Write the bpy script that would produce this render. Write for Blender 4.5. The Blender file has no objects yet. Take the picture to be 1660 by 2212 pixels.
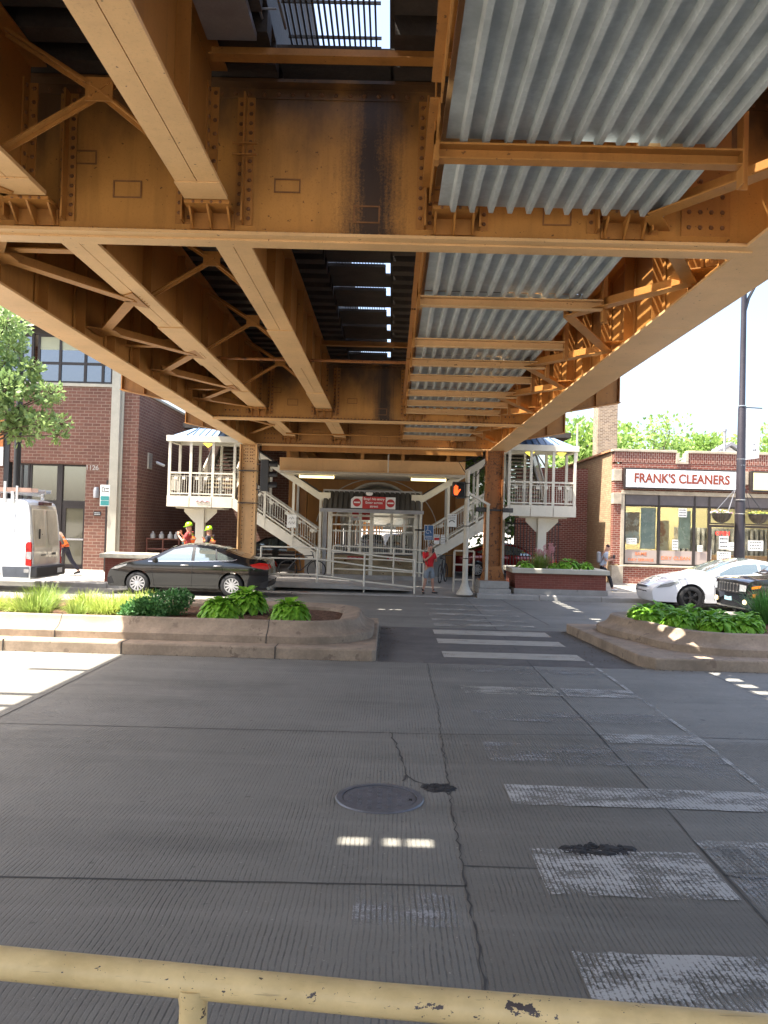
import bpy, bmesh, math, random
from mathutils import Vector, Matrix
R = math.radians
sc = bpy.context.scene
C = sc.collection
rnd = random.Random(11)

# ------------------------------------------------------------------ camera
cd = bpy.data.cameras.new('camera'); cam = bpy.data.objects.new('camera', cd); C.objects.link(cam)
cd.sensor_fit = 'VERTICAL'; cd.sensor_height = 24.0; cd.lens = 24.0*1726/2212
cd.clip_start = 0.05; cd.clip_end = 3000
cam.matrix_world = Matrix.Translation((0, 0, 2.07)) @ Matrix.Rotation(R(.53), 4, 'Z') @ Matrix.Rotation(R(91.18), 4, 'X') @ Matrix.Rotation(R(1.59), 4, 'Z')
sc.camera = cam
# ------------------------------------------------------------------ sky, sun, exposure
SUN = Vector((0.45, 0.14, -1.0)).normalized()          # direction the light travels
elev = math.asin(-SUN.z); azim = math.atan2(-SUN.x, -SUN.y)
w = bpy.data.worlds.new('World'); sc.world = w; w.use_nodes = True
nt = w.node_tree; sky = nt.nodes.new('ShaderNodeTexSky'); sky.sky_type = 'NISHITA'; sky.sun_disc = False
sky.sun_elevation = elev; sky.sun_rotation = azim; sky.air_density = 1.0; sky.dust_density = 5.0; sky.ozone_density = 1.0
bg = nt.nodes['Background']; nt.links.new(sky.outputs[0], bg.inputs[0]); bg.inputs[1].default_value = 0.13
sl = bpy.data.lights.new('sun', 'SUN'); sl.energy = 5.0; sl.angle = R(.5); sl.color = (1.0, .94, .84)
so = bpy.data.objects.new('sun', sl); C.objects.link(so); so.rotation_euler = SUN.to_track_quat('-Z', 'Y').to_euler(); so.location = (-20, 12, 40)
sc.view_settings.view_transform = 'Standard'; sc.view_settings.look = 'None'
sc.view_settings.exposure = 2.12; sc.view_settings.gamma = 1.0
sc.cycles.max_bounces = 10; sc.cycles.diffuse_bounces = 6

# ------------------------------------------------------------------ node helpers
def lin(h):
    h = h.lstrip('#'); r = []
    for i in (0, 2, 4):
        c = int(h[i:i+2], 16)/255; r.append(c/12.92 if c <= .04045 else ((c+.055)/1.055)**2.4)
    return tuple(r)
class NT:
    def __init__(s, name):
        s.m = bpy.data.materials.new(name); s.m.use_nodes = True; s.t = s.m.node_tree
        s.b = s.t.nodes['Principled BSDF']; s.out = s.t.nodes['Material Output']
        s.geo = None; s.tc = None
    def n(s, ty, **k):
        o = s.t.nodes.new(ty)
        for a, b in k.items(): setattr(o, a, b)
        return o
    def l(s, a, b): s.t.links.new(a, b)
    def pos(s):
        if not s.geo: s.geo = s.n('ShaderNodeNewGeometry')
        return s.geo.outputs['Position']
    def obj(s):
        if not s.tc: s.tc = s.n('ShaderNodeTexCoord')
        return s.tc.outputs['Object']
    def set(s, inp, v):
        if hasattr(v, 'is_linked') or hasattr(v, 'links'): s.l(v, inp)
        elif isinstance(v, (tuple, list)) and inp.type == 'RGBA': inp.default_value = (*v[:3], 1)
        else: inp.default_value = v
    def math(s, op, a, b=0, c=0, clamp=False):
        o = s.n('ShaderNodeMath', operation=op, use_clamp=clamp)
        s.set(o.inputs[0], a); s.set(o.inputs[1], b); s.set(o.inputs[2], c); return o.outputs[0]
    def mix(s, f, a, b, mode='MIX'):
        o = s.n('ShaderNodeMix', data_type='RGBA', blend_type=mode)
        s.set(o.inputs[0], f); s.set(o.inputs[6], a); s.set(o.inputs[7], b); return o.outputs[2]
    def noise(s, vec, scale, detail=4, rough=.6):
        o = s.n('ShaderNodeTexNoise'); s.l(vec, o.inputs['Vector']); o.inputs['Scale'].default_value = scale
        o.inputs['Detail'].default_value = detail; o.inputs['Roughness'].default_value = rough; return o.outputs['Fac']
    def ramp(s, f, lo, hi): # smoothstep-like
        o = s.n('ShaderNodeMapRange'); s.set(o.inputs[0], f); s.set(o.inputs[1], lo); s.set(o.inputs[2], hi); return o.outputs[0]
    def scalev(s, vec, x, y, z):
        o = s.n('ShaderNodeVectorMath', operation='MULTIPLY'); s.l(vec, o.inputs[0]); o.inputs[1].default_value = (x, y, z); return o.outputs[0]
    def xyz(s, vec):
        o = s.n('ShaderNodeSeparateXYZ'); s.l(vec, o.inputs[0]); return o.outputs
    def bump(s, h, strength=.3, dist=.01):
        o = s.n('ShaderNodeBump'); s.l(h, o.inputs['Height']); o.inputs['Strength'].default_value = strength
        o.inputs['Distance'].default_value = dist; s.l(o.outputs[0], s.b.inputs['Normal'])
    def base(s, c, rough=.6, metal=0.0, spec=None):
        s.set(s.b.inputs['Base Color'], c); s.set(s.b.inputs['Roughness'], rough); s.set(s.b.inputs['Metallic'], metal)
        if spec is not None: s.b.inputs['Specular IOR Level'].default_value = spec
def mul(c, k): return tuple(x*k for x in c[:3])
def plain(name, col, rough=.6, metal=0.0, var=.18, scale=4, bump=0, bscale=60, spots=None, world=False, spec=None, dirt=None):
    s = NT(name); v = s.pos() if world else s.obj()
    f = s.ramp(s.noise(v, scale, 5), .3, .7)
    c = s.mix(f, mul(col, 1-var), mul(col, 1+var))
    f2 = s.ramp(s.noise(v, scale*9, 3), .35, .7); c = s.mix(f2, c, s.mix(.5, c, mul(col, 1-var)))
    if spots: # (colour, threshold, scale)
        g = s.ramp(s.noise(v, spots[2], 6, .7), spots[1], spots[1]+.04); c = s.mix(g, c, spots[0])
    s.base(c, rough, metal, spec)
    if bump: s.bump(s.noise(v, bscale, 4), bump, .01)
    return s.m
def steel(name, col, soot_shade=False, rough=.46, rust=.66, streak=0.5):
    s = NT(name); v = s.pos()
    c = s.mix(s.ramp(s.noise(v, 1.3, 5), .3, .7), mul(col, .84), mul(col, 1.12))
    st = s.ramp(s.noise(s.scalev(v, 9, 9, .7), 1.0, 4), .5, .8)
    c = s.mix(s.math('MULTIPLY', st, streak), c, mul(col, .45))
    fine = s.ramp(s.noise(v, 60, 3), .55, .75); c = s.mix(s.math('MULTIPLY', fine, .35), c, mul(col, .45))
    sp = s.ramp(s.noise(v, 22, 3, .5), .70, .73); c = s.mix(s.math('MULTIPLY', sp, .8), c, (.07, .028, .012))
    bl = s.ramp(s.noise(v, 2.6, 6, .7), .52, .75); c = s.mix(s.math('MULTIPLY', bl, .35), c, mul(col, .5))
    g = s.ramp(s.noise(v, 7, 8, .75), rust, rust+.05); c = s.mix(g, c, (.085, .032, .014))
    if soot_shade:
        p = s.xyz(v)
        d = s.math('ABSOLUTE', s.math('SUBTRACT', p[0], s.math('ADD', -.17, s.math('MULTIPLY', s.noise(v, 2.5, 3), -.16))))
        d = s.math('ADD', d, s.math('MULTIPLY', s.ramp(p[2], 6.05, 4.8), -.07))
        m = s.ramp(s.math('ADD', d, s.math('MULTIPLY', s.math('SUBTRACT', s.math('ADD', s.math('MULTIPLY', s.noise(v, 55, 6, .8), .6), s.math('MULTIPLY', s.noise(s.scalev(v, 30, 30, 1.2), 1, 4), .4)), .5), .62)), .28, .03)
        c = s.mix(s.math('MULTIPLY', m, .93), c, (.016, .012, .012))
        m2 = s.ramp(s.math('ADD', s.noise(s.scalev(v, 1.6, 1.6, .9), 1.0, 5), s.math('MULTIPLY', s.math('SUBTRACT', p[2], 5.45), .42)), .42, .74)  # upper web darkening: shade painted in together with the soot
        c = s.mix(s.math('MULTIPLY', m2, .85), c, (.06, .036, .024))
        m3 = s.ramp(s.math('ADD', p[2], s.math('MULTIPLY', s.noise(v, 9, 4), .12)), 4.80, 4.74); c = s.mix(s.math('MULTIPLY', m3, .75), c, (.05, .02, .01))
    s.base(c, rough, 0, .35); s.bump(s.noise(v, 35, 4), .12, .004)
    return s.m
def brick(name, c1, c2, mortar, bw, bh, ms=.012, rough=.85, soldier=False):
    s = NT(name); p = s.xyz(s.pos())
    cb = s.n('ShaderNodeCombineXYZ')
    a = s.math('ADD', p[0], p[1])
    if soldier: s.l(p[2], cb.inputs[0]); s.l(a, cb.inputs[1])
    else: s.l(a, cb.inputs[0]); s.l(p[2], cb.inputs[1])
    b = s.n('ShaderNodeTexBrick'); s.l(cb.outputs[0], b.inputs['Vector'])
    b.inputs['Scale'].default_value = 1; b.inputs['Brick Width'].default_value = bw; b.inputs['Row Height'].default_value = bh
    b.inputs['Mortar Size'].default_value = ms; b.inputs['Mortar Smooth'].default_value = .2
    b.inputs['Color1'].default_value = (*c1, 1); b.inputs['Color2'].default_value = (*c2, 1); b.inputs['Mortar'].default_value = (*mortar, 1)
    v = s.pos()
    c = s.mix(s.ramp(s.noise(v, .9, 5), .3, .75), b.outputs['Color'], s.mix(.5, b.outputs['Color'], mul(c1, .55)))
    c = s.mix(s.math('MULTIPLY', s.ramp(s.noise(v, 14, 4), .55, .75), .35), c, mul(mortar, .8))
    s.base(c, rough, 0, .2)
    h = s.math('ADD', s.math('MULTIPLY', b.outputs['Fac'], -1.0), s.math('MULTIPLY', s.noise(v, 60, 3), .3)); s.bump(h, .5, .006)
    return s.m
def glass(name, col, rough=.03, alpha=1.0):
    s = NT(name); s.base(col, rough, 0, .9)
    if alpha < 1: # see-through pane: mix with transparency
        t = s.n('ShaderNodeBsdfTransparent'); mx = s.n('ShaderNodeMixShader'); t.inputs[0].default_value = (.93, .96, .94, 1)
        lw = s.n('ShaderNodeLayerWeight'); lw.inputs[0].default_value = .25
        f = s.math('ADD', s.math('MULTIPLY', lw.outputs['Fresnel'], .7), alpha, clamp=True)
        s.l(f, mx.inputs[0]); s.l(t.outputs[0], mx.inputs[1]); s.l(s.b.outputs[0], mx.inputs[2]); s.l(mx.outputs[0], s.out.inputs[0])
    return s.m
def glow(name, col, k):
    s = NT(name); s.base(col, .5); s.b.inputs['Emission Color'].default_value = (*col, 1); s.b.inputs['Emission Strength'].default_value = k; return s.m
def leafm(name, c1, c2, scale=6, trans=.35, world=True):
    s = NT(name); v = s.pos() if world else s.obj()
    c = s.mix(s.ramp(s.noise(v, scale, 3), .35, .65), c1, c2)
    c = s.mix(s.math('MULTIPLY', s.ramp(s.noise(v, scale*12, 2), .4, .7), .35), c, mul(c2, 1.5))
    s.base(c, .5, 0, .35)
    t = s.n('ShaderNodeBsdfTranslucent'); s.set(t.inputs[0], c); mx = s.n('ShaderNodeMixShader'); mx.inputs[0].default_value = trans
    s.l(s.b.outputs[0], mx.inputs[1]); s.l(t.outputs[0], mx.inputs[2]); s.l(mx.outputs[0], s.out.inputs[0]); return s.m

# ------------------------------------------------------------------ mesh builder
class MB:
    def __init__(s): s.v = []; s.f = []; s.mi = []; s.m = 0; s.X = None
    def add(s, vs, fs):
        o = len(s.v)
        if s.X: vs = [s.X @ Vector(p) for p in vs]
        s.v += [tuple(p) for p in vs]; s.f += [tuple(i+o for i in f) for f in fs]; s.mi += [s.m]*len(fs); return s
    def bx(s, x0, x1, y0, y1, z0, z1):
        return s.add([(x0,y0,z0),(x1,y0,z0),(x1,y1,z0),(x0,y1,z0),(x0,y0,z1),(x1,y0,z1),(x1,y1,z1),(x0,y1,z1)],
                     [(0,3,2,1),(4,5,6,7),(0,1,5,4),(1,2,6,5),(2,3,7,6),(3,0,4,7)])
    def beam(s, p, q, w, h, up=(0,0,1)):
        p = Vector(p); q = Vector(q); d = (q-p).normalized(); u = Vector(up)
        a = d.cross(u)
        if a.length < 1e-4: a = d.cross(Vector((0,1,0)))
        a.normalize(); b = a.cross(d).normalized(); a *= w/2; b *= h/2
        vs = [p-a-b, p+a-b, p+a+b, p-a+b, q-a-b, q+a-b, q+a+b, q-a+b]
        return s.add(vs, [(0,1,2,3),(7,6,5,4),(0,4,5,1),(1,5,6,2),(2,6,7,3),(3,7,4,0)])
    def angle(s, p, q, w, h, t=.012, side=1):   # L-section: flat leg at bottom, upright leg at one side
        p = Vector(p); q = Vector(q); d = (q-p).normalized(); a = d.cross(Vector((0,0,1))).normalized(); b = a.cross(d)
        s.beam(p, q, w, t); o = a*side*(w/2-t/2) + b*(h/2+t/2); s.beam(p+o, q+o, t, h); return s
    def tube(s, p, q, r, n=8, r2=None, cap=True):
        p = Vector(p); q = Vector(q); d = (q-p).normalized(); r2 = r if r2 is None else r2
        a = d.orthogonal().normalized(); b = d.cross(a); vs = []
        for c, rr in ((p, r), (q, r2)):
            for i in range(n): t = 2*math.pi*i/n; vs.append(c + a*math.cos(t)*rr + b*math.sin(t)*rr)
        fs = [(i, (i+1) % n, n+(i+1) % n, n+i) for i in range(n)]
        if cap: fs += [tuple(range(n))[::-1], tuple(range(n, 2*n))]
        return s.add(vs, fs)
    def path(s, pts, r, n=8):
        pts = [Vector(p) for p in pts]; vs = []; k = len(pts); prev = None
        for i, p in enumerate(pts):
            d = (pts[min(i+1, k-1)]-pts[max(i-1, 0)]).normalized()
            if prev is None: a = d.orthogonal().normalized()
            else: a = (prev - d*prev.dot(d)).normalized()
            prev = a; b = d.cross(a)
            rr = r[i] if isinstance(r, (list, tuple)) else r
            for j in range(n): t = 2*math.pi*j/n; vs.append(p+a*math.cos(t)*rr+b*math.sin(t)*rr)
        fs = [(i*n+j, i*n+(j+1) % n, (i+1)*n+(j+1) % n, (i+1)*n+j) for i in range(k-1) for j in range(n)]
        fs += [tuple(range(n))[::-1], tuple(range((k-1)*n, k*n))]
        return s.add(vs, fs)
    def prism(s, pts, ax, a, b):   # pts in the other two axes (order xy, xz, yz)
        n = len(pts); mk = {'x': lambda p, t: (t, p[0], p[1]), 'y': lambda p, t: (p[0], t, p[1]), 'z': lambda p, t: (p[0], p[1], t)}[ax]
        return s.add([mk(p, a) for p in pts]+[mk(p, b) for p in pts],
                     [tuple(range(n)), tuple(range(n, 2*n))[::-1]] + [(i, n+i, n+(i+1) % n, (i+1) % n) for i in range(n)])
    def lathe(s, prof, c, n=24, ax='z', a0=0, a1=2*math.pi):
        vs = []; k = len(prof); full = abs(a1-a0-2*math.pi) < 1e-6; m = n if full else n+1
        for i in range(m):
            t = a0+(a1-a0)*i/n; ct, st = math.cos(t), math.sin(t)
            for r, h in prof:
                p = {'z': (r*ct, r*st, h), 'y': (r*ct, h, r*st), 'x': (h, r*ct, r*st)}[ax]
                vs.append((c[0]+p[0], c[1]+p[1], c[2]+p[2]))
        fs = [(i*k+j, ((i+1) % m)*k+j, ((i+1) % m)*k+j+1, i*k+j+1) for i in range(n) for j in range(k-1)]
        return s.add(vs, fs)
    def rivet(s, p, ax, sg=-1, r=.02):
        p = Vector(p); ia = 'xyz'.index(ax); o = [i for i in range(3) if i != ia]; vs = []
        for rr, h in ((r, 0), (r*.7, r*.5)):
            for i in range(6):
                q = Vector(p); t = math.pi*i/3; q[o[0]] += rr*math.cos(t); q[o[1]] += rr*math.sin(t); q[ia] += sg*h; vs.append(q)
        q = Vector(p); q[ia] += sg*r*.65; vs.append(q)
        return s.add(vs, [(i, (i+1) % 6, 6+(i+1) % 6, 6+i) for i in range(6)]+[(6+i, 6+(i+1) % 6, 12) for i in range(6)])
    def mesh(s, name, mats, off=Vector((0,0,0)), smooth=False, fix=True, ang=38):
        me = bpy.data.meshes.new(name)
        me.from_pydata([(p[0]-off.x, p[1]-off.y, p[2]-off.z) for p in s.v], [], s.f)
        mats = list(mats) if isinstance(mats, (list, tuple)) else [mats]
        if any(s.mi) and len(mats) == 1: mats.append(M_rivet)
        for m in mats: me.materials.append(m)
        if any(s.mi): me.polygons.foreach_set('material_index', s.mi)
        if fix or smooth:
            bm = bmesh.new(); bm.from_mesh(me)
            if smooth: bmesh.ops.remove_doubles(bm, verts=bm.verts, dist=1e-5)
            if fix: bmesh.ops.recalc_face_normals(bm, faces=bm.faces)
            if smooth:
                for f in bm.faces: f.smooth = True
                for e in bm.edges:
                    if len(e.link_faces) == 2 and e.calc_face_angle(0) > R(ang): e.smooth = False
            bm.to_mesh(me); bm.free()
        me.update(); return me
    def build(s, name, mats, parent=None, smooth=False, bevel=0, loc=None, fix=True, ang=38):
        off = worldpos(parent) if parent else Vector(loc or (0,0,0))
        o = bpy.data.objects.new(name, s.mesh(name, mats, off, smooth, fix, ang)); C.objects.link(o)
        if parent: o.parent = parent
        else: o.location = off
        if bevel:
            b = o.modifiers.new('bevel', 'BEVEL'); b.width = bevel; b.segments = 2; b.limit_method = 'ANGLE'; b.angle_limit = R(40)
        return o
def worldpos(o):
    p = Vector((0,0,0))
    while o: p += Vector(o.location); o = o.parent
    return p
def thing(name, label, cat, loc=(0,0,0), rz=0, group=None):
    o = bpy.data.objects.new(name, None); C.objects.link(o); o.location = loc; o.rotation_euler = (0,0,rz)
    o.empty_display_size = .2; return tag(o, label, cat, group)
def tag(o, label, cat, group=None):
    o['label'] = label; o['category'] = cat
    if group: o['group'] = group
    return o
def struct(o, label=None, cat=None, kind='structure'):
    o['kind'] = kind
    if label: o['label'] = label
    if cat: o['category'] = cat
    return o
def copy_tree(o, parent=None):
    c = o.copy(); C.objects.link(c); c.parent = parent
    for ch in list(o.children): copy_tree(ch, c)
    return c
def text(name, body, size, mat, parent, mtx, ext=.004, sx=1.0, align='CENTER', fit=None, bold=.018):
    cu = bpy.data.curves.new(name, 'FONT'); cu.body = body; cu.size = size; cu.extrude = ext; cu.align_x = align; cu.align_y = 'CENTER'
    cu.space_line = .85; cu.offset = size*bold
    t = bpy.data.objects.new(name, cu); C.objects.link(t)
    bpy.context.view_layer.update()
    me = bpy.data.meshes.new_from_object(t.evaluated_get(bpy.context.evaluated_depsgraph_get()))
    bpy.data.objects.remove(t); bpy.data.curves.remove(cu)
    if fit: xs = [v.co.x for v in me.vertices]; sx = fit/(max(xs)-min(xs))
    off = worldpos(parent) if parent else Vector((0,0,0))
    me.transform(Matrix.Translation(-off) @ mtx @ Matrix.Diagonal((sx, 1, 1, 1)))
    me.materials.clear(); me.materials.append(mat); me.name = name
    o = bpy.data.objects.new(name, me); C.objects.link(o)
    if parent: o.parent = parent
    return o
def face_y(x, y, z): # text facing the street (-Y)
    return Matrix.Translation((x, y, z)) @ Matrix.Rotation(R(90), 4, 'X')

# ------------------------------------------------------------------ materials
TAN = (.38, .172, .042)
M_steel = steel('painted steel', TAN)
M_rivet = plain('dark rivet', (.16, .065, .02), .45, 0, .35, 9)  # rivet heads darker than the plates around them
M_flange = steel('painted steel flange', (.63, .39, .18), rust=.68, streak=.15)
M_sootshade = steel('soot and shade painted steel', (.44, .21, .05), soot_shade=True, rust=.69)
M_rusty = steel('rusty painted steel', (.32, .125, .035), rust=.54)
M_galv = plain('galvanised sheet', (.45, .49, .49), .42, .2, .22, 3.2, .15, 30, world=True)
M_galvrust = plain('rust spotted sheet', (.42, .44, .43), .5, .2, .25, 5, .1, 30, spots=((.16, .06, .02), .66, 4), world=True)
M_tie = plain('creosote timber', (.045, .035, .028), .85, 0, .4, 3, .5, 25, world=True)
M_rail = plain('rail steel', (.12, .07, .045), .5, .6, .3, 5)
M_grate = plain('grating steel', (.06, .055, .05), .6, .3, .2, 5)
M_cream = plain('cream painted steel', (.62, .58, .48), .5, 0, .08, 2, .08, 50, spots=((.2, .13, .07), .74, 9))
M_creamdk = plain('weathered cream steel', (.50, .45, .36), .6, 0, .18, 2, .1, 50, spots=((.16, .1, .05), .7, 6))
M_white = plain('white paint', (.75, .75, .73), .4, 0, .05, 3)
M_black = plain('black metal', (.02, .02, .022), .4, 0, .15, 5)
M_dkbrown = plain('dark bronze frame', (.035, .027, .024), .4, .2, .15, 5)
M_greymetal = plain('grey metal', (.30, .30, .31), .45, .4, .15, 5)
M_conc = plain('planter concrete', (.29, .22, .155), .85, 0, .32, 2.6, .35, 70, spots=((.17, .125, .09), .60, 3), world=True)
M_concg = plain('grey concrete', (.30, .285, .26), .9, 0, .2, 1.4, .3, 60, spots=((.14, .125, .11), .66, 2.5), world=True)
M_pil = plain('pale cast concrete', (.45, .42, .34), .85, 0, .12, 2, .15, 50, world=True)
M_lime = plain('weathered limestone', (.40, .34, .26), .85, 0, .25, 3, .25, 40, spots=((.12, .1, .08), .63, 5), world=True)
M_rubber = plain('tyre rubber', (.012, .012, .013), .75, 0, .2, 8)
M_chrome = plain('bright metal', (.62, .62, .63), .22, .9, .04, 5)
M_hub = plain('silver wheel', (.58, .58, .6), .3, .7, .05, 5)
M_red = plain('red lens', (.45, .012, .01), .18, 0, .2, 9)
M_amber = plain('amber lens', (.6, .18, .01), .18, 0, .2, 9)
M_lens = plain('clear lens', (.45, .47, .48), .12, .5, .15, 14)
M_darkin = plain('dark interior', (.012, .012, .012), .8, 0, .2, 3)
M_signred = plain('sign red', (.45, .02, .02), .45, 0, .06, 6)
M_paper = plain('paper', (.72, .72, .68), .6, 0, .04, 6)
M_ink = plain('dark ink', (.02, .02, .03), .6, 0, .02, 6)
M_brickL = brick('plum brick', (.205, .098, .070), (.15, .072, .055), (.32, .235, .18), .33, .125, .011)
M_brickF = brick('red brick', (.25, .072, .048), (.17, .052, .038), (.40, .30, .24), .225, .085, .011)
M_brickFs = brick('red soldier brick', (.22, .07, .048), (.14, .05, .04), (.40, .30, .24), .2, .085, .012, soldier=True)
M_brickS = brick('side brick', (.46, .34, .20), (.36, .22, .13), (.28, .18, .12), .225, .085, .011)
M_brickP = brick('planter brick', (.24, .075, .055), (.19, .06, .045), (.27, .14, .10), .225, .07, .006)
M_brickC = brick('chimney brick', (.34, .25, .17), (.14, .09, .065), (.42, .36, .29), .225, .085, .012)
M_bark = plain('bark', (.09, .065, .045), .9, 0, .3, 6, .6, 20)
def mulchm():
    s = NT('bark mulch'); v = s.pos(); vo = s.n('ShaderNodeTexVoronoi'); s.l(s.scalev(v, 22, 50, 40), vo.inputs['Vector']); vo.inputs['Scale'].default_value = 1
    c = s.mix(s.xyz(vo.outputs['Color'])[0], (.05, .026, .018), (.20, .12, .08)); s.base(c, .95, 0, .1); s.bump(vo.outputs['Distance'], .8, .03); return s.m
M_mulch = mulchm()
# ------------------------------------------------------------------ road
def roadm(name, col, groove=True):
    s = NT(name); v = s.pos(); p = s.xyz(v)
    c = s.mix(s.ramp(s.noise(v, .45, 5), .3, .7), mul(col, .82), mul(col, 1.14))
    c = s.mix(s.ramp(s.noise(s.scalev(v, .25, 1.3, 1), 1.0, 4), .4, .75), c, mul(col, .82))
    c = s.mix(s.math('MULTIPLY', s.ramp(s.noise(v, 4.5, 6, .75), .5, .75), .3), c, mul(col, 1.35))
    c = s.mix(s.math('MULTIPLY', s.ramp(s.noise(v, 150, 2), .6, .8), .6), c, mul(col, 2.0))
    c = s.mix(s.math('MULTIPLY', s.ramp(s.noise(v, 95, 2), .6, .75), .5), c, mul(col, .45))
    c = s.mix(s.math('MULTIPLY', s.ramp(s.noise(v, 40, 2, .4), .72, .76), .6), c, mul(col, 2.1))
    n = s.noise(v, 55, 3, .7)
    h = s.math('MULTIPLY', n, .45)
    if groove:
        wob = s.math('MULTIPLY', s.math('SUBTRACT', s.noise(v, 2.0, 2), .5), .035)
        ph = s.math('MULTIPLY', s.math('ADD', p[0], wob), 2*math.pi/.031)
        g = s.ramp(s.math('SINE', ph), .35, .95)
        wear = s.ramp(s.noise(s.scalev(v, 1.2, .7, 1), 1.0, 6, .7), .36, .62)
        brk = s.ramp(s.math('ADD', s.math('MULTIPLY', s.noise(s.scalev(v, 70, 14, 1), 1.0, 2), .6), s.math('MULTIPLY', s.noise(v, 3.0, 4, .7), .4)), .38, .58)
        g = s.math('MULTIPLY', s.math('MULTIPLY', g, s.math('ADD', s.math('MULTIPLY', wear, .8), .2)), brk)
        c = s.mix(s.math('MULTIPLY', g, .68), c, mul(col, .25))
        h = s.math('SUBTRACT', h, s.math('MULTIPLY', g, 1.2))
    def slab(cond, k):
        nonlocal c
        c = s.mix(cond, c, s.mix(1.0, c, (k[0], k[1], k[2]), 'MULTIPLY'))
    xr = s.math('ADD', p[0], s.math('MULTIPLY', p[1], -.012))
    slab(s.math('MULTIPLY', s.math('GREATER_THAN', xr, .44), s.math('LESS_THAN', p[1], 8.2)), (.90, .88, .86))
    slab(s.math('GREATER_THAN', xr, 2.06), (1.12, 1.13, 1.14))
    slab(s.math('LESS_THAN', p[1], 4.66), (.94, .93, .92)); slab(s.math('GREATER_THAN', p[1], 8.12), (1.05, 1.05, 1.06))
    slab(s.math('MULTIPLY', s.math('LESS_THAN', xr, -4.1), s.math('LESS_THAN', p[1], 30)), (1.1, 1.1, 1.08))
    oil = s.ramp(s.noise(s.scalev(v, .35, 1.0, 1), 1.3, 5), .56, .72); c = s.mix(s.math('MULTIPLY', oil, .45), c, mul(col, .5))
    tr = s.ramp(s.noise(s.scalev(v, .18, 2.2, 1), 1.0, 3), .52, .7); c = s.mix(s.math('MULTIPLY', tr, .3), c, mul(col, 1.35))
    dr = s.ramp(s.noise(v, 11, 2, .4), .73, .75); c = s.mix(s.math('MULTIPLY', dr, .55), c, mul(col, .4))
    s.base(c, s.math('ADD', .55, s.math('MULTIPLY', n, .3)), 0, .18); s.bump(h, .6, .006)
    return s.m
M_road = roadm('grooved concrete road', (.190, .182, .160))
M_walk = plain('sidewalk concrete', (.25, .235, .21), .9, 0, .16, 1.2, .3, 60, spots=((.1, .09, .08), .68, 3), world=True)
M_joint = plain('joint tar', (.05, .047, .043), .8, 0, .3, 9, world=True)
def paintm(name, col, thr, soft=.1):
    s = NT(name); v = s.pos(); p = s.xyz(v)
    wob = s.math('MULTIPLY', s.math('SUBTRACT', s.noise(v, 2.0, 2), .5), .035)
    g = s.ramp(s.math('SINE', s.math('MULTIPLY', s.math('ADD', p[0], wob), 2*math.pi/.031)), .2, .9)
    n = s.math('ADD', s.math('ADD', s.math('MULTIPLY', s.noise(v, 60, 6, .8), .45), s.math('MULTIPLY', s.noise(s.scalev(v, 1.1, 2.4, 1), 1.5, 6, .7), .55)), s.math('MULTIPLY', g, -.055))
    a = s.ramp(n, thr, thr+soft)
    s.base(s.mix(s.noise(v, 3, 3), mul(col, .75), col), .75, 0, .2)
    t = s.n('ShaderNodeBsdfTransparent'); mx = s.n('ShaderNodeMixShader'); s.l(a, mx.inputs[0]); s.l(t.outputs[0], mx.inputs[1]); s.l(s.b.outputs[0], mx.inputs[2])
    s.l(mx.outputs[0], s.out.inputs[0]); return s.m
M_paintold = paintm('worn white paint', (.46, .45, .42), .425, .10)
M_paintfaint = paintm('faint white paint', (.34, .335, .325), .48, .12)
M_paintmid = paintm('half worn white paint', (.43, .41, .36), .43, .10)
M_paintnew = paintm('crosswalk white paint', (.45, .42, .36), .36, .08)

b = MB(); N_ = 24
b.bx(-400, 400, -60, 24.55, -.5, 0.0)
struct(b.build('street', M_road))
b = MB(); b.bx(-1500, 1500, 24.6, 1500, -.6, -.02); b.bx(-1500, 1500, -600, -60, -.6, -.02)
struct(b.build('ground', M_walk))
# far sidewalk: separate slabs with narrow joints
b = MB(); xs = [-60]+[-16+1.55*i for i in range(21)]+[60]
for i in range(len(xs)-1):
    for y0, y1 in ((24.86, 26.4), (26.412, 28.0), (28.012, 29.6), (29.612, 60)):
        top = .148
        x0, x1 = xs[i]+.006, xs[i+1]-.006
        if y1 < 26.5 and -4.0 < (x0+x1)/2 < 2.6: # dropped kerb ramp
            b.add([(x0,y0,.03),(x1,y0,.03),(x1,y1,.15),(x0,y1,.15),(x0,y0,-.2),(x1,y0,-.2),(x1,y1,-.2),(x0,y1,-.2)],
                  [(4,7,6,5),(0,1,2,3),(4,5,1,0),(5,6,2,1),(6,7,3,2),(7,4,0,3)])
        else: b.bx(x0, x1, y0, y1, -.2, top)
struct(b.build('sidewalk', M_walk))
b = MB(); x = -60.0
while x < 60:
    L = 1.9; cx = x+L/2
    z1 = .026 if -4.2 < cx < 2.6 else .155
    b.prism([(24.55, -.1), (24.86, -.1), (24.86, z1), (24.60, z1), (24.57, max(z1-.03, .01))], 'x', x+.006, x+L-.006); x += L
struct(b.build('kerb', M_concg, bevel=.012))
b = MB(); b.bx(-60, 60, -60, .6, -.3, .15); struct(b.build('near_sidewalk', M_walk))
b = MB(); b.bx(-6, 4, -8, 1.05, .151, .45); struct(b.build('ramp_floor', M_concg))

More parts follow.
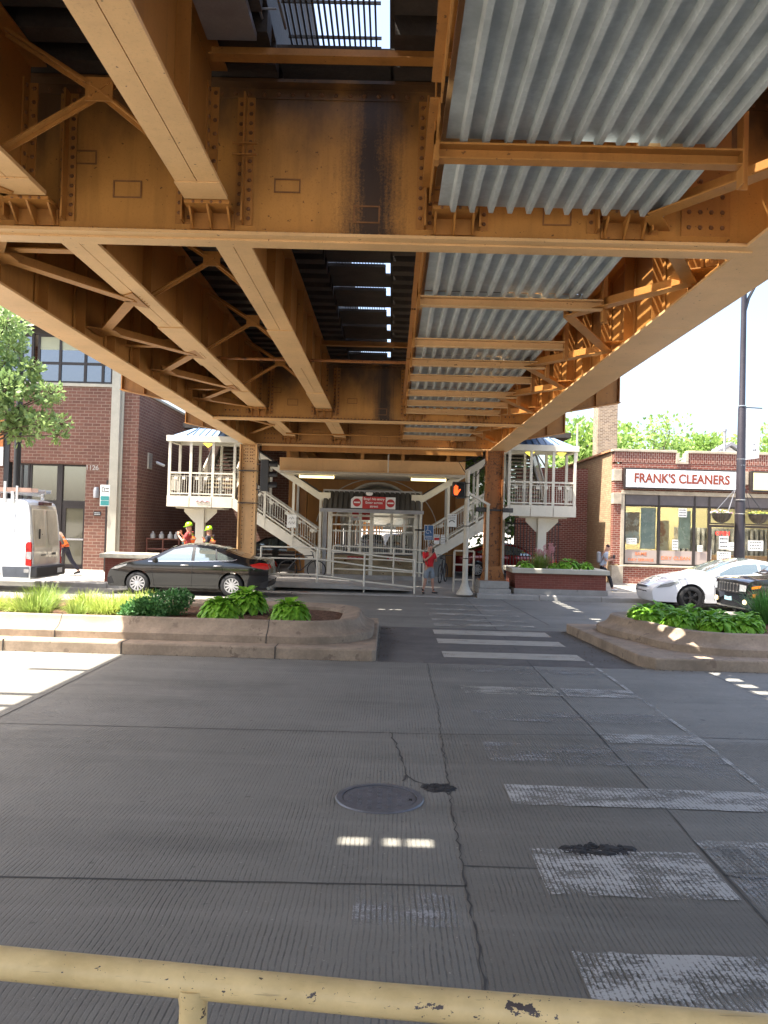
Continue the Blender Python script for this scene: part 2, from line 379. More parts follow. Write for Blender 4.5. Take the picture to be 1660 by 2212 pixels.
def ribbon(b, pts, w, z=.004, jit=0, seg=.25, wj=0):
    P = []
    for (x0, y0), (x1, y1) in zip(pts, pts[1:]):
        d = math.hypot(x1-x0, y1-y0); n = max(1, int(d/seg))
        for i in range(n):
            t = i/n; P.append((x0+(x1-x0)*t, y0+(y1-y0)*t))
    P.append(pts[-1]); vs = []
    for i, (x, y) in enumerate(P):
        a = P[max(i-1, 0)]; c = P[min(i+1, len(P)-1)]; dx, dy = c[0]-a[0], c[1]-a[1]; L = math.hypot(dx, dy) or 1
        ww = w*(1+wj*(rnd.random()-.5)*2)/2; ox = rnd.uniform(-jit, jit); oy = rnd.uniform(-jit, jit)
        vs += [(x-dy/L*ww+ox, y+dx/L*ww+oy, z), (x+dy/L*ww+ox, y-dx/L*ww+oy, z)]
    b.add(vs, [(2*i, 2*i+1, 2*i+3, 2*i+2) for i in range(len(P)-1)]); return b
j = MB()
ribbon(j, [(-14, 4.42), (-2.2, 4.63), (.5, 4.70)], .014, jit=.003)
ribbon(j, [(-14, 7.75), (-3.89, 8.05), (.55, 8.15), (2.2, 8.30), (14, 8.5)], .012, jit=.004)
ribbon(j, [(.5, 4.98), (1.1, 4.97)], .010, jit=.004)
ribbon(j, [(2.08, 2), (2.09, 4.4), (2.14, 6.1), (2.2, 8.3), (2.25, 12.9), (2.3, 18), (2.35, 24.5)], .014, jit=.006, wj=.7)
ribbon(j, [(.47, 1.2), (.49, 3.6), (.5, 5.3), (.52, 6.3), (.56, 8.1)], .009, jit=.013, seg=.07, wj=.9)
ribbon(j, [(.05, 8.16), (.12, 7.6), (.16, 7.2), (.18, 6.75), (.25, 6.62), (.42, 6.45), (.52, 6.3)], .012, jit=.014, seg=.07, wj=.8)
ribbon(j, [(.18, 6.75), (.16, 6.6)], .018, jit=.01, seg=.07)
ribbon(j, [(.56, 8.1), (.6, 9.05), (.62, 12.5)], .007, jit=.012, seg=.1, wj=.8)
ribbon(j, [(-4.02, 3), (-4.0, 8.3), (-4.06, 12.2)], .014, jit=.004)
ribbon(j, [(-4.1, 16.6), (-4.1, 24.5)], .02, jit=.004)
ribbon(j, [(5.0, 8), (4.9, 12.4)], .012, jit=.005)
ribbon(j, [(3.6, 18), (3.4, 24.5)], .02, jit=.01)
ribbon(j, [(-.2, 16.8), (2.2, 17.0)], .015, jit=.02, seg=.15)
ribbon(j, [(2.1, 4.95), (3.2, 4.9)], .02, jit=.02, seg=.1); ribbon(j, [(1.75, 4.86), (2.02, 4.80)], .012, jit=.006, seg=.05)
ribbon(j, [(.98, 13.6), (1.35, 13.5), (1.5, 13.45), (2.0, 13.4), (2.45, 13.3)], .012, jit=.03, seg=.12)
struct(j.build('road_joints', M_joint, fix=False))
# crosswalk bars
def bar(b, x0, x1, y0, y1, rag=.012):
    n = 26; top = [(x0+(x1-x0)*i/n, y1+rnd.uniform(-rag, rag)) for i in range(n+1)]; bot = [(x0+(x1-x0)*i/n, y0+rnd.uniform(-rag, rag)) for i in range(n+1)]
    vs = [(x, y, .008) for x, y in bot]+[(x, y, .008) for x, y in top]
    b.add(vs, [(i, i+1, n+2+i, n+1+i) for i in range(n)])
o_, f_, n_, m_ = MB(), MB(), MB(), MB()
bar(o_, .95, 3.6, 2.95, 4.0); bar(o_, .96, 2.06, 4.62, 5.28); bar(o_, .98, 3.3, 6.12, 6.58)
bar(o_, 2.12, 3.3, 5.0, 5.5); bar(f_, 2.12, 3.4, 4.5, 5.4); bar(f_, -.15, .42, 4.2, 4.6)
bar(f_, .95, 2.2, 7.2, 7.9); bar(f_, 2.2, 3.2, 6.9, 7.9); bar(o_, 2.22, 3.2, 8.0, 8.35)
bar(f_, .98, 3.2, 8.8, 9.3); bar(m_, .98, 2.25, 10.2, 10.7); bar(o_, 2.3, 3.2, 10.2, 10.7); bar(f_, .95, 3.2, 11.7, 12.15)
bar(n_, .92, 3.22, 13.05, 13.68); bar(n_, .92, 3.24, 14.62, 15.25); bar(n_, .92, 3.24, 15.9, 16.6)
for y in (17.3, 18.3, 19.5, 20.7, 22.0): bar(m_, 1.0, 3.2, y, y+.45)
ribbon(o_, [(3.05, 5.5), (3.2, 8), (3.24, 13)], .05, .009, jit=.006)
ribbon(f_, [(4.75, 6), (4.9, 12)], .05, .009, jit=.004)
struct(m_.build('half_worn_crosswalk_paint', M_paintmid, fix=False)); struct(o_.build('crosswalk_paint', M_paintold, fix=False)); struct(f_.build('faded_crosswalk_paint', M_paintfaint, fix=False)); struct(n_.build('fresh_crosswalk_paint', M_paintnew, fix=False))
# asphalt strip at the median gap
b = MB(); b.bx(-.15, 4.0, 12.45, 16.9, -.01, .0035); struct(b.build('asphalt_strip', plain('patched asphalt', (.115, .105, .095), .9, 0, .25, 1.6, .5, 80, spots=((.05, .045, .04), .62, 4), world=True)))

# manhole cover
M_iron = plain('cast iron', (.13, .135, .15), .45, .25, .25, 9, .3, 60)
def manhole(loc, r, label, dim=False):
    t = thing('manhole_cover', label, 'manhole cover', loc, 0, 'manhole covers in the road')
    x, y, z = loc; q = MB(); q.lathe([(r*.93, .004), (r*.93, .012), (r*1.07, .012), (r*1.1, .002)], loc, 40); q.build('rim', M_iron, t, smooth=True)
    q = MB(); q.lathe([(0, .007), (r*.9, .007), (r*.9, .001)], loc, 40)
    k = int(r/.07)
    for i in range(-k, k+1):
        for jx in range(-k, k+1):
            px, py = i*.075, jx*.075
            if math.hypot(px, py) < r*.8: q.bx(x+px-.017, x+px+.017, y+py-.017, y+py+.017, .006, .012)
    q.build('lid', M_iron, t, bevel=.003)
    q = MB(); q.bx(x+r*.72, x+r*.8, y-.06, y-.02, .009, .0128); q.build('pick_hole', M_darkin, t); return t
manhole((-.03, 6.17, 0), .31, 'round iron manhole cover in the grey roadway nearest the railing')
# broken road patches
def chunk(label, cx, cy, rx, ry, n):
    q = MB()
    for i in range(n):
        a = rnd.uniform(0, 6.28); d = math.sqrt(rnd.random()); x = cx+rx*d*math.cos(a)+ (rnd.random()-.5)*rx*.4; y = cy+ry*d*math.sin(a); s = rnd.uniform(.01, .035)
        k = 6; pts = [(x+s*1.6*rnd.uniform(.6, 1.2)*math.cos(6.28*i_/k), y+s*rnd.uniform(.6, 1.2)*math.sin(6.28*i_/k)) for i_ in range(k)]
        h = rnd.uniform(.006, .024)
        q.add([(px, py, .0005) for px, py in pts]+[(x+(px-x)*.6, y+(py-y)*.6, h) for px, py in pts], [tuple(range(k, 2*k))]+[(i_, (i_+1) % k, k+(i_+1) % k, k+i_) for i_ in range(k)])
    tag(q.build('road_patch', plain('black cold patch', (.022, .02, .02), .75, 0, .4, 20), loc=(cx, cy, 0)), label, 'road patch')
chunk('crumbled black asphalt plug on the near crosswalk bar', 1.42, 5.29, .21, .09, 110)
chunk('small dark patch filling the crack beside the manhole cover', .44, 6.45, .11, .09, 60)
# litter
def litter(label, x, y, z, s, col):
    q = MB(); vs = [(x, y, z+s*.5)]; k = 7
    vs += [(x+s*rnd.uniform(.6, 1.3)*math.cos(6.28*i/k), y+s*rnd.uniform(.4, .9)*math.sin(6.28*i/k), z+.004+rnd.uniform(0, s*.25)) for i in range(k)]
    q.add(vs, [(0, 1+i, 1+(i+1) % k) for i in range(k)]+[tuple(range(k, 0, -1))]); tag(q.build('litter', plain('litter', col, .7), loc=(x, y, z)), label, 'litter')
litter('crumpled white cup lying in front of the ramp railing', -1.62, 26.9, .152, .09, (.6, .6, .58))
litter('white paper scrap on the road by the right planter', 4.2, 14.4, .004, .07, (.6, .6, .6))

# leaf litter and grit against the planters and in the gutter
b = MB(); d_ = rnd
for (x0, x1, y0, y1, n) in ((3.3, 3.95, 13.0, 16.8, 190), (-.17, .2, 12.8, 16.6, 150), (-8, 9, 24.4, 24.52, 260), (4.0, 9, 12.32, 12.44, 90), (-6, -.2, 12.36, 12.44, 80)):
    for i in range(n):
        u_ = d_.random()**2.2; y = d_.uniform(y0, y1); x = x1-(x1-x0)*u_-(y-13)*.065 if x0 == 3.3 else (x0+(x1-x0)*u_ if x0 == -.17 else d_.uniform(x0, x1)); s_ = d_.uniform(.006, .02); a = d_.uniform(0, 3.1); c_, q_ = math.cos(a)*s_, math.sin(a)*s_
        b.add([(x-c_, y-q_, .006), (x+q_*.5, y-c_*.5, .010+s_*.3), (x+c_, y+q_, .007), (x-q_*.5, y+c_*.5, .012)], [(0, 1, 2, 3)])
struct(b.build('leaf_litter', plain('dry leaf litter', (.13, .085, .05), .95, 0, .5, 9, world=True), fix=False), 'scattered dry leaf litter and grit along the planter edges and kerb', 'leaf litter', 'stuff')
b = MB()
for (x, y, z) in ((-10.4, 24.72, .160), (-2.6, 24.8, .032)):
    for k in range(7): b.add([(x+rnd.uniform(-.12, .12)+dx*.05, y+rnd.uniform(-.08, .08)+dy*.03, z+k*.0004) for dx, dy in ((-1, -1), (1, -1), (1, 1), (-1, 1))], [(0, 1, 2, 3)])
struct(b.build('utility_paint_marks', plain('utility spray paint', (.50, .16, .08), .8), fix=False))

# ------------------------------------------------------------------ median planters
def offset_outline(pts, d):
    n = len(pts); out = []
    for i in range(n):
        p0, p1, p2 = Vector(pts[i-1]), Vector(pts[i]), Vector(pts[(i+1) % n])
        a = (p1-p0).normalized(); b_ = (p2-p1).normalized(); n1 = Vector((a.y, -a.x)); n2 = Vector((b_.y, -b_.x)); m = (n1+n2); m = m/max(m.dot(n1), .3)
        out.append((p1.x+m.x*d, p1.y+m.y*d))
    return out
def median(name, label, outline, lower, loc, seams, useams):
    # outline: counter-clockwise rim polygon; stacked curb profile swept round it
    t = thing(name, label, 'planter', loc)
    b = MB(); prof = [(-.30, .38), (-.30, .46), (-.03, .52), (.0, .518), (.035, .50), (.06, .44), (.12, .37), (.20, .325), (.265, .308), (.285, .29), (.285, .10)]
    loops = [offset_outline(outline, d) for d, z in prof]; n = len(outline)
    vs = [(x, y, prof[k][1]) for k, L in enumerate(loops) for x, y in L]
    b.add(vs, [(k*n+i, k*n+(i+1) % n, (k+1)*n+(i+1) % n, (k+1)*n+i) for k in range(len(prof)-1) for i in range(n)])
    b.build('upper_curb', M_conc, t, smooth=True, ang=30)
    b = MB(); b.prism(lower, 'z', -.02, .18); b.build('lower_curb', M_conc, t, bevel=.025)
    b = MB(); m = offset_outline(outline, -.25); b.add([(x, y, .40) for x, y in m], [tuple(range(len(m)))]); b.build('mulch', M_mulch, t)
    q = MB()
    for x, y, w_ in seams:
        q.bx(x-.008, x+.008, y-.006, y+.03, .0, .17); q.bx(x-.008, x+.008, y, y+.37, .17, .1835)
    for x in useams:
        q.prism([(13.1-d_, z_+.004) for d_, z_ in prof[2:-2]]+[(12.808, .29), (12.808, .18), (12.85, .18), (12.85, .26), (13.1, .45)], 'x', x-.007, x+.007)
    q.build('curb_seam', M_joint, t)
    return t
def arc(cx, cy, r, a0, a1, n=9): return [(cx+r*math.cos(R(a0+(a1-a0)*i/n)), cy+r*math.sin(R(a0+(a1-a0)*i/n))) for i in range(n+1)]
outL = [(-40, 13.1), (-2.0, 13.1)] + arc(-1.55, 14.1, 1.0, -85, 0, 8) + arc(-1.6, 15.3, 1.05, 0, 90, 8) + [(-40, 16.35)]
lowL = [(-40, 12.45), (-.24, 12.45), (-.18, 12.52), (-.2, 16.9), (-40, 16.9)]
medL = median('left_median_planter', 'long tan concrete median planter on the left with two stepped curbs and mulch', outL, lowL, (-8, 14.6, 0), [(-1.75, 12.445, 0), (-4.15, 12.445, 0), (-6.0, 12.445, 0)], (-1.95, -5.35))
outR = [(40, 16.35), (5.0, 16.35)] + arc(5.0, 15.75, .6, 90, 180, 6) + [(4.45, 15.2), (4.75, 14.3)] + arc(5.75, 14.05, .95, 190, 265, 6) + [(6.6, 13.1), (40, 13.1)]
lowR = [(40, 16.9), (3.75, 16.9), (3.72, 16.7), (3.98, 12.75), (4.15, 12.45), (40, 12.45)]
medR = median('right_median_planter', 'tan concrete median planter on the right with pointed end and stepped curbs', outR, lowR, (8, 14.6, 0), [(6.05, 12.445, 0)], (6.3,))
# ------------------------------------------------------------------ elevated railway viaduct
M_patch = plain('rusted weld bead', (.20, .09, .03), .8, 0, .3, 8)
V = thing('elevated_railway', 'orange-brown riveted steel railway viaduct crossing above the road', 'railway viaduct', (-.65, 25.5, 0))
XL, XR = -4.60, 3.38; ZB, ZT = 4.65, 6.10
def rivrow(b, p, q, step, ax, sg, r=.017):
    r *= 1.3
    p = Vector(p); q = Vector(q); n = max(1, int((q-p).length/step))
    for i in range(n+1):
        k0 = len(b.f); b.rivet(p.lerp(q, i/n), ax, sg, r); b.mi[k0:] = [1]*(len(b.f)-k0)
for X, fw in ((XL, .22), (XR, .30)):
    inn = 1 if X < 0 else -1
    b = MB(); b.bx(X-.008, X+.008, -8, 26.0, ZB+.03, ZT); b.bx(X-fw*.75, X+fw*.75, -8, 26.0, ZT, ZT+.03)
    for z in (ZB+.03, ZT-.1): b.bx(min(X+inn*.008, X+inn*.02), max(X+inn*.008, X+inn*.02), -8, 26, z, z+.1)
    rivrow(b, (X+inn*.02, 1, ZB+.085), (X+inn*.02, 26, ZB+.085), .12, 'x', inn, .014)
    g = b.build('outer_girder', M_steel, V)
    b = MB(); b.bx(X-fw, X+fw, -8, 26.0, ZB, ZB+.028)
    for y in (2.5, 9.9, 15.8, 22): b.bx(X-fw, X+fw, y, y+.012, ZB-.002, ZB+.03)
    b.build('bottom_flange', M_flange, g)
    y = -1.0
    while y < 25.5:
        b = MB(); b.bx(min(X+inn*.02, X+inn*.16), max(X+inn*.02, X+inn*.16), y, y+.012, ZB+.03, ZT)
        b.bx(min(X+inn*.02, X+inn*.03), max(X+inn*.02, X+inn*.03), y-.09, y, ZB+.13, ZT-.1); b.build('stiffener', M_steel, g)
        y += 1.23
# cross girders
def cross(yc, mat, full=True):
    b = MB(); x0, x1 = XL+.02, XR-.02; f = yc-.008
    b.bx(x0, x1, yc-.008, yc+.008, ZB+.03, 6.08)
    b.bx(x0, x1, f-.012, f, ZB+.03, ZB+.14); b.bx(x0, x1, f-.012, f, 5.96, 6.08); b.bx(x0, x1, f-.13, f, 6.05, 6.08)
    if full:
        rivrow(b, (x0+.05, f-.012, ZB+.075), (x1-.05, f-.012, ZB+.075), .085, 'y', -1, .013)
        rivrow(b, (x0+.05, f-.012, 6.0), (x1-.05, f-.012, 6.0), .13, 'y', -1, .017)
    g = b.build('cross_girder', mat, V)
    b = MB(); b.bx(XL+.17, XR-.2, yc-.17, yc+.17, ZB+.002, ZB+.03); b.bx(XL+.17, XR-.2, yc-.06, yc+.06, ZB-.016, ZB+.002); b.build('bottom_flange', M_flange, g)
    for x in (-3.56, -3.04, -1.96, -1.42, .23, .72, 1.78, 2.26):
        b = MB(); b.bx(x-.008, x+.008, f-.13, f-.012, ZB+.14, 5.96); b.bx(x-.008, x+.08, f-.022, f-.012, ZB+.14, 5.96)
        if full: rivrow(b, (x+.045, f-.022, ZB+.2), (x+.045, f-.022, 5.9), .085, 'y', -1, .016)
        if full: b.bx(x-.08, x-.0085, f-.020, f-.012, ZB+.14, 5.96); rivrow(b, (x-.045, f-.020, ZB+.24), (x-.045, f-.020, 5.9), .085, 'y', -1, .016)
        b.build('stiffener', M_steel, g)
    if full:  # welded patch outlines and the bolted splice plates at the ends
        for (px, pz, pw, ph) in ((-2.62, 5.02, .26, .16), (-1.15, 5.1, .24, .13), (-.42, 4.84, .24, .16), (.30, 5.04, .24, .13), (-2.05, 5.3, .22, .14), (-3.0, 5.32, .22, .13), (1.3, 4.86, .26, .2)):
            b = MB()
            for (u0, u1, w0, w1) in ((0, pw, 0, .012), (0, pw, ph-.012, ph), (0, .012, .012, ph-.012), (pw-.012, pw, .012, ph-.012)): b.bx(px+u0, px+u1, f-.009, f, pz+w0, pz+w1)
            b.build('patch_outline', M_patch, g)
        for x0p in (2.55, -4.2):
            b = MB(); b.bx(x0p, x0p+.44, f-.014, f, ZB+.14, 5.9)
            for i in range(4): rivrow(b, (x0p+.07+.1*i, f-.014, ZB+.22), (x0p+.07+.1*i, f-.014, ZB+1.2), .13, 'y', -1, .018)
            b.build('splice_plate', M_steel, g)
    # seats under the stringers
    for x in (-3.3, -1.70, .49, 2.02):
        b = MB(); b.bx(x-.2, x+.2, f-.26, f-.013, 4.885, 4.915); b.bx(x-.2, x+.2, f-.035, f-.013, 4.74, 4.885)
        for dx in (-.17, 0, .17): b.prism([(f-.25, 4.885), (f-.035, 4.885), (f-.035, 4.71)] if abs(dx) < .1 else [(f-.2, 4.885), (f-.035, 4.885), (f-.035, 4.74)], 'x', x+dx-.009, x+dx+.009)
        if full: rivrow(b, (x-.12, f-.26, 4.9), (x+.12, f-.26, 4.9), .08, 'y', -1, .012)
        b.build('stringer_seat', M_steel, g)
    return g
cross(-5.0, M_steel, False); cross(7.22, M_sootshade); cross(19.5, M_sootshade); cross(25.6, M_steel)
# outside brackets
for yc in (7.22, 19.5, 25.6):
    for s, X in ((-1, XL), (1, XR)):
        b = MB(); xo = X+s*2.12
        b.prism([(X+s*.02, ZB+.25), (xo, 5.30), (xo, 6.1), (X+s*.02, 6.1)], 'y', yc-.01, yc+.01)
        b.beam((X+s*.02, yc, ZB+.24), (xo, yc, 5.29), .22, .02)
        for k in (.35, .72, .98):
            xx = X+s*2.12*k; b.bx(xx-.01, xx+.01, yc-.11, yc+.11, ZB+.27+(5.3-ZB-.25)*k, 6.1)
        for k in range(12): b.rivet((xo-s*.05, yc-.01, 5.36+k*.06), 'y', -1, .016); b.rivet((X+s*(.2+k*.16), yc-.01, 4.97+k*.045), 'y', -1, .014)
        b.build('outrigger_bracket', M_steel, V)
# stringers
for x in (-3.3, -1.70, .49, 2.02):
    for y0, y1 in ((-4.98, 6.95), (7.42, 19.26), (19.70, 25.38)):
        zb = 4.925 if x < 0 else 5.08; hw = .185
        b = MB(); b.bx(x-.008, x+.008, y0, y1, zb+.024, 6.06); b.bx(x-hw*.8, x+hw*.8, y0, y1, 6.06, 6.08)
        for s in (-1, 1):
            b.bx(min(x+s*.008, x+s*.09), max(x+s*.008, x+s*.09), y1-.03, y1-.01, zb+.1, 5.9)
            rivrow(b, (x+s*.06, y1-.03, zb+.2), (x+s*.06, y1-.03, 5.85), .11, 'y', -1, .016)
            b.bx(min(x+s*.008, x+s*.02), max(x+s*.008, x+s*.02), y1-.14, y1-.04, zb+.1, 5.9)
            if x < 0: rivrow(b, (x+s*.02, y1-.09, zb+.2), (x+s*.02, y1-.09, 5.85), .11, 'x', s, .016)
        g = b.build('stringer', M_steel, V)
        b = MB(); b.bx(x-hw, x-.004, y0, y1, zb, zb+.024); b.bx(x+.004, x+hw, y0, y1, zb, zb+.024); b.bx(x-hw, x+hw, y0, y1, zb+.0245, zb+.034)
        if x < 0 and y0 > 0 and y0 < 19: b.bx(x-hw-.01, x+hw+.01, 11.6, 14.3, zb-.014, zb-.001); b.bx(x-hw-.01, x+hw+.01, 17.0, 19.0, zb-.014, zb-.001)
        if x < 0 and y0 < 0: b.bx(x-hw-.006, x+hw+.006, 6.6, 6.93, zb-.012, zb-.001)
        b.build('bottom_flange', M_flange, g)
        y = y0+1.2
        while y < y1-.5 and x < 0:
            for s in (-1, 1):
                b = MB(); b.bx(min(x+s*.008, x+s*.12), max(x+s*.008, x+s*.12), y, y+.01, zb+.04, 6.05); b.build('stiffener', M_steel, g)
            y += 1.6
# cross frames between the left stringers
for y in (2.4, 6.3, 10.3, 13.4, 16.7, 22.5):
    b = MB(); cx, cz = -2.42, 5.5
    for ex, ez in ((-3.2, 5.02), (-1.8, 5.02), (-3.2, 5.98), (-1.8, 5.98)):
        b.beam((cx, y, cz), (ex, y+.0, ez), .012, .09, up=(0, 1, 0)) if False else b.beam((cx, y, cz), (ex, y, ez), .07, .014, up=(0, 0, 1))
        b.beam((cx, y+.03, cz), (ex, y+.03, ez), .012, .07, up=(0, 0, 1))
    b.bx(cx-.11, cx+.11, y-.03, y-.018, cz-.09, cz+.1)
    for dx, dz in ((-.07, .05), (.07, .05), (-.07, -.05), (.07, -.05), (0, 0)): b.rivet((cx+dx, y-.03, cz+dz), 'y', -1, .016)
    b.build('cross_frame', M_steel, V)
b = MB()
for z in (5.35, 5.45): b.bx(-1.5, -1.28, 7.0, 7.03, z, z+.012)
b.build('small_pipe_clip', M_steel, V)
# lateral bracing
def lat(name, p, q, side):
    b = MB(); b.angle(p, q, .14, .13, .014, side); return b.build(name, M_steel, V)
xo, xi = XL+.22, -3.42
for a, c in ((6.9, 5.3), (6.9, 8.6), (10.2, 8.6), (10.2, 11.9), (13.4, 11.9), (13.4, 15.0), (16.6, 15.0), (16.6, 18.2), (19.2, 18.2), (3.6, 5.3), (22.5, 20.5), (22.5, 24.6)):
    lat('lateral_brace', (xi, a, 4.905), (xo, c, 4.905), 1)
xo2, xi2 = XR-.22, 2.2
for a, c in ((6.9, 5.3), (6.9, 8.6), (10.2, 8.6), (10.2, 11.9), (13.4, 11.9), (13.4, 15.0), (16.6, 15.0), (16.6, 18.2), (19.2, 18.2), (3.6, 5.3), (22.5, 20.5), (22.5, 24.6)):
    lat('lateral_brace', (xi2, a, 4.85), (xo2, c, 4.80), -1)
for y in (13.2, 8.6, 17.3): lat('lateral_brace', (-3.45, y, 4.99), (XL+.1, y, 4.99), 1)
for y, X, s in [(y, XL+.12, 1) for y in (8.6, 11.9, 15, 18.2)]+[(y, XR-.12, -1) for y in (8.6, 11.9, 15, 18.2)]+[(y, -3.3, 1) for y in (10.2, 13.4, 16.6)]:
    b = MB(); b.prism([(X-s*.06, y-.3), (X+s*.3, y-.12), (X+s*.3, y+.12), (X-s*.06, y+.3)], 'z', 4.896, 4.908) if X != -3.3 else b.prism([(-3.3, y-.35), (-3.52, y-.15), (-3.52, y+.15), (-3.3, y+.35)], 'z', 4.908, 4.92)
    for k in range(5): b.rivet((X+s*.05, y-.2+.1*k, 4.896 if X != -3.3 else 4.908), 'z', -1, .013)
    b.build('gusset_plate', M_steel, V)
# corrugated sheet decking under the right track
def deck(x0, x1, y0, y1, z, mat):
    n = 12; p = (x1-x0)/n; pts = []; t = .002
    for i in range(n):
        a = x0+i*p; pts += [(a, z), (a+p*.60, z), (a+p*.69, z-.058), (a+p*.92, z-.058), (a+p*.995, z)]
    pts.append((x1, z)); up = [(x, zz+t) for x, zz in pts]
    b = MB(); vs = [(x, y0, zz) for x, zz in pts]+[(x, y1, zz) for x, zz in pts]; k = len(pts)
    b.add(vs, [(i, i+1, k+i+1, k+i) for i in range(k-1)]); 
    vs2 = [(x, y0, zz) for x, zz in up]+[(x, y1, zz) for x, zz in up]; b.add(vs2, [(i+k, k+i+1-k+k, i+1, i) if False else (k+i, k+i+1, i+1, i) for i in range(k-1)])
    return b.build('corrugated_sheet', mat, V, fix=False)
deck(.33, 2.32, -4.9, 5.90, 4.99, M_galv); deck(.335, 2.315, 5.92, 6.94, 4.91, M_galv)
yy = 7.62
for i, y1 in enumerate((9.72, 11.88, 13.3, 14.66, 16.3, 17.6, 19.1)): deck(.33+(i % 2)*.004, 2.32, yy, y1-.02, 4.99-(i % 2)*.004, M_galv if i < 2 else M_galvrust); yy = y1
deck(.33, 2.32, 19.8, 22.4, 4.99, M_galvrust); deck(.33, 2.32, 22.42, 25.2, 4.985, M_galvrust)
for y in (1.2, 5.86, 9.72, 11.88, 13.3, 14.66, 16.3, 17.6, 18.8, 20.6, 22.4, 24.2):
    b = MB(); b.bx(.28, 2.5, y-.05, y+.05, 4.905, 4.92); b.bx(.28, 2.5, y+.038, y+.05, 4.80, 4.905); b.bx(.28, 2.5, y-.05, y+.038, 4.80, 4.812)
    g = b.build('deck_beam', M_flange if y > 9 else M_steel, V)
    b = MB(); b.bx(2.5, 2.51, y-.05, y+.05, 4.66, 5.25); b.bx(2.5, 2.58, y+.05, y+.06, 4.66, 5.25); b.build('hanger', M_steel, g)
    b = MB(); b.bx(.24, .279, y-.05, y+.05, 4.78, 5.0); b.bx(.24, .25, y-.05, y+.05, 4.9, 6.0); b.build('hanger', M_steel, g)
for y0, y1 in ((-4.9, 5.3), (5.5, 6.95), (7.5, 10.8), (10.9, 14), (14.1, 19.2), (19.7, 25.3)):
    b = MB(); b.bx(.255, .265, y0, y1, 4.93, 5.08); b.bx(.19, .255, y0, y1, 5.07, 5.08); b.build('edge_angle', M_steel, V)
# struts between the left track and right track
for y, z in ((6.5, 5.92), (7.9, 6.0), (10.0, 5.95), (17.0, 5.95), (14.6, 5.12)):
    b = MB()
    if z < 5.5: b.tube((-3.3, y, z), (.3, y, z), .028, 10)
    else: b.angle((-1.6, y, z), (.5, y, z), .12, .11, .012, -1)
    b.build('cross_strut' if z > 5.5 else 'conduit', M_steel if z > 5.5 else M_rusty, V)
# ties, rails, grating walkway
y = -6.0; k = 0
while y < 26:
    skip = False
    b = MB(); b.bx(-4.35, -3.05 if skip else -1.12, y, y+.21, 6.09, 6.29); b.build('tie', M_tie, V)
    b = MB(); b.bx(-.08 if not 0 else 0, 2.72, y+.003, y+.213, 6.09, 6.29); b.build('tie', M_tie, V)
    y += .46; k += 1
GAPS = [(1.1, 1.3), (4.35, 6.95)]+[(7.46+1.27*i, 7.66+1.27*i+(.12 if i % 3 == 0 else 0)) for i in range(14)]
prev = -6.0
for g0, g1 in GAPS:
    b = MB(); b.bx(-1.12, -.2, prev, g0, 6.26, 6.31); b.build('walkway_plank', M_tie, V)
    b = MB(); b.bx(-.2, -.118, prev+(.4 if prev > 7 else 0), g0, 6.262, 6.294); b.build('slot_board', M_tie, V)
    b = MB(); b.bx(-.125, .33, prev+.02, g1, 6.295, 6.34); b.build('guard_timber', M_tie, V)
    prev = g1
b = MB(); b.bx(-1.12, .3, prev, 26, 6.26, 6.31); b.build('walkway_plank', M_tie, V)
# boarding added to keep sun off the road, with slots cut for sun spots
yy = -6.0
def lboard(x0, x1, y0, y1):
    b = MB(); b.bx(x0, x1, y0, y1, 6.292, 6.30); b.build('sun_stop_board', M_tie, V)
for y0, y1 in ((-6, 1.0), (1.0, 4.38), (4.50, 12.0), (12.0, 17.0), (17.0, 19.57), (19.69, 26)): lboard(-4.35, -1.12, y0, y1)
for y0, y1 in ((6.5, 8.1), (19.0, 20.3)):
    b = MB(); b.bx(-.06, 2.68, y0, y1, 6.292, 6.30); b.build('sun_stop_board', M_tie, V)  # boards added over the right track against stray sun patches
for y0 in (4.38, 19.57):
    for x0, x1 in ((-4.35, -3.12), (-2.93, -2.82), (-2.72, -2.67), (-2.50, -1.12)): lboard(x0, x1, y0, y0+.12)
# tall panel added above the walkway to stop sun through the centre gap
b = MB(); b.bx(-1.15, -1.13, -6, 26, 6.32, 8.5)
for i in range(14): b.bx(-1.19, -1.15, -6+i*2.4, -5.94+i*2.4, 6.32, 8.6)
b.build('added_sun_screen', M_tie, V)
for ya, xa in ((10.1, -7.7), (8.5, -8.1), (7.9, -7.9)):
    b = MB(); b.bx(xa, -6.9, ya, ya+.12, 6.12, 6.2); b.build('shadow_arm', M_greymetal, V)  # arms added out of view to cast toothed shadows on the road
b = MB()
for i in range(17): x = -1.0+.047*i; b.bx(x-.008, x+.008, -2, 26, 6.36, 6.39)
for i in range(60): b.bx(-1.02, -.2, -2+i*.47, -1.988+i*.47, 6.362, 6.388)
b.build('walkway_grating', M_grate, V)
b = MB()
for x in (-3.22, -1.79, .56, 1.99): b.bx(x-.06, x+.06, -6, 26, 6.30, 6.33); b.bx(x-.01, x+.01, -6, 26, 6.33, 6.43); b.bx(x-.035, x+.035, -6, 26, 6.43, 6.46)
b.build('rail', M_rail, V)
b = MB()
for x0, x1 in ((-6.9, -3.98), (3.62, 5.5)):
    xx = x0
    while xx < x1-.05: b.bx(xx, min(xx+.23, x1), -8, 26, 6.13, 6.18); xx += .232
b.build('side_walkway', M_tie, V)
b = MB(); yy = -6
while yy < 26: b.bx(2.62, 3.62, yy, yy+.14, 6.14, 6.24); yy += .74
b.build('walkway_joist', M_tie, V)
b = MB()
for i in range(13): x = 2.66+.076*i; b.bx(x-.021, x+.021, -6, 26, 6.25, 6.285)
b.build('walkway_grating', M_grate, V)
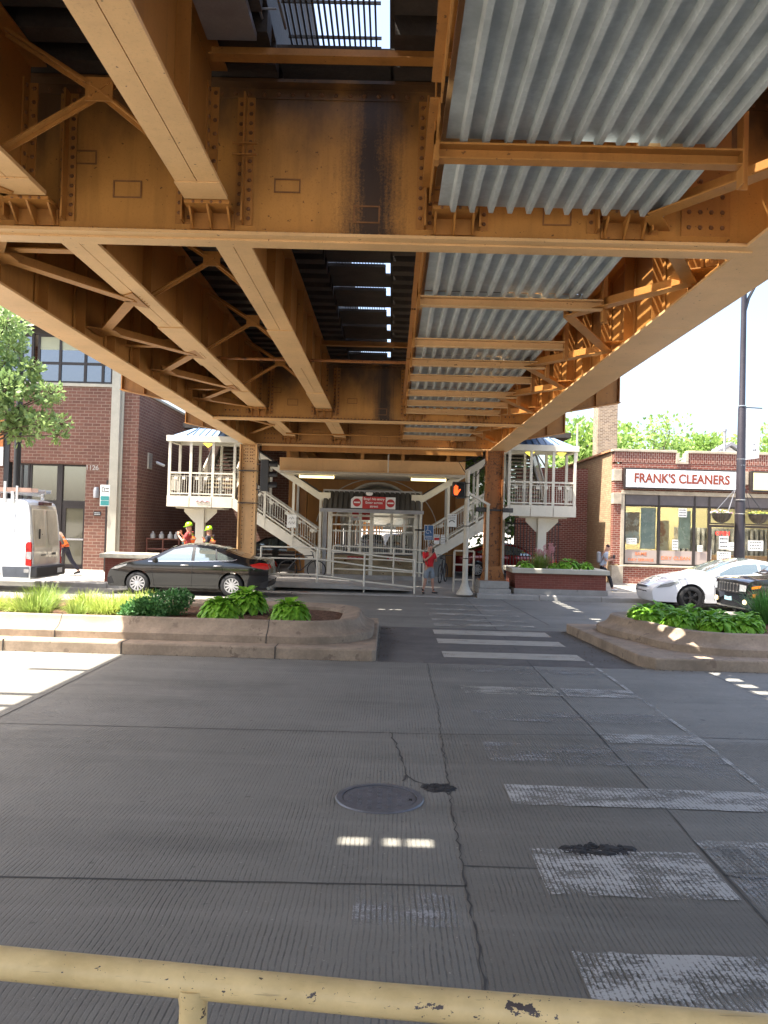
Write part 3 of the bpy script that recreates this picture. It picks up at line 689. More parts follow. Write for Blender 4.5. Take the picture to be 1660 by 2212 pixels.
# patchy boards lying on the right grating
b = MB()
for y0, y1, x0, x1 in ((-6, 3.2, 2.6, 3.6), (4.4, 5.2, 2.6, 3.05), (8.9, 9.6, 2.6, 3.6), (12.8, 13.6, 2.6, 3.2), (10.9, 11.7, 2.9, 3.6), (16.4, 17.4, 2.6, 3.6), (20.5, 26, 2.6, 3.0)): b.bx(x0, x1, y0, y1, 6.29, 6.32)
b.build('cover_board', M_tie, V)
for X in (-6.85, 5.45):
    b = MB(); b.bx(X-.02, X+.02, -8, 26, 6.18, 6.45)
    for z in (6.85, 7.25): b.tube((X, -8, z), (X, 26, z), .025, 6)
    yy = -8
    while yy < 26: b.bx(X-.03, X+.03, yy, yy+.06, 6.18, 7.25); yy += 1.6
    b.build('handrail', M_greymetal, V)
# columns at the far kerb
def column(X, Y, hw=.26, d=.36, mat=M_steel, top=4.65, z0=.55):
    b = MB()
    for s in (-1, 1):
        b.bx(X+s*hw-.022, X+s*hw+.022, Y-d/2, Y+d/2, z0, top)
    b.bx(X-hw+.022, X+hw-.022, Y-.012, Y+.012, z0, top)
    for s in (-1, 1):
        b.bx(X+s*(hw-.09)-.06, X+s*(hw-.09)+.065, Y-.024, Y-.012, z0, top)
        rivrow(b, (X+s*(hw-.1), Y-.024, z0+.5), (X+s*(hw-.1), Y-.024, top-.05), .14, 'y', -1, .015)
    for s in (-1, 1):
        for i in range(2): rivrow(b, (X+s*(.05+.06*i), Y-.026, top-.55), (X+s*(.05+.06*i), Y-.026, top-.05), .1, 'y', -1, .017)
    b.bx(X-.13, X+.13, Y-.026, Y-.0125, top-.62, top)
    g = b.build('column', mat, V)
    b = MB(); b.bx(X-.42, X+.42, Y-.34, Y+.34, z0-.03, z0); b.prism([(X-.4, z0), (X+.4, z0), (X+.27, z0+.42), (X-.27, z0+.42)], 'y', Y-.2, Y-.188); b.build('base_plate', M_rusty, g)
    b = MB(); b.bx(X-.5, X+.5, Y-.85, Y+.6, -.2, .3); b.bx(X-.46, X+.46, Y-.7, Y+.5, .3, .52); b.build('footing', M_concg, g, bevel=.02)
    return g
column(-4.62, 25.6, mat=M_flange); column(3.26, 25.6, mat=M_rusty)
# bands round the left column
b = MB()
for z in (3.78, 2.75): b.bx(-4.91, -4.33, 25.4, 25.8, z, z+.03)
b.build('strap', M_black, V)
# the viaduct carries on beyond the station
for Y in (33, 40, 48, 57, 68, 80, 94, 112, 135, 165, 205, 260, 330):
    for X in (-3.7, 2.45):
        b = MB(); b.bx(X-.2, X-.17, Y-.2, Y+.2, .15, 5.2); b.bx(X+.17, X+.2, Y-.2, Y+.2, .15, 5.2); b.bx(X-.17, X+.17, Y-.012, Y+.012, .15, 5.2); b.build('far_column', M_steel, V)
    if Y > 33:
        pts = [(-3.5, 5.3), (-3.5, 3.0)] + [(-.63+2.1*math.cos(R(180-i*15)), 2.6+1.75*math.sin(R(180-i*15))) for i in range(13)] + [(2.25, 3.0), (2.25, 5.3)]
        b = MB(); b.prism(pts, 'y', Y-.15, Y+.15); b.build('arched_bent', M_cream, V)
for x in (-3.3, -1.7, .5, 2.0):
    b = MB(); b.bx(x-.16, x+.16, 26.2, 100, 4.95, 4.98); b.bx(x-.01, x+.01, 26.2, 100, 4.98, 6.0); b.build('far_stringer', M_steel, V)
b = MB(); b.bx(-6.9, 5.6, 26.1, 32.4, 6.1, 6.3); b.bx(-8.6, 7.2, 32.4, 100, 5.95, 6.15); b.bx(-4.6, 3.4, 100, 345, 5.3, 6.15); b.build('platform_deck', M_tie, V)
b = MB(); b.bx(-8.8, -3.5, 36, 70, 9.0, 9.12); b.build('platform_canopy', M_creamdk, V)
b = MB(); b.prism([(2.6, 8.9), (7.25, 9.15), (7.25, 9.3), (2.6, 9.05)], 'y', 33.0, 70); b.build('platform_canopy', M_creamdk, V)
for yy in range(36, 70, 5):
    for xx in (-6, 5): b = MB(); b.bx(xx-.1, xx+.1, yy-.1, yy+.1, 6.15, 9.05); b.build('canopy_post', M_creamdk, V)
b = MB(); b.bx(-4.7, 3.4, 35, 35.1, 5.35, 6.1); b.bx(-4.7, 3.4, 29.2, 29.3, 5.0, 6.0); b.build('far_cross_girder', M_steel, V)
# light beam lower down between the columns, cross members and K bracing behind the kerb
b = MB(); b.bx(-4.28, 2.92, 25.95, 26.05, 4.65, 4.68); b.bx(-4.28, 2.92, 25.95, 25.965, 4.5, 4.65); b.build('portal_strut', M_steel, V)
b = MB(); b.bx(-3.9, 2.5, 27.5, 27.52, 3.98, 4.42); b.bx(-3.9, 2.5, 27.4, 27.5, 4.40, 4.42); b.bx(-3.9, 2.5, 27.4, 27.5, 3.98, 4.0)
for k in range(40): b.rivet((-3.85+k*.16, 27.5, 4.02), 'y', -1, .015)
b.build('wide_fascia_beam', M_flange, V)
for x0, x1 in ((-3.2, -2.6), (-1.2, -1.8), (-.2, -.75), (1.0, .5)):
    b = MB(); b.beam((x0, 26.3, 4.7), (x1, 26.3, 5.4), .10, .02); b.build('diagonal_brace', M_steel, V)
for x in (-3.6, -1.05, .35, 1.9):
    b = MB(); b.bx(x-.06, x+.06, 27.4, 27.44, 4.42, 5.2); b.build('drop_hanger', M_steel, V)
b = MB(); b.path([(-.15, 26.9, 3.95), (-.15, 26.9, 4.55), (-.05, 26.9, 4.68), (2.0, 26.9, 4.72), (2.2, 26.9, 4.8)], .022, 8); b.build('conduit', M_creamdk, V)
b = MB(); b.tube((-3.3, 24.4, 4.9), (.3, 24.4, 4.9), .025, 8); b.build('conduit', M_steel, V)
# equipment seen up through the gap: cable trays and a hanging ladder
b = MB(); b.bx(-1.6, -1.2, 5.6, 6.4, 6.0, 6.06); b.build('junction_box', M_greymetal, V)
b = MB()
for dx in (0, .17): b.tube((-1.22+dx, 4.6, 6.2), (-1.16+dx, 6.55, 6.2), .012, 6)
for i in range(6): b.tube((-1.215, 4.8+i*.3, 6.2), (-1.03, 4.8+i*.3, 6.2), .009, 6)
b.build('service_ladder', M_greymetal, V)
# ------------------------------------------------------------------ station: stairs, exit gate, canopy
CX0 = -.78
def rail_panel(b, p, q, h=.86, low=.08, n=None, up=True):
    # prairie-style railing panel between two points (floor level line p-q)
    p = Vector(p); q = Vector(q); d = q-p; L = math.hypot(d.x, d.y); f = lambda t, z: (p.x+d.x*t, p.y+d.y*t, p.z+d.z*t+z)
    b.beam(f(0, h), f(1, h), .05, .06); b.beam(f(0, low), f(1, low), .04, .05); b.beam(f(0, h-.12), f(1, h-.12), .02, .022)
    n = n or max(5, int(L/.085))
    for i in range(1, n):
        t = i/n; top = h if i in (2, n-2) or i % 5 == 0 else h-.12; bot = low if (i < 4 or i > n-4) else low+.14
        b.beam(f(t, bot), f(t, top), .014, .014, up=(1, 0, 0))
    b.beam(f(3.5/n, low+.14), f(1-3.5/n, low+.14), .016, .02)
    for t0 in (1.6/n, 1-2.9/n):
        if t0+1.4/n < 1: b.beam(f(t0, h-.2), f(t0+1.4/n, h-.2), .02, .11)
def stairs(s, label):
    X = lambda r: CX0+s*r
    t = thing('station_stairs', label, 'staircase', (X(5.5), 30.2, .15), 0, 'cream station staircases')
    def bx(b, r0, r1, *a): b.bx(min(X(r0), X(r1)), max(X(r0), X(r1)), *a)
    b = MB(); bx(b, 5.15, 7.68, 30.0, 31.5, 3.0, 3.1); b.build('landing_floor', M_creamdk, t)
    b = MB()
    for r0, r1 in ((5.22, 5.97), (5.99, 6.82), (6.84, 7.68)): bx(b, r0, r1, 29.94, 29.98, 2.68, 3.09)
    bx(b, 7.64, 7.68, 29.98, 31.5, 2.68, 3.09); b.prism([(X(5.2), 3.09), (X(5.2), 2.68), (X(4.85), 2.42), (X(4.85), 2.85)], 'y', 29.94, 29.98)
    b.build('fascia', M_cream, t)
    for r in (7.62, 6.82, 5.98, 5.17):
        for y in (30.0, 31.45):
            b = MB(); bx(b, r-.05, r+.05, y-.04, y+.04, 3.0, 5.2); b.build('post', M_cream, t)
    for r0, r1 in ((5.22, 5.93), (6.03, 6.77), (6.87, 7.57)):
        b = MB(); rail_panel(b, (X(r0), 29.99, 3.1), (X(r1), 29.99, 3.1)); b.build('railing', M_cream, t)
    b = MB(); rail_panel(b, (X(7.62), 30.05, 3.1), (X(7.62), 31.4, 3.1)); b.build('railing', M_cream, t)
    b = MB(); bx(b, 5.05, 7.75, 29.9, 30.06, 5.14, 5.36); bx(b, 5.05, 7.75, 31.4, 31.5, 5.14, 5.36); bx(b, 7.6, 7.75, 30.06, 31.4, 5.14, 5.36); b.build('roof_beam', M_cream, t)
    # pitched standing seam roof
    b = MB(); y0, y1 = 29.95, 31.8
    for k, (ra, rb) in enumerate([(5.1+i*.24, 5.1+(i+1)*.24) for i in range(10)]):
        tr = lambda r: 5.37; b.add([(X(ra), y0, 5.37), (X(rb), y0, 5.37), (X(min(rb, 7.0)), 31.0, 5.76), (X(min(ra, 7.0)), 31.0, 5.76)], [(0, 1, 2, 3)])
        b.beam((X(min(ra, 7.0)), y0, 5.385), (X(min(ra, 6.8)), 31.0, 5.775), .02, .04)
    b.add([(X(7.5), y0, 5.37), (X(7.7), y0, 5.37), (X(7.7), 31.8, 5.37), (X(7.0), 31.0, 5.76)], [(0, 1, 2, 3)])
    b.add([(X(5.1), y0, 5.368), (X(7.7), y0, 5.368), (X(7.7), 31.8, 5.368), (X(5.1), 31.8, 5.368)], [(0, 1, 2, 3)])
    b.build('roof', plain('blue-grey roof sheet', (.15, .22, .32), .5, .1, .08, 4), t, fix=False)
    for r in (6.3,) if s < 0 else (6.0, 7.2):
        b = MB(); b.add([(X(r)-.17, 30.3, 5.13), (X(r)+.17, 30.3, 5.13), (X(r)+.17, 30.6, 5.13), (X(r)-.17, 30.6, 5.13), (X(r), 30.45, 4.97)], [(3, 2, 1, 0), (0, 1, 4), (1, 2, 4), (2, 3, 4), (3, 0, 4)])
        b.build('corner_lamp', glow('yellow lamp glow', (.8, .65, .08), .5), t)
    # support column with flared head
    b = MB(); bx(b, 6.36, 6.68, 30.4, 30.72, .1, 2.68)
    for s2 in (-1, 1): b.prism([(X(6.52)+s2*.16, 2.64), (X(6.52)+s2*.62, 2.64), (X(6.52)+s2*.62, 2.5), (X(6.52)+s2*.22, 2.1), (X(6.52)+s2*.16, 2.1)], 'y', 30.5, 30.56)
    b.build('support_column', M_cream, t)
    b = MB(); bx(b, 5.0, 5.3, 31.8, 32.1, .1, 2.9); b.build('support_column', M_creamdk, t)
    b = MB(); bx(b, 5.6, 7.4, 30.2, 31.3, 2.62, 2.68); b.build('landing_beam', M_creamdk, t)
    # lower flight, running from the landing towards the middle
    ra, za, rb, zb = 5.0, 3.0, 1.93, 1.0; n = 12
    b = MB()
    for y in (30.0, 31.35):
        b.prism([(X(ra), za+.05), (X(rb+.15), zb+.15), (X(rb), zb+.05), (X(rb), .88), (X(rb+.35), .88), (X(ra), za-.45)], 'y', y, y+.04)
    for k in (.33, .68): r = ra+(rb-ra)*k; z = za+(zb-za)*k; bx(b, r-.015, r+.015, 29.985, 30.0, z-.4, z+.05)
    b.build('stringer_beam', M_cream, t)
    b = MB()
    for i in range(n):
        r = ra+(rb-ra)*i/n; z = za+(zb-za)*(i+1)/n; bx(b, r, r+(rb-ra)/n*1.1, 30.05, 31.34, z, z+.04); bx(b, r, r+.015, 30.05, 31.34, z, z+.17)
    b.build('steps', M_creamdk, t)
    for y in (29.98, 31.38):
        for k0, k1 in ((.0, .32), (.34, .67), (.69, .98)):
            b = MB(); rail_panel(b, (X(ra+(rb-ra)*k0), y, za+(zb-za)*k0+.08), (X(ra+(rb-ra)*k1), y, za+(zb-za)*k1+.08)); b.build('railing', M_cream, t)
        for k in (.33, .68):
            r = ra+(rb-ra)*k; z = za+(zb-za)*k; b = MB(); bx(b, r-.045, r+.045, y-.02, y+.06, z, 5.1-2.05*k); b.build('post', M_cream, t)
        b = MB(); bx(b, rb-.09, rb+.0, y-.02, y+.07, .3, 3.1); b.build('post', M_cream, t)
        b = MB(); b.prism([(X(5.15), 5.36), (X(5.15), 5.1), (X(1.95), 3.09), (X(1.95), 3.36)], 'y', y-.03, y+.05); bx(b, 1.52, 1.95, y-.03, y+.05, 3.09, 3.36); b.build('canopy_beam', M_cream, t)
    b = MB(); b.prism([(X(5.15), 5.42), (X(5.15), 5.37), (X(1.95), 3.37), (X(1.95), 3.42)], 'y', 29.9, 31.6); b.build('stair_canopy', M_dkbrown, t)
    # upper flight going away to the platform
    b = MB(); n = 16
    for i in range(n):
        y = 31.6+i*.27; z = 3.1+(i+1)*.175; bx(b, 5.5, 6.75, y, y+.3, z-.04, z); bx(b, 5.5, 6.75, y, y+.02, z-.11, z)
    b.build('upper_steps', plain('worn treads', (.40, .33, .22), .8, 0, .3, 5), t)
    for r in (5.45, 6.8):
        b = MB(); rail_panel(b, (X(r), 31.6, 3.2), (X(r), 35.9, 6.0), n=34); b.beam((X(r), 31.6, 3.1), (X(r), 35.9, 5.9), .05, .3); b.build('railing', M_creamdk, t)
    return t
g_ = stairs(-1, 'cream steel staircase with blue roofed landing, left of the exit gate behind the dark sedan')
b = MB(); b.path([(-7.35, 29.935, 2.9), (-7.28, 29.935, 2.94), (-7.2, 29.935, 2.88), (-7.12, 29.935, 2.95), (-7.02, 29.935, 2.88), (-6.93, 29.935, 2.93), (-6.85, 29.935, 2.89)], .022, 5); b.build('graffiti', plain('pink spray paint', (.6, .25, .3), .7), g_)
stairs(1, 'cream steel staircase with blue roofed landing, right of the exit gate beside the cleaners')

# exit gate house
G = thing('station_exit_gate', 'cream barred station exit gate under a dark ribbed awning', 'gate', (CX0, 30.3, .15))
b = MB(); b.bx(-3.4, 2.0, 29.9, 30.25, .1, .3); b.build('threshold', M_concg, G)
for i in range(4):
    b = MB(); b.bx(-2.6, 1.0, 30.3+i*.3, 31.8, .3+i*.175, .3+(i+1)*.175); b.build('step', plain('stained step', (.36, .29, .18), .85, 0, .35, 3, spots=((.1, .05, .02), .6, 6), world=True), G)
b = MB(); b.bx(-3.4, 2.2, 31.8, 50, .1, 1.0); b.build('floor', M_concg, G)
for x0, x1, z0 in ((-2.37, -2.21, .15), (.85, 1.0, .15), (-.80, -.66, .15)):
    b = MB(); b.bx(x0, x1, 30.0, 30.12, z0, 2.75); b.build('gate_post', M_cream, G)
for x0, x1 in ((-2.56, -2.42), (1.03, 1.17)):
    b = MB(); b.bx(x0, x1, 30.05, 30.2, .15, 3.3); b.build('awning_post', M_greymetal, G)
b = MB()
for x in (-1.55, .02, .5, -1.15): b.bx(x-.045, x+.045, 30.02, 30.08, 1.1, 2.75)
for z in (2.18, 1.94, 1.14): b.bx(-2.2, .84, 30.03, 30.07, z-.03, z+.03)
for x in [-2.15+.09*i for i in range(34)]:
    if z: b.bx(x-.007, x+.007, 30.04, 30.056, 1.14, 1.94)
b.build('barred_panel', M_cream, G)
b = MB()
for i in range(19):
    x = -2.55+i*.192; b.add([(x, 29.55, 2.76), (x+.125, 29.55, 2.76), (x+.125, 30.25, 3.44), (x, 30.25, 3.44)], [(0, 1, 2, 3)])
    b.add([(x+.125, 29.55, 2.76), (x+.192, 29.58, 2.72), (x+.192, 30.28, 3.40), (x+.125, 30.25, 3.44)], [(0, 1, 2, 3)])
b.build('awning', plain('dark ribbed awning', (.075, .07, .068), .6, .2, .15, 4), G, fix=False)
b = MB(); b.bx(-2.65, 1.2, 29.5, 29.62, 2.63, 2.76); b.bx(-2.6, 1.15, 30.25, 30.3, 3.38, 3.5); b.build('gutter', M_greymetal, G)
b = MB(); b.bx(-2.3, .95, 29.72, 29.76, 2.48, 2.56); b.build('header', M_creamdk, G)
b = MB(); b.bx(-3.95, 2.5, 28.2, 31.8, 3.98, 4.02); b.bx(-3.95, 2.5, 28.1, 28.2, 3.94, 4.06); b.build('canopy_ceiling', M_creamdk, G)
b = MB(); b.bx(.9, 1.5, 29.9, 29.98, 2.02, 2.08); b.build('latch_bar', M_dkbrown, G)
# vaulted rear wall with arch
pts = [(-4.4, 5.4), (-4.4, 1.0), (-2.35, 1.0), (-2.35, 2.2)]+[(-.6+1.75*math.cos(R(180-i*12)), 2.2+1.8*math.sin(R(180-i*12))) for i in range(1, 15)]+[(1.15, 2.2), (1.15, 1.0), (3.1, 1.0), (3.1, 5.4)]
b = MB(); b.prism(pts, 'y', 34.0, 34.08); b.build('arched_portal', M_steel, G)
b = MB(); b.path([(-.6+1.75*math.cos(R(180-i*9)), 33.97, 2.2+1.8*math.sin(R(180-i*9))) for i in range(21)], .045, 6); b.build('arch_rim', M_cream, G)
b = MB(); b.path([(-.6+2.5*math.cos(R(170-i*8)), 32.8, 1.9+2.2*math.sin(R(170-i*8))) for i in range(21)], .02, 6); b.build('arch_rim', M_creamdk, G)
for Y in (36, 38.4, 41, 44, 47.5, 52, 57):
    b = MB(); b.path([(-.55+1.7*math.cos(R(180-i*10)), Y, 2.3+1.55*math.sin(R(180-i*10))) for i in range(19)], .07, 6); b.build('vault_rib', M_cream, G)
    for sx in (-2.2, 1.1):
        b = MB(); b.bx(sx-.06, sx+.06, Y-.06, Y+.06, 1.0, 2.35); b.build('vault_post', M_cream, G)
b = MB(); vs = []; 
for i in range(13):
    a = R(180-i*15); vs += [(-.55+1.78*math.cos(a), 34.1, 2.3+1.62*math.sin(a)), (-.55+1.78*math.cos(a), 57, 2.3+1.62*math.sin(a))]
b.add(vs, [(2*i, 2*i+1, 2*i+3, 2*i+2) for i in range(3, 9)]); b.build('vault_panel', M_creamdk, G, fix=False)
for x in (-1.9, .5):  # turnstile rails seen through the bars
    for y in (33, 35.5):
        b = MB(); b.path([(x, y, 1.0), (x, y, 1.9), (x+.5, y, 1.95), (x+.5, y, 1.0)], .03, 6); b.build('inner_rail', M_greymetal, G)

def sign(name, label, cat, x0, x1, y, z0, z1, col, frame=None, grp=None, t=.012):
    r = thing(name, label, cat, ((x0+x1)/2, y, z0), 0, grp); b = MB(); b.bx(x0, x1, y-t, y, z0, z1); b.build('panel', col, r, bevel=.004)
    if frame:
        q = MB(); e = .012
        for a in ((x0-e, x1+e, z1, z1+e), (x0-e, x1+e, z0-e, z0), (x0-e, x0, z0, z1), (x1, x1+e, z0, z1)): q.bx(a[0], a[1], y-t-.004, y, a[2], a[3])
        q.build('frame', frame, r)
    return r
# awning sign
S1 = thing('no_entry_sign', 'red and white sign with two no entry discs across the dark awning', 'sign', (-.7, 29.4, 2.75))
b = MB(); b.prism([(-1.50, 2.80), (-1.08, 2.80), (-1.08, 3.22), (-1.38, 3.22), (-1.50, 3.12)], 'y', 29.44, 29.46); b.bx(-.22, .14, 29.44, 29.46, 2.78, 3.22); b.build('white_panel', M_white, S1)
b = MB(); b.bx(-1.08, -.22, 29.437, 29.457, 2.78, 3.23); b.build('red_panel', M_signred, S1)
for x in (-1.28, -.04):
    b = MB(); b.lathe([(0, 29.432), (.15, 29.432), (.15, 29.44)], (x, 0, 3.0), 24, ax='y'); b.build('disc', M_signred, S1, fix=False)
    b = MB(); b.bx(x-.11, x+.11, 29.427, 29.431, 2.98, 3.03); b.build('bar', M_white, S1)
for i, l in enumerate(('Stop! No entry', 'Enter across', 'street')): text('lettering', l, .125, M_white, S1, face_y(-.65, 29.434, 3.14-.135*i), .002)
b = MB(); b.lathe([(0, 0), (.09, .01), (.13, .06), (.13, .12), (0, .13)], (-.83, 29.45, 3.26), 20); tag(b.build('security_camera', M_white, loc=(-.83, 29.45, 3.26), smooth=True), 'white dome camera above the red sign on the awning', 'security camera')
S2 = thing('no_entry_sign', 'small no entry sign hanging inside the barred gate', 'sign', (-1.1, 31.2, 2.3))
b = MB(); b.bx(-1.62, -1.22, 31.2, 31.22, 2.35, 2.78); b.build('white_panel', M_white, S2)
b = MB(); b.bx(-1.21, -.72, 31.2, 31.22, 2.38, 2.72); b.build('red_panel', M_signred, S2)
b = MB(); b.lathe([(0, 31.19), (.14, 31.19), (.14, 31.2)], (-1.4, 0, 2.6), 20, ax='y'); b.build('disc', M_signred, S2, fix=False)
text('lettering', 'No Entry', .115, M_white, S2, face_y(-.96, 31.196, 2.55), .002)
for x, lab in ((-1.3, 'red no entry strip on the step riser left of the middle gate post'), (.2, 'red no entry strip on the step riser right of the middle gate post')):
    s_ = sign('step_sign', lab, 'sign', x-.32, x+.32, 30.29, .86, .98, M_signred, grp='red strips across the station steps'); text('lettering', 'Stop! No entry', .075, M_white, s_, face_y(x, 30.276, .92), .001)
# fluorescent lamps (lit)
M_tube = glow('lit tube', (1.0, .80, .34), .75)
for x, lab in ((-2.78, 'lit yellowish tube lamp under the canopy, left of the awning'), (1.33, 'lit yellowish tube lamp under the canopy, right of the awning')):
    t = thing('tube_lamp', lab, 'lamp', (x, 29.3, 3.9), 0, 'tube lamps under the station canopy')
    b = MB(); b.tube((x-.64, 29.3, 3.90), (x+.64, 29.3, 3.90), .055, 12); b.build('diffuser', M_tube, t, smooth=True)
    b = MB(); b.bx(x-.6, x+.6, 29.26, 29.34, 3.94, 3.98); b.build('housing', M_greymetal, t)
# papers and wheelchair sign
def squig(s_, x0, x1, z0, z1, y, rows, mat=M_ink):
    b = MB()
    for i in range(rows):
        z = z1-(i+.7)*(z1-z0)/(rows+.4); h = (z1-z0)/rows*.16; x = x0+.1*(x1-x0)
        while x < x1-.12*(x1-x0):
            w_ = rnd.uniform(.06, .16)*(x1-x0); b.bx(x, min(x+w_, x1-.08*(x1-x0)), y-.002, y, z-h, z+h); x += w_+.04*(x1-x0)
    b.build('print', mat, s_)
s_ = sign('paper_notice', 'handwritten white notice tied to the left stair railing', 'notice', -3.9, -3.55, 29.92, 2.0, 2.5, M_paper); 
b = MB(); b.path([(-3.83, 29.905, 2.33), (-3.78, 29.905, 2.4), (-3.74, 29.905, 2.32), (-3.70, 29.905, 2.41), (-3.64, 29.905, 2.34)], .007, 5); b.path([(-3.84, 29.905, 2.17), (-3.8, 29.905, 2.24), (-3.77, 29.905, 2.15), (-3.7, 29.905, 2.23), (-3.66, 29.905, 2.15), (-3.62, 29.905, 2.23)], .007, 5); b.build('handwriting', M_ink, s_)
s_ = sign('paper_notice', 'white printed notice with rounded emblem on the right stair railing', 'notice', 2.1, 2.45, 29.92, 2.2, 2.68, M_paper); squig(s_, 2.1, 2.45, 2.45, 2.68, 29.908, 3)
b = MB(); b.lathe([(.09, 29.905), (.12, 29.905), (.12, 29.908)], (2.27, 0, 2.33), 20, ax='y', a0=R(20), a1=R(160)); b.build('emblem', M_ink, s_, fix=False)
s_ = sign('paper_notice', 'small white notice with a red band beside the wheelchair sign', 'notice', 1.62, 1.82, 29.92, 1.55, 1.9, M_paper); b = MB(); b.bx(1.63, 1.81, 29.904, 29.908, 1.68, 1.78); b.build('red_band', M_signred, s_); squig(s_, 1.62, 1.82, 1.79, 1.9, 29.908, 2)
s_ = sign('paper_notice', 'small white notice nearest the stair post, right of the red banded one', 'notice', 1.87, 2.03, 29.92, 1.55, 1.9, M_paper); squig(s_, 1.87, 2.03, 1.55, 1.9, 29.908, 5)
M_blue = plain('sign blue', (.03, .10, .24), .45, 0, .05, 5)
s_ = sign('wheelchair_sign', 'blue accessibility sign with white wheelchair symbol above the person in red', 'sign', 1.18, 1.48, 27.9, 1.72, 2.22, M_blue, M_white)
b = MB(); y = 27.885; x = 1.32; b.path([(x-.035, y, 2.14), (x-.03, y, 2.04), (x+.045, y, 2.04), (x+.07, y, 1.96), (x+.095, y, 1.965)], .008, 6)
b.path([(x-.035+.06*math.cos(R(100+i*20)), y, 2.0+.06*math.sin(R(100+i*20))) for i in range(12)], .007, 6); b.lathe([(0, y-.003), (.018, y-.003), (.018, y+.003)], (x-.037, 0, 2.165), 10, ax='y'); b.build('wheelchair_symbol', M_white, s_)
squig(s_, 1.18, 1.48, 1.74, 1.88, 27.887, 2, M_white)
b = MB(); b.tube((1.33, 27.92, .15), (1.33, 27.92, 2.25), .02, 8); b.build('post', M_greymetal, s_)

# ramp railings
def rline(name, label, pts, zr, r=.026):
    t = thing(name, label, 'railing', (pts[0][0], pts[0][1], .1), 0, 'cream pipe railings of the ramp')
    for x, y, z in pts:
        b = MB(); b.tube((x, y, z-.12), (x, y, z+zr[0]), r*1.15, 10); b.build('post', M_cream, t, smooth=True)
    for h in zr:
        b = MB(); b.path([(x, y, z+h) for x, y, z in pts], r, 10); b.build('rail', M_cream, t, smooth=True)
    return t
rline('ramp_railing', 'cream pipe railing sloping down to the kerb in front of the exit gate', [(-4.05, 25.05, .33), (-2.28, 25.05, .33), (-.80, 25.05, .17), (.78, 25.05, .03)], (1.07, .72, .22))
rline('ramp_railing', 'level cream pipe railing just in front of the awning steps', [(-1.95, 27.4, .30), (.12, 27.4, .27), (1.15, 27.4, .22)], (1.13, .72, .35))
b = MB(); b.prism([(-4.1, .149), (-4.1, .33), (-2.3, .33), (.7, .153), (.7, .149)], 'y', 24.95, 27.6); struct(b.build('station_ramp', M_concg))
t = thing('short_railing', 'short grey-cream tube railing frame behind the pedestrian signal post', 'railing', (2.35, 25.6, .15))
for x in (2.05, 2.68):
    b = MB(); b.tube((x, 25.6, .1), (x, 25.6, 1.42), .035, 8); b.build('post', M_creamdk, t)
for z in (1.42, .98, .5): b = MB(); b.tube((2.05, 25.6, z), (2.68, 25.6, z), .03, 8); b.build('rail', M_creamdk, t)
# foreground railing
FR = thing('foreground_railing', 'chipped cream-yellow pipe railing right in front of the viewer', 'railing', (-.31, 1.3, .45))
def chipm():
    s = NT('chipped cream paint'); v = s.pos(); col = (.68, .52, .26)
    c = s.mix(s.ramp(s.noise(v, 14, 4), .3, .7), mul(col, .86), mul(col, 1.12)); g = s.ramp(s.noise(s.scalev(v, .6, 1, 1), 24, 5, .7), .625, .635)
    g2 = s.ramp(s.noise(v, 110, 3), .68, .70); c = s.mix(s.math('MULTIPLY', s.ramp(s.noise(s.scalev(v, .5, 1, 1), 9, 6, .7), .45, .7), .5), c, (.42, .30, .12)); sc_ = s.ramp(s.noise(s.scalev(v, 3, 60, 60), 3, 3), .66, .69); c = s.mix(s.math('MULTIPLY', sc_, .5), c, (.25, .18, .10)); c = s.mix(s.math('MAXIMUM', g, g2), c, s.mix(s.noise(v, 12, 2), (.05, .02, .008), (.10, .10, .11)))
    s.base(c, .42, 0, .4); s.bump(s.math('ADD', s.math('MULTIPLY', g, -1), s.math('MULTIPLY', s.noise(v, 200, 2), .25)), .4, .002); return s.m
M_chip = chipm()
b = MB(); b.path([(-3.2, 1.52, 1.36), (-.67, 1.39, 1.303), (.01, 1.35, 1.283), (.64, 1.305, 1.278), (3, 1.15, 1.25)], .0262, 24); b.build('rail', M_chip, FR, smooth=True)
for x, y, zt in ((-.312, 1.367, 1.285), (-1.9, 1.455, 1.33), (1.6, 1.24, 1.26)):
    b = MB(); b.path([(x, y, .45), (x, y, zt-.03), (x, y, zt+.005)], [.0235, .0235, .030], 20); b.build('post', M_chip, FR, smooth=True)
b = MB(); b.path([(-3.2, 1.52, .9), (-.67, 1.39, .84), (.64, 1.305, .8), (3, 1.15, .75)], .024, 16); b.build('lower_rail', M_chip, FR, smooth=True)
# ------------------------------------------------------------------ left brick building
M_glassd = glass('dark window glass', (.20, .22, .25), .02); M_glassd.node_tree.nodes['Principled BSDF'].inputs['Metallic'].default_value = .8
M_blind = plain('roller blind', (.42, .44, .33), .7, 0, .05, 3)
LB = thing('brick_building', 'plum brick building with concrete pilaster and banded upper windows on the left', 'building', (-13, 31.1, .15))
b = MB(); F = 31.1
b.bx(-11.98, -11.06, F, F+.35, .1, 7.3); b.bx(-15.0, -11.98, F, F+.35, 4.28, 7.3); b.bx(-30, -15.2, F, F+.35, .1, 7.3); b.build('front_wall', M_brickL, LB)
b = MB(); b.bx(-10.36, -10.02, F+.15, 46, .1, 7.2); b.bx(-10.70, -10.37, F+.16, F+.5, .1, 7.25); b.build('side_wall', M_brickL, LB)
b = MB(); b.bx(-10.45, -9.97, F+.12, 46, 7.2, 7.3); b.build('coping', M_pil, LB)
b = MB(); b.bx(-11.06, -10.72, F-.06, F+.3, .1, 9.7); b.bx(-10.72, -10.62, F+.1, F+.3, .1, 7.3); b.build('pilaster', M_pil, LB, bevel=.01)
b = MB(); b.bx(-15.2, -15.0, F-.04, F+.3, .1, 7.3); b.build('steel_pier', M_black, LB)
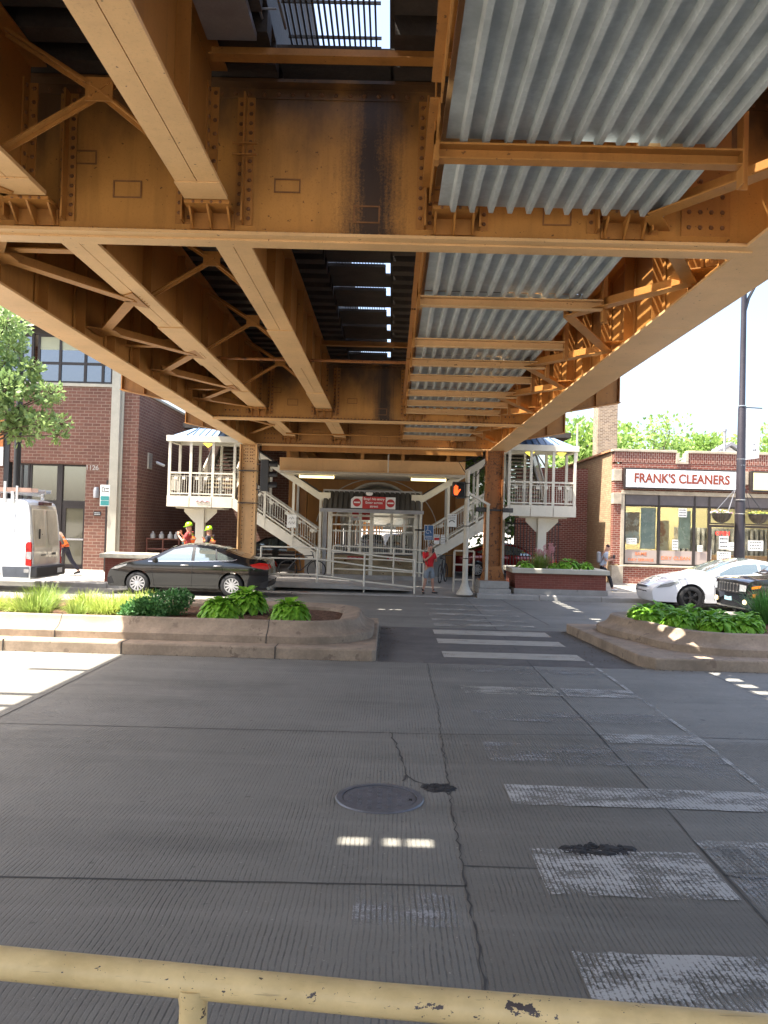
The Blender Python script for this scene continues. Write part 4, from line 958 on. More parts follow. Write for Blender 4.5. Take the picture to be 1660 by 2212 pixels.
b = MB(); b.bx(-30, -11.06, F-.05, F+.3, 7.3, 7.42); b.build('sill', M_pil, LB)
b = MB(); b.bx(-30, -10.62, F-1.1, F+6, 9.7, 10.5); b.bx(-30, -10.6, F-1.15, F+6, 10.5, 10.62); b.build('roof_overhang', M_pil, LB, bevel=.02)
b = MB(); b.bx(-30, -11.2, F+4, F+4.2, 7.4, 9.7); b.bx(-30, -10.0, 45.8, 46, .1, 7.2); b.build('rear_wall', M_brickL, LB)
def winunit(par, x0, x1, z0, z1, y, mull, rails, frame, gl, fw=.06, name='window', dep=.1):
    b = MB(); b.bx(x0+fw, x1-fw, y+.04, y+.05, z0+fw, z1-fw); w_ = b.build(name, gl, par)
    q = MB(); q.bx(x0, x1, y, y+dep, z1-fw, z1); q.bx(x0, x1, y, y+dep, z0, z0+fw); q.bx(x0, x0+fw, y, y+dep, z0+fw, z1-fw); q.bx(x1-fw, x1, y, y+dep, z0+fw, z1-fw)
    for m in mull: q.bx(m-fw/2, m+fw/2, y-.004, y+dep-.004, z0+fw, z1-fw)
    for r in rails: q.bx(x0+fw, x1-fw, y+.003, y+dep-.008, r-fw/2, r+fw/2)
    q.build('frame', frame, w_); return w_
w1 = winunit(LB, -14.1, -11.08, 7.42, 9.35, F+.12, (-13.2, -12.2, -11.5), (8.22,), M_dkbrown, M_glassd, .1)
b = MB(); b.bx(-14.0, -11.2, F+.15, F+.158, 8.75, 9.25); b.build('blind', M_blind, w1)
winunit(LB, -17.4, -14.25, 7.42, 9.35, F+.12, (-16.3, -15.3), (8.22,), M_dkbrown, M_glassd, .1)
b = MB(); b.bx(-30, -11.06, F+.1, F+.3, 9.35, 9.7); b.build('soffit_band', M_dkbrown, LB)
b = MB(); b.bx(-15, -11.98, F+.9, F+1.0, .1, 4.3); b.bx(-15, -11.98, F, F+.9, .1, .16); b.bx(-11.98, -11.9, F+.35, F+1, .1, 4.3); b.build('entry_recess', M_dkbrown, LB)
gl_entry = glass('reflecting shop glass', (.42, .42, .38), .04); gl_entry.node_tree.nodes['Principled BSDF'].inputs['Metallic'].default_value = .85
winunit(LB, -14.3, -13.16, 2.75, 4.25, F+.3, (), (), M_dkbrown, gl_entry, .07); winunit(LB, -13.05, -11.99, 2.75, 4.25, F+.3, (), (), M_dkbrown, gl_entry, .07)
winunit(LB, -14.99, -14.32, 2.75, 4.25, F+.3, (-14.62,), (), M_dkbrown, M_glassd, .07); winunit(LB, -14.99, -13.16, .2, 2.68, F+.3, (-14.1,), (), M_dkbrown, M_glassd, .07)
dw = winunit(LB, -13.0, -11.99, .16, 2.68, F+.3, (), (), M_dkbrown, glass('door glass', (.13, .12, .08), .04), .16, 'door')
b = MB(); b.bx(-12.85, -12.1, F+.27, F+.3, 1.27, 1.34); b.build('push_bar', M_chrome, dw)
b = MB(); b.bx(-15, -11.98, F+.28, F+.42, 2.68, 2.75); b.bx(-13.16, -13.0, F+.26, F+.44, .16, 4.26); b.build('door_post', M_dkbrown, LB)
t_ = text('address_number', '1126', .26, plain('number metal', (.4, .36, .32), .5), LB, face_y(-11.74, F-.012, 4.12), .008)
def wallbox(name, label, cat, x0, x1, z0, z1, y, d, m, bev=.01):
    b = MB(); b.bx(x0, x1, y-d, y, z0, z1); return tag(b.build(name, m, loc=((x0+x1)/2, y, z0), bevel=bev), label, cat)
q = thing('wall_lamp', 'dark cylindrical wall lamp on the brick pier beside the glass door', 'lamp', (-11.5, F, 2.95))
b = MB(); b.lathe([(0, 2.95), (.11, 2.95), (.12, 3.25), (.09, 3.36), (0, 3.38)], (-11.5, F-.12, 0), 14, a0=math.pi, a1=2*math.pi); b.build('shade', M_greymetal, q, smooth=True)
b = MB(); b.bx(-11.56, -11.44, F-.12, F-.01, 3.02, 3.3); b.build('bracket', M_black, q)
q = thing('wall_plaque', 'small black plaque with white writing below the wall lamp', 'plaque', (-11.48, F, 2.26)); b = MB(); b.bx(-11.62, -11.34, F-.02, F, 2.26, 2.42); b.build('plate', M_black, q); squig(q, -11.62, -11.34, 2.27, 2.41, F-.021, 2, M_white)
# parking sign on a channel post
q = thing('parking_sign', 'tall white and green parking payment sign on a thin post before the pilaster', 'street sign', (-11.0, 30.0, .15))
b = MB(); b.bx(-10.77, -10.71, 30.0, 30.04, .15, 3.6); b.build('post', M_dkbrown, q)
b = MB(); b.bx(-10.98, -10.62, 29.97, 29.99, 2.62, 3.42); b.build('panel', M_paper, q)
b = MB(); b.bx(-10.96, -10.64, 29.962, 29.969, 2.84, 3.0); b.bx(-10.96, -10.64, 29.962, 29.969, 2.65, 2.82); b.build('green_band', plain('teal print', (.03, .2, .2), .5), q)
b = MB(); b.path([(-10.92, 29.965, 3.18), (-10.92, 29.965, 3.3), (-10.86, 29.965, 3.36), (-10.82, 29.965, 3.3), (-10.82, 29.965, 3.18), (-10.92, 29.965, 3.18)], .01, 5); b.build('symbol', M_ink, q); squig(q, -10.8, -10.64, 3.1, 3.36, 29.965, 2)
# side wall equipment
q = thing('wall_vent', 'louvred grey vent on the plum brick side wall', 'vent', (-10.0, 32.6, 4.3)); b = MB(); b.bx(-10.02, -9.97, 32.5, 33.0, 4.25, 4.9); b.build('frame', M_creamdk, q)
b = MB()
for i in range(9): b.bx(-9.97, -9.955, 32.54, 32.96, 4.3+i*.065, 4.33+i*.065)
b.build('louvre', M_greymetal, q)
q = thing('security_camera', 'white bullet security camera sticking out of the plum side wall', 'security camera', (-10, 33.6, 4.5)); b = MB(); b.tube((-9.95, 33.6, 4.58), (-9.6, 33.45, 4.45), .06, 10); b.build('housing', M_white, q, smooth=True); b = MB(); b.tube((-10.02, 33.7, 4.62), (-9.85, 33.6, 4.58), .03, 8); b.build('bracket', M_white, q)
q = thing('gas_meter_rack', 'rust-brown pipe rack carrying grey gas meters against the plum side wall', 'gas meters', (-9.6, 31.9, .15))
b = MB()
for x in (-9.75, -9.1, -8.45): b.tube((x, 31.9, .15), (x, 31.9, 1.45), .035, 8)
for z in (1.0, 1.4): b.tube((-9.75, 31.9, z), (-8.45, 31.9, z), .03, 8)
b.build('pipework', plain('rust brown pipe', (.13, .045, .03), .6), q)
for x in (-9.5, -9.15, -8.8, -8.55):
    b = MB(); b.lathe([(0, 1.42), (.1, 1.43), (.11, 1.5), (.1, 1.6), (.05, 1.62), (.05, 1.7), (0, 1.71)], (x, 31.86, 0), 12); b.build('meter', M_greymetal, q, smooth=True)
q = thing('utility_cabinet', 'teal-grey utility cabinet beside the gas meters', 'cabinet', (-7.6, 31.9, .15)); b = MB(); b.bx(-8.2, -7.1, 31.5, 32.1, .15, 1.25); b.build('body', plain('teal cabinet', (.10, .17, .17), .5), q, bevel=.02); b = MB(); b.bx(-8.23, -7.07, 31.47, 32.13, 1.25, 1.32); b.build('lid', plain('teal lid', (.12, .2, .2), .5), q, bevel=.015)
q = thing('brick_planter', 'low planter with broad pale stone cap beside the black sedan', 'planter', (-8.5, 25.6, .15)); b = MB(); b.bx(-9.0, -5.6, 25.2, 26.3, .1, .9); b.build('brick_wall', M_brickP, q); b = MB(); b.bx(-9.15, -5.5, 25.08, 26.42, .9, 1.05); b.build('stone_cap', M_pil, q, bevel=.02)
planterL = q
# orange hoarding sign on the far left
q = sign('shop_sign', 'orange panel sign at the far left edge behind the tree', 'sign', -15.9, -15.22, 31.0, 4.85, 5.9, plain('orange sign', (.5, .17, .04), .5))
b = MB(); b.bx(-15.9, -15.22, 31.01, 31.05, 4.1, 4.85); b.build('lower_panel', M_paper, q)

# ------------------------------------------------------------------ cleaners shop
FY = 31.85
FB = thing('cleaners_shop', 'single storey red brick cleaners shop with stone trimmed parapet', 'shop', (12, FY, .15))
b = MB()
b.bx(8.82, 9.12, FY, FY+.3, .9, 3.3); b.bx(8.82, 9.12, FY, FY+.3, 3.75, 4.9)
b.bx(9.12, 20, FY+.01, FY+.3, 3.86, 4.98); b.bx(9.25, 12.6, FY+.01, FY+.3, .15, .82); b.build('front_wall', M_brickF, FB)
b = MB(); b.bx(8.82, 11.30, FY, FY+.3, 4.98, 5.40); b.bx(11.72, 20, FY, FY+.3, 4.98, 5.40); b.build('soldier_course', M_brickFs, FB)
b = MB(); b.bx(8.80, 9.0, FY+.3, 50, .1, 5.42); b.build('side_wall', M_brickS, FB)
b = MB(); b.bx(8.76, 11.3, FY-.04, FY+.34, 5.40, 5.50); b.bx(11.72, 22, FY-.04, FY+.34, 5.40, 5.50); b.bx(11.26, 11.40, FY-.03, FY+.33, 5.06, 5.40); b.bx(11.64, 11.76, FY-.03, FY+.33, 5.06, 5.40); b.bx(11.26, 11.76, FY-.03, FY+.33, 4.96, 5.06); b.build('stone_coping', M_lime, FB, bevel=.012)
b = MB(); b.bx(8.72, 9.04, FY+.34, 50, 5.42, 5.5); b.build('side_coping', plain('terracotta coping', (.42, .2, .1), .7), FB)
b = MB(); b.bx(9.13, 20, FY-.05, FY+.3, 3.70, 3.86); b.bx(8.80, 9.13, FY-.06, FY+.3, 3.3, 3.75); b.bx(8.80, 9.13, FY-.05, FY+.3, 4.22, 4.7); b.bx(9.12, 9.26, FY-.03, FY+.3, .15, 3.7); b.bx(8.78, 9.24, FY-.08, FY+.34, .1, .86); b.bx(9.26, 12.6, FY-.05, FY+.3, .82, .9); b.bx(13.82, 14.14, FY-.05, FY+.3, 4.2, 4.72); b.build('limestone_trim', M_lime, FB, bevel=.015)
b = MB(); b.bx(9, 20, FY+6, FY+6.2, .1, 3.9); b.bx(9, 20, FY+.3, FY+6, 3.9, 4.0); b.bx(9, 20, FY+.3, FY+6, .1, .16); b.bx(19.9, 20, FY, FY+6, .1, 5.4); b.build('interior', plain('warm interior', (.46, .42, .29), .8, 0, .15, 1), FB)
M_shopgl = glass('shop window glass', (.02, .02, .02), .02, .12)
def shopwin(x0, x1, z0, z1, mull=()): return winunit(FB, x0, x1, z0, z1, FY+.06, mull, (), M_dkbrown, M_shopgl, .055)
b = MB(); b.bx(9.26, 20, FY+.04, FY+.2, 3.28, 3.70); b.build('transom_panel', plain('brown panel', (.10, .085, .085), .5), FB)
b = MB(); b.bx(9.26, 20, FY+.02, FY+.04, 3.26, 3.30)
for x in (9.28, 10.64, 12.06, 12.64, 14.0, 15.4): b.bx(x-.03, x+.03, FY+.005, FY+.04, 3.30, 3.70)
b.build('transom_bar', M_dkbrown, FB)
wA = shopwin(9.28, 10.66, .90, 3.28); wB = shopwin(10.66, 12.06, .90, 3.28); wC = shopwin(12.06, 12.66, .90, 3.28)
shopwin(12.66, 13.78, 2.6, 3.28); shopwin(13.95, 15.4, 2.6, 3.28)
d1 = winunit(FB, 12.66, 13.78, .16, 2.58, FY+.06, (), (), M_dkbrown, M_shopgl, .09, 'door'); d2 = winunit(FB, 13.95, 15.1, .16, 2.58, FY+.06, (), (), M_dkbrown, M_shopgl, .09, 'door')
b = MB(); b.bx(13.78, 13.95, FY+.02, FY+.2, .16, 3.28); b.build('door_post', M_dkbrown, FB)
b = MB(); b.bx(12.72, 12.75, FY+.02, FY+.05, 1.2, 1.6); b.build('handle', M_chrome, d1)
M_vinyl = plain('frosted vinyl', (.33, .27, .24), .6, 0, .05, 3); M_orange = plain('orange lettering', (.62, .17, .06), .5, 0, .05, 3)
for w_, x0, x1, ls in ((wA, 9.35, 10.60, (('SAME', 1.34, .17), ('DAY SERVICE', 1.10, .15))), (wB, 10.72, 12.0, (('DRY CLEAN', 1.2, .19),)), (wC, 12.12, 12.6, ())):
    b = MB(); b.bx(x0, x1, FY+.085, FY+.09, .97, 1.5); b.build('frosted_strip', M_vinyl, w_)
    for l, z, sz in ls: text('lettering', l, sz, M_orange, w_, face_y((x0+x1)/2, FY+.08, z), .002, 1.15)
# posters and things inside
def poster(par, x0, x1, z0, z1, y, cols):
    s = NT('poster'); v = s.obj(); c = s.mix(s.ramp(s.noise(v, 2.2, 2), .42, .55), cols[0], cols[1]); c = s.mix(s.ramp(s.noise(v, 5, 2), .55, .6), c, cols[2]); s.base(c, .6)
    b = MB(); b.bx(x0, x1, y, y+.01, z0, z1); return b.build('poster', s.m, par)
poster(wA, 9.36, 9.95, 1.75, 3.0, FY+.25, ((.72, .70, .62), (.4, .28, .2), (.75, .62, .5))); poster(wA, 9.98, 10.58, 1.55, 3.2, FY+.22, ((.42, .50, .47), (.52, .58, .54), (.62, .66, .62)))
poster(wB, 11.5, 11.98, 1.6, 3.1, FY+.24, ((.55, .62, .52), (.46, .52, .42), (.68, .7, .58))); poster(wB, 10.74, 11.15, 1.5, 2.7, FY+.3, ((.65, .52, .32), (.45, .2, .1), (.5, .35, .18)))
text('poster_lettering', 'CLEAN\nCARE', .16, plain('pale lettering', (.6, .62, .6), .5), wA, face_y(10.28, FY+.21, 2.72), .002)
for par, x0, x1, z0, z1 in ((wA, 9.38, 9.78, 1.72, 1.96), (wB, 11.2, 11.43, 1.54, 1.95), (wB, 11.42, 11.75, 2.85, 3.2), (d1, 13.05, 13.42, 1.62, 2.14), (d1, 13.44, 13.65, 1.58, 1.9), (d1, 12.98, 13.52, 1.2, 1.52), (d2, 14.2, 14.8, 1.6, 2.0), (wC, 12.2, 12.4, 1.5, 1.75)):
    b = MB(); b.bx(x0, x1, FY+.04, FY+.046, z0, z1); o = b.build('notice', M_paper, par); squig(o, x0, x1, z0, z1, FY+.039, 3)
text('open_sign', 'OPEN', .22, glow('red sign', (.9, .05, .04), .3), d1, face_y(13.2, FY+.085, 2.24), .01)
b = MB()
for x in (10.2, 11.8, 13.4, 14.8): b.bx(x-.06, x+.06, FY+1, FY+5, 3.8, 3.86)
b.build('ceiling_tube', glow('shop ceiling light', (1, .88, .62), 22), FB)
b = MB(); b.bx(9.4, 12.5, FY+.5, FY+1.1, .2, 1.25); b.bx(12.4, 19, FY+3.2, FY+3.8, .2, 1.3); b.build('counter', plain('wood counter', (.25, .14, .07), .5), FB)
b = MB()
for i in range(26): x = 13+i*.22; b.bx(x, x+.12, FY+4.5, FY+5, 1.3, 2.5)
b.build('hanging_clothes', plain('clothes', (.25, .25, .28), .8, 0, .8, 2, world=True), FB)
# signs
q = thing('shop_sign', "white lightbox sign with orange-red letters above the cleaners windows", 'sign', (11.4, FY, 3.92))
b = MB(); b.bx(9.17, 13.78, FY-.24, FY-.02, 3.92, 4.74); b.build('frame', M_dkbrown, q); b = MB(); b.bx(9.23, 13.72, FY-.255, FY-.24, 3.98, 4.68); b.build('face', plain('white sign face', (.70, .70, .72), .3, 0, .01, 2), q)
text('lettering', "FRANK'S CLEANERS", .50, plain('brick orange letters', (.20, .035, .012), .5, 0, .03, 3), q, face_y(11.42, FY-.26, 4.33), .006, fit=3.75, bold=.027)
q = thing('shop_sign', 'blank pale yellow lightbox sign at the right edge of the shop', 'sign', (15.5, FY, 3.92)); b = MB(); b.bx(14.16, 18.5, FY-.24, FY-.02, 3.92, 4.74); b.build('frame', M_dkbrown, q); b = MB(); b.bx(14.24, 18.4, FY-.255, FY-.24, 3.99, 4.67); b.build('face', plain('yellow sign face', (.75, .66, .36), .3, 0, .01, 2), q)

# brick chimney, houses, poles behind
q = thing('brick_chimney', 'tall square tan and brown brick chimney behind the cleaners', 'chimney', (12.05, 45, 0)); b = MB(); b.bx(11.5, 12.6, 45, 46.1, 0, 10.1); b.build('stack', M_brickC, q); b = MB(); b.bx(11.42, 12.68, 44.92, 46.18, 10.1, 10.3); b.build('cap', M_lime, q)
b = MB(); b.tube((11.6, 44.7, 4), (11.6, 44.7, 4), .01) if False else None
q = thing('utility_pole', 'thin pale pole with crossarm behind the shop roof', 'pole', (9.2, 40, 0)); b = MB(); b.tube((9.2, 40, 0), (9.2, 40, 7.6), .07, 8, .05); b.build('pole', M_creamdk, q); b = MB(); b.beam((9.2, 40, 7.5), (9.7, 40, 8.0), .04, .05); b.beam((9.1, 40, 7.4), (9.6, 40, 7.9), .03, .03); b.build('crossarm', M_creamdk, q)
q = thing('utility_pole', 'distant grey wooden pole above the parapet between the trees', 'pole', (24, 58, 0)); b = MB(); b.tube((24, 58, 0), (24, 58, 9.8), .16, 8, .11); b.build('pole', M_greymetal, q); b = MB(); b.lathe([(0, 9.8), (.14, 9.78), (.14, 9.95), (0, 10.0)], (24, 58, 0), 10); b.build('cap', M_greymetal, q)
q = thing('house', 'pale house with a grey gable roof behind the cleaners', 'house', (26, 60, 0)); b = MB(); b.prism([(21, 0), (29.5, 0), (29.5, 6.2), (25.2, 8.9), (21, 6.2)], 'y', 60, 70); b.build('wall', M_white, q)
b = MB(); b.prism([(20.6, 6.0), (25.2, 9.0), (29.9, 6.0), (29.9, 6.25), (25.2, 9.25), (20.6, 6.25)], 'y', 59.6, 70.4); b.build('roof', plain('grey shingles', (.24, .24, .26), .8), q)
q = thing('billboard_frame', 'rusty open steel billboard frame at the right edge behind the shop', 'frame', (19, 40, 0)); b = MB()
for z in (6.0, 7.2): b.beam((17.9, 38, z), (23, 40, z+.2), .06, .06)
for i in range(6): b.beam((18+i, 38+i*.4, 5.4), (18+i, 38+i*.4, 7.3), .05, .05)
b.build('frame', plain('rust red steel', (.28, .1, .06), .7), q)
# dark iron fence and parked yard between right stair and shop
q = thing('iron_fence', 'black iron picket fence behind the brick planter, under the right staircase', 'fence', (5, 33, .15)); b = MB()
for i in range(24): b.bx(3.9+i*.13, 3.93+i*.13, 33, 33.03, .15, 2.6)
for z in (.4, 2.4): b.bx(3.9, 7.0, 33.03, 33.07, z, z+.05)
b.build('pickets', M_black, q)
q = thing('brick_wall', 'shaded brown brick wall behind the right staircase', 'wall', (6.4, 36, 0)); b = MB(); b.bx(5.6, 8.8, 36, 36.3, 0, 5.0); b.build('wall', M_brickF, q)
q = thing('brick_wall', 'dark plum brick wall closing the yard behind the left staircase', 'wall', (-7, 40, 0)); b = MB(); b.bx(-10, -4.9, 40, 40.3, 0, 8.0); b.build('wall', M_brickL, q)
# brick planter at the right
PB = thing('brick_planter', 'red brick sidewalk planter with a broad stone cap beside the rusty column', 'planter', (5.3, 25.4, .15))
b = MB(); b.prism([(3.92, 25.0), (6.75, 25.0), (6.75, 27.0), (3.92, 27.0)], 'z', .1, .80); b.build('brick_wall', M_brickP, PB)
b = MB(); b.bx(3.88, 6.80, 24.96, 27.04, .1, .32); b.build('concrete_base', M_concg, PB, bevel=.01)
b = MB()
for x0, x1, y0, y1 in ((3.8, 6.84, 24.88, 25.22), (3.8, 6.84, 26.8, 27.1), (3.8, 4.12, 25.22, 26.8), (6.54, 6.84, 25.22, 26.8)): b.bx(x0, x1, y0, y1, .80, .95)
b.build('stone_cap', M_pil, PB, bevel=.02); b = MB(); b.bx(4.12, 6.54, 25.22, 26.8, .5, .88); b.build('soil', M_mulch, PB)
# ------------------------------------------------------------------ vehicles (built at the origin, nose towards -X, then placed)
def resamp(pts, closed=True, d=.12):
    out = []; n = len(pts)
    for i in range(n if closed else n-1):
        a, b_ = pts[i], pts[(i+1) % n]; L = math.hypot(b_[0]-a[0], b_[1]-a[1]); k = max(1, int(L/d))
        for j in range(k): t = j/k; out.append((a[0]+(b_[0]-a[0])*t, a[1]+(b_[1]-a[1])*t))
    if not closed: out.append(pts[-1])
    return out
def smoothpts(pts, it=2):
    for _ in range(it):
        n = []; 
        for i in range(len(pts)-1):
            a, b_ = pts[i], pts[i+1]; n += [(a[0]*.75+b_[0]*.25, a[1]*.75+b_[1]*.25), (a[0]*.25+b_[0]*.75, a[1]*.25+b_[1]*.75)]
        pts = [pts[0]]+n+[pts[-1]]
    return pts
class Car:
    def __init__(s, top, wheels, wr, L, H, W, belt, zlow=.2, sill=.22, tumble=.26, nose=.16, tail=.12, crown=.05):
        s.L, s.H, s.W, s.belt, s.tumble, s.nose, s.tail, s.zlow = L, H, W, belt, tumble, nose, tail, zlow
        s.crown = crown
        ar = wr+.055; bot = []
        last = None
        for wx in sorted(wheels, reverse=True):
            h = sill-wr; a0 = math.asin(max(-1, min(1, h/ar)))
            bot += [(wx+ar*math.cos(a0+(math.pi-2*a0)*i/12), wr+ar*math.sin(a0+(math.pi-2*a0)*i/12)) for i in range(13)]
        s.top = smoothpts(top, 2); s.outline = s.top + [(L/2-.04, sill)] + bot + [(-L/2+.06, sill)]
        s.wheels, s.wr = wheels, wr
    def w(s, x, z):
        k = 1.0
        if z > s.belt: t = (z-s.belt)/(s.H-s.belt); k -= s.tumble*(.75*t+.25*t*t)
        else:
            t = (s.belt-z)/(s.belt-s.zlow); k -= .035*t*t - .012*math.sin(math.pi*t)
        f = max(0, (-x-s.L/2*.62)/(s.L/2*.38)); r = max(0, (x-s.L/2*.66)/(s.L/2*.34))
        k *= 1-s.nose*f**2.2-s.tail*r**2.2
        return s.W/2*k
    def side(s, b, poly, off=0.0, both=True, dx=.13, dz=.1, sgs=(-1, 1)):
        bm = bmesh.new(); vs = [bm.verts.new((p[0], 0, p[1])) for p in poly]; bm.faces.new(vs)
        xs = [p[0] for p in poly]; zs = [p[1] for p in poly]
        x = min(xs)+dx
        while x < max(xs)-.02: bmesh.ops.bisect_plane(bm, geom=bm.verts[:]+bm.edges[:]+bm.faces[:], plane_co=(x, 0, 0), plane_no=(1, 0, 0)); x += dx
        z = min(zs)+dz
        while z < max(zs)-.02: bmesh.ops.bisect_plane(bm, geom=bm.verts[:]+bm.edges[:]+bm.faces[:], plane_co=(0, 0, z), plane_no=(0, 0, 1)); z += dz
        bmesh.ops.triangulate(bm, faces=[f for f in bm.faces if len(f.verts) > 4])
        bm.verts.index_update(); V_ = [v.co.copy() for v in bm.verts]; Fs = [[v.index for v in f.verts] for f in bm.faces]
        edges = [(e.verts[0].index, e.verts[1].index) for e in bm.edges if len(e.link_faces) == 1]; bm.free()
        for sg in sgs:
            b.add([(v.x, sg*(s.w(v.x, v.z)+off), v.z) for v in V_], Fs)
        return V_, edges
    def parts(s, name, polys, mat, root, off=.006, dx=.13):
        for sg in (-1, 1):
            for p in polys:
                b = MB(); s.side(b, p, off, sgs=(sg,), dx=dx); b.build(name, mat, root, fix=False)
    def band(s, b, V_, edges, k=8):     # close the body across its width
        cx = 0; cz = .7
        for i, j in edges:
            a, c = V_[i], V_[j]; rows = []
            for p in (a, c):
                w_ = s.w(p.x, p.z); up = 1 if p.z > .75*s.belt else 0
                r = []
                for m in range(k+1):
                    t = -1+2*m/k; q = 1-abs(t)**2.5
                    dz = s.crown*q*up; ddx = 0
                    if p.x < -s.L/2*.88: ddx = -s.nose*.55*q*min(1, (-p.x-s.L/2*.88)/(s.L*.06))
                    if p.x > s.L/2*.9: ddx = s.tail*.4*q*min(1, (p.x-s.L/2*.9)/(s.L*.05))
                    r.append((p.x+ddx, t*w_, p.z+dz))
                rows.append(r)
            b.add(rows[0]+rows[1], [(m, m+1, k+2+m, k+1+m) for m in range(k)])
    def strip(s, b, pts, t0=-.9, t1=.9, off=.008, k=10, shrink=0):   # panel lying on the banded surface
        pts = resamp(pts, False, .1); rows = []
        for i, p in enumerate(pts):
            a = pts[max(i-1, 0)]; c = pts[min(i+1, len(pts)-1)]; d = Vector((c[0]-a[0], c[1]-a[1])).normalized(); n = Vector((-d.y, d.x))
            if n.y < 0 or (abs(n.y) < .2 and n.x*p[0] < 0): n = -n
            w_ = s.w(*p); r = []
            for m in range(k+1):
                t = t0+(t1-t0)*m/k; q = 1-abs(t)**2.5; x, z = p; dz = s.crown*q*(1 if z > .75*s.belt else 0); ddx = 0
                if x < -s.L/2*.88: ddx = -s.nose*.55*q*min(1, (-x-s.L/2*.88)/(s.L*.06))
                if x > s.L/2*.9: ddx = s.tail*.4*q*min(1, (x-s.L/2*.9)/(s.L*.05))
                r.append((x+ddx+n.x*off, t*w_, z+dz+n.y*off))
            rows.append(r)
        b.add([p for r in rows for p in r], [(i*(k+1)+m, i*(k+1)+m+1, (i+1)*(k+1)+m+1, (i+1)*(k+1)+m) for i in range(len(rows)-1) for m in range(k)])
    def line(s, b, pts, w_=.008, off=.003):
        pts = resamp(pts, False, .08)
        for sg in (-1, 1):
            vs = []
            for i, p in enumerate(pts):
                a = pts[max(i-1, 0)]; c = pts[min(i+1, len(pts)-1)]; d = Vector((c[0]-a[0], c[1]-a[1])); d = d.normalized() if d.length else Vector((1, 0)); n = Vector((-d.y, d.x))*w_/2
                for q in (1, -1): x, z = p[0]+n.x*q, p[1]+n.y*q; vs.append((x, sg*(s.w(x, z)+off), z))
            b.add(vs, [(2*i, 2*i+1, 2*i+3, 2*i+2) for i in range(len(pts)-1)])
    def wheelset(s, root, hubm, spokes=10, dark=False):
        o0 = root; W = s.W/2
        for wx in s.wheels:
            for sg in (-1, 1):
                yc = sg*(W-.11); r = s.wr; b = MB()
                b.lathe([(r*.66, -.1), (r*.9, -.105), (r, -.075), (r, .075), (r*.9, .105), (r*.66, .1)], (wx, yc, r), 32, ax='y'); wl = b.build('wheel', M_rubber, root, smooth=True, ang=60)
                b = MB(); b.lathe([(0, 0), (r*.2, .0), (r*.60, -.035*sg), (r*.66, .02*sg)], (wx, yc+sg*.055, r), 28, ax='y'); b.build('brake_disc', M_darkin, wl, smooth=True, fix=False)
                b = MB(); y0 = yc+sg*.085
                b.lathe([(r*.585, y0-yc-.02*sg), (r*.60, y0-yc+.012*sg), (r*.67, y0-yc+.012*sg), (r*.68, y0-yc-.03*sg)], (wx, yc, r), 32, ax='y')
                b.lathe([(0, y0-yc+.018*sg), (r*.17, y0-yc+.012*sg), (r*.19, y0-yc-.02*sg)], (wx, yc, r), 16, ax='y')
                for i in range(spokes):
                    a = 2*math.pi*(i+.5)/spokes; ca, sa = math.cos(a), math.sin(a); h1, h2 = r*.05, r*.085*(1 if spokes > 6 else 1.6)
                    P = [(.12, -h1), (.62, -h2), (.62, h2), (.12, h1)]
                    pts = [(wx+ca*r*u-sa*v, r+sa*r*u+ca*v) for u, v in P]; b.prism(pts, 'y', min(y0-.012, y0+.008), max(y0-.012, y0+.008))
                b.build('rim', hubm, wl, smooth=True, ang=30)
def paint(name, col, rough=.12, metal=.3):
    s = NT(name); v = s.obj(); s.base(s.mix(s.noise(v, 2, 2), mul(col, .94), mul(col, 1.06)), rough, metal); s.b.inputs['Coat Weight'].default_value = 1.0; s.b.inputs['Coat Roughness'].default_value = .03
    return s.m
def shift_all(root, loc, rz=0): root.location = loc; root.rotation_euler = (0, 0, rz)
M_carglass = glass('car window glass', (.26, .31, .30), .03); M_carglass.node_tree.nodes['Principled BSDF'].inputs['Metallic'].default_value = .75
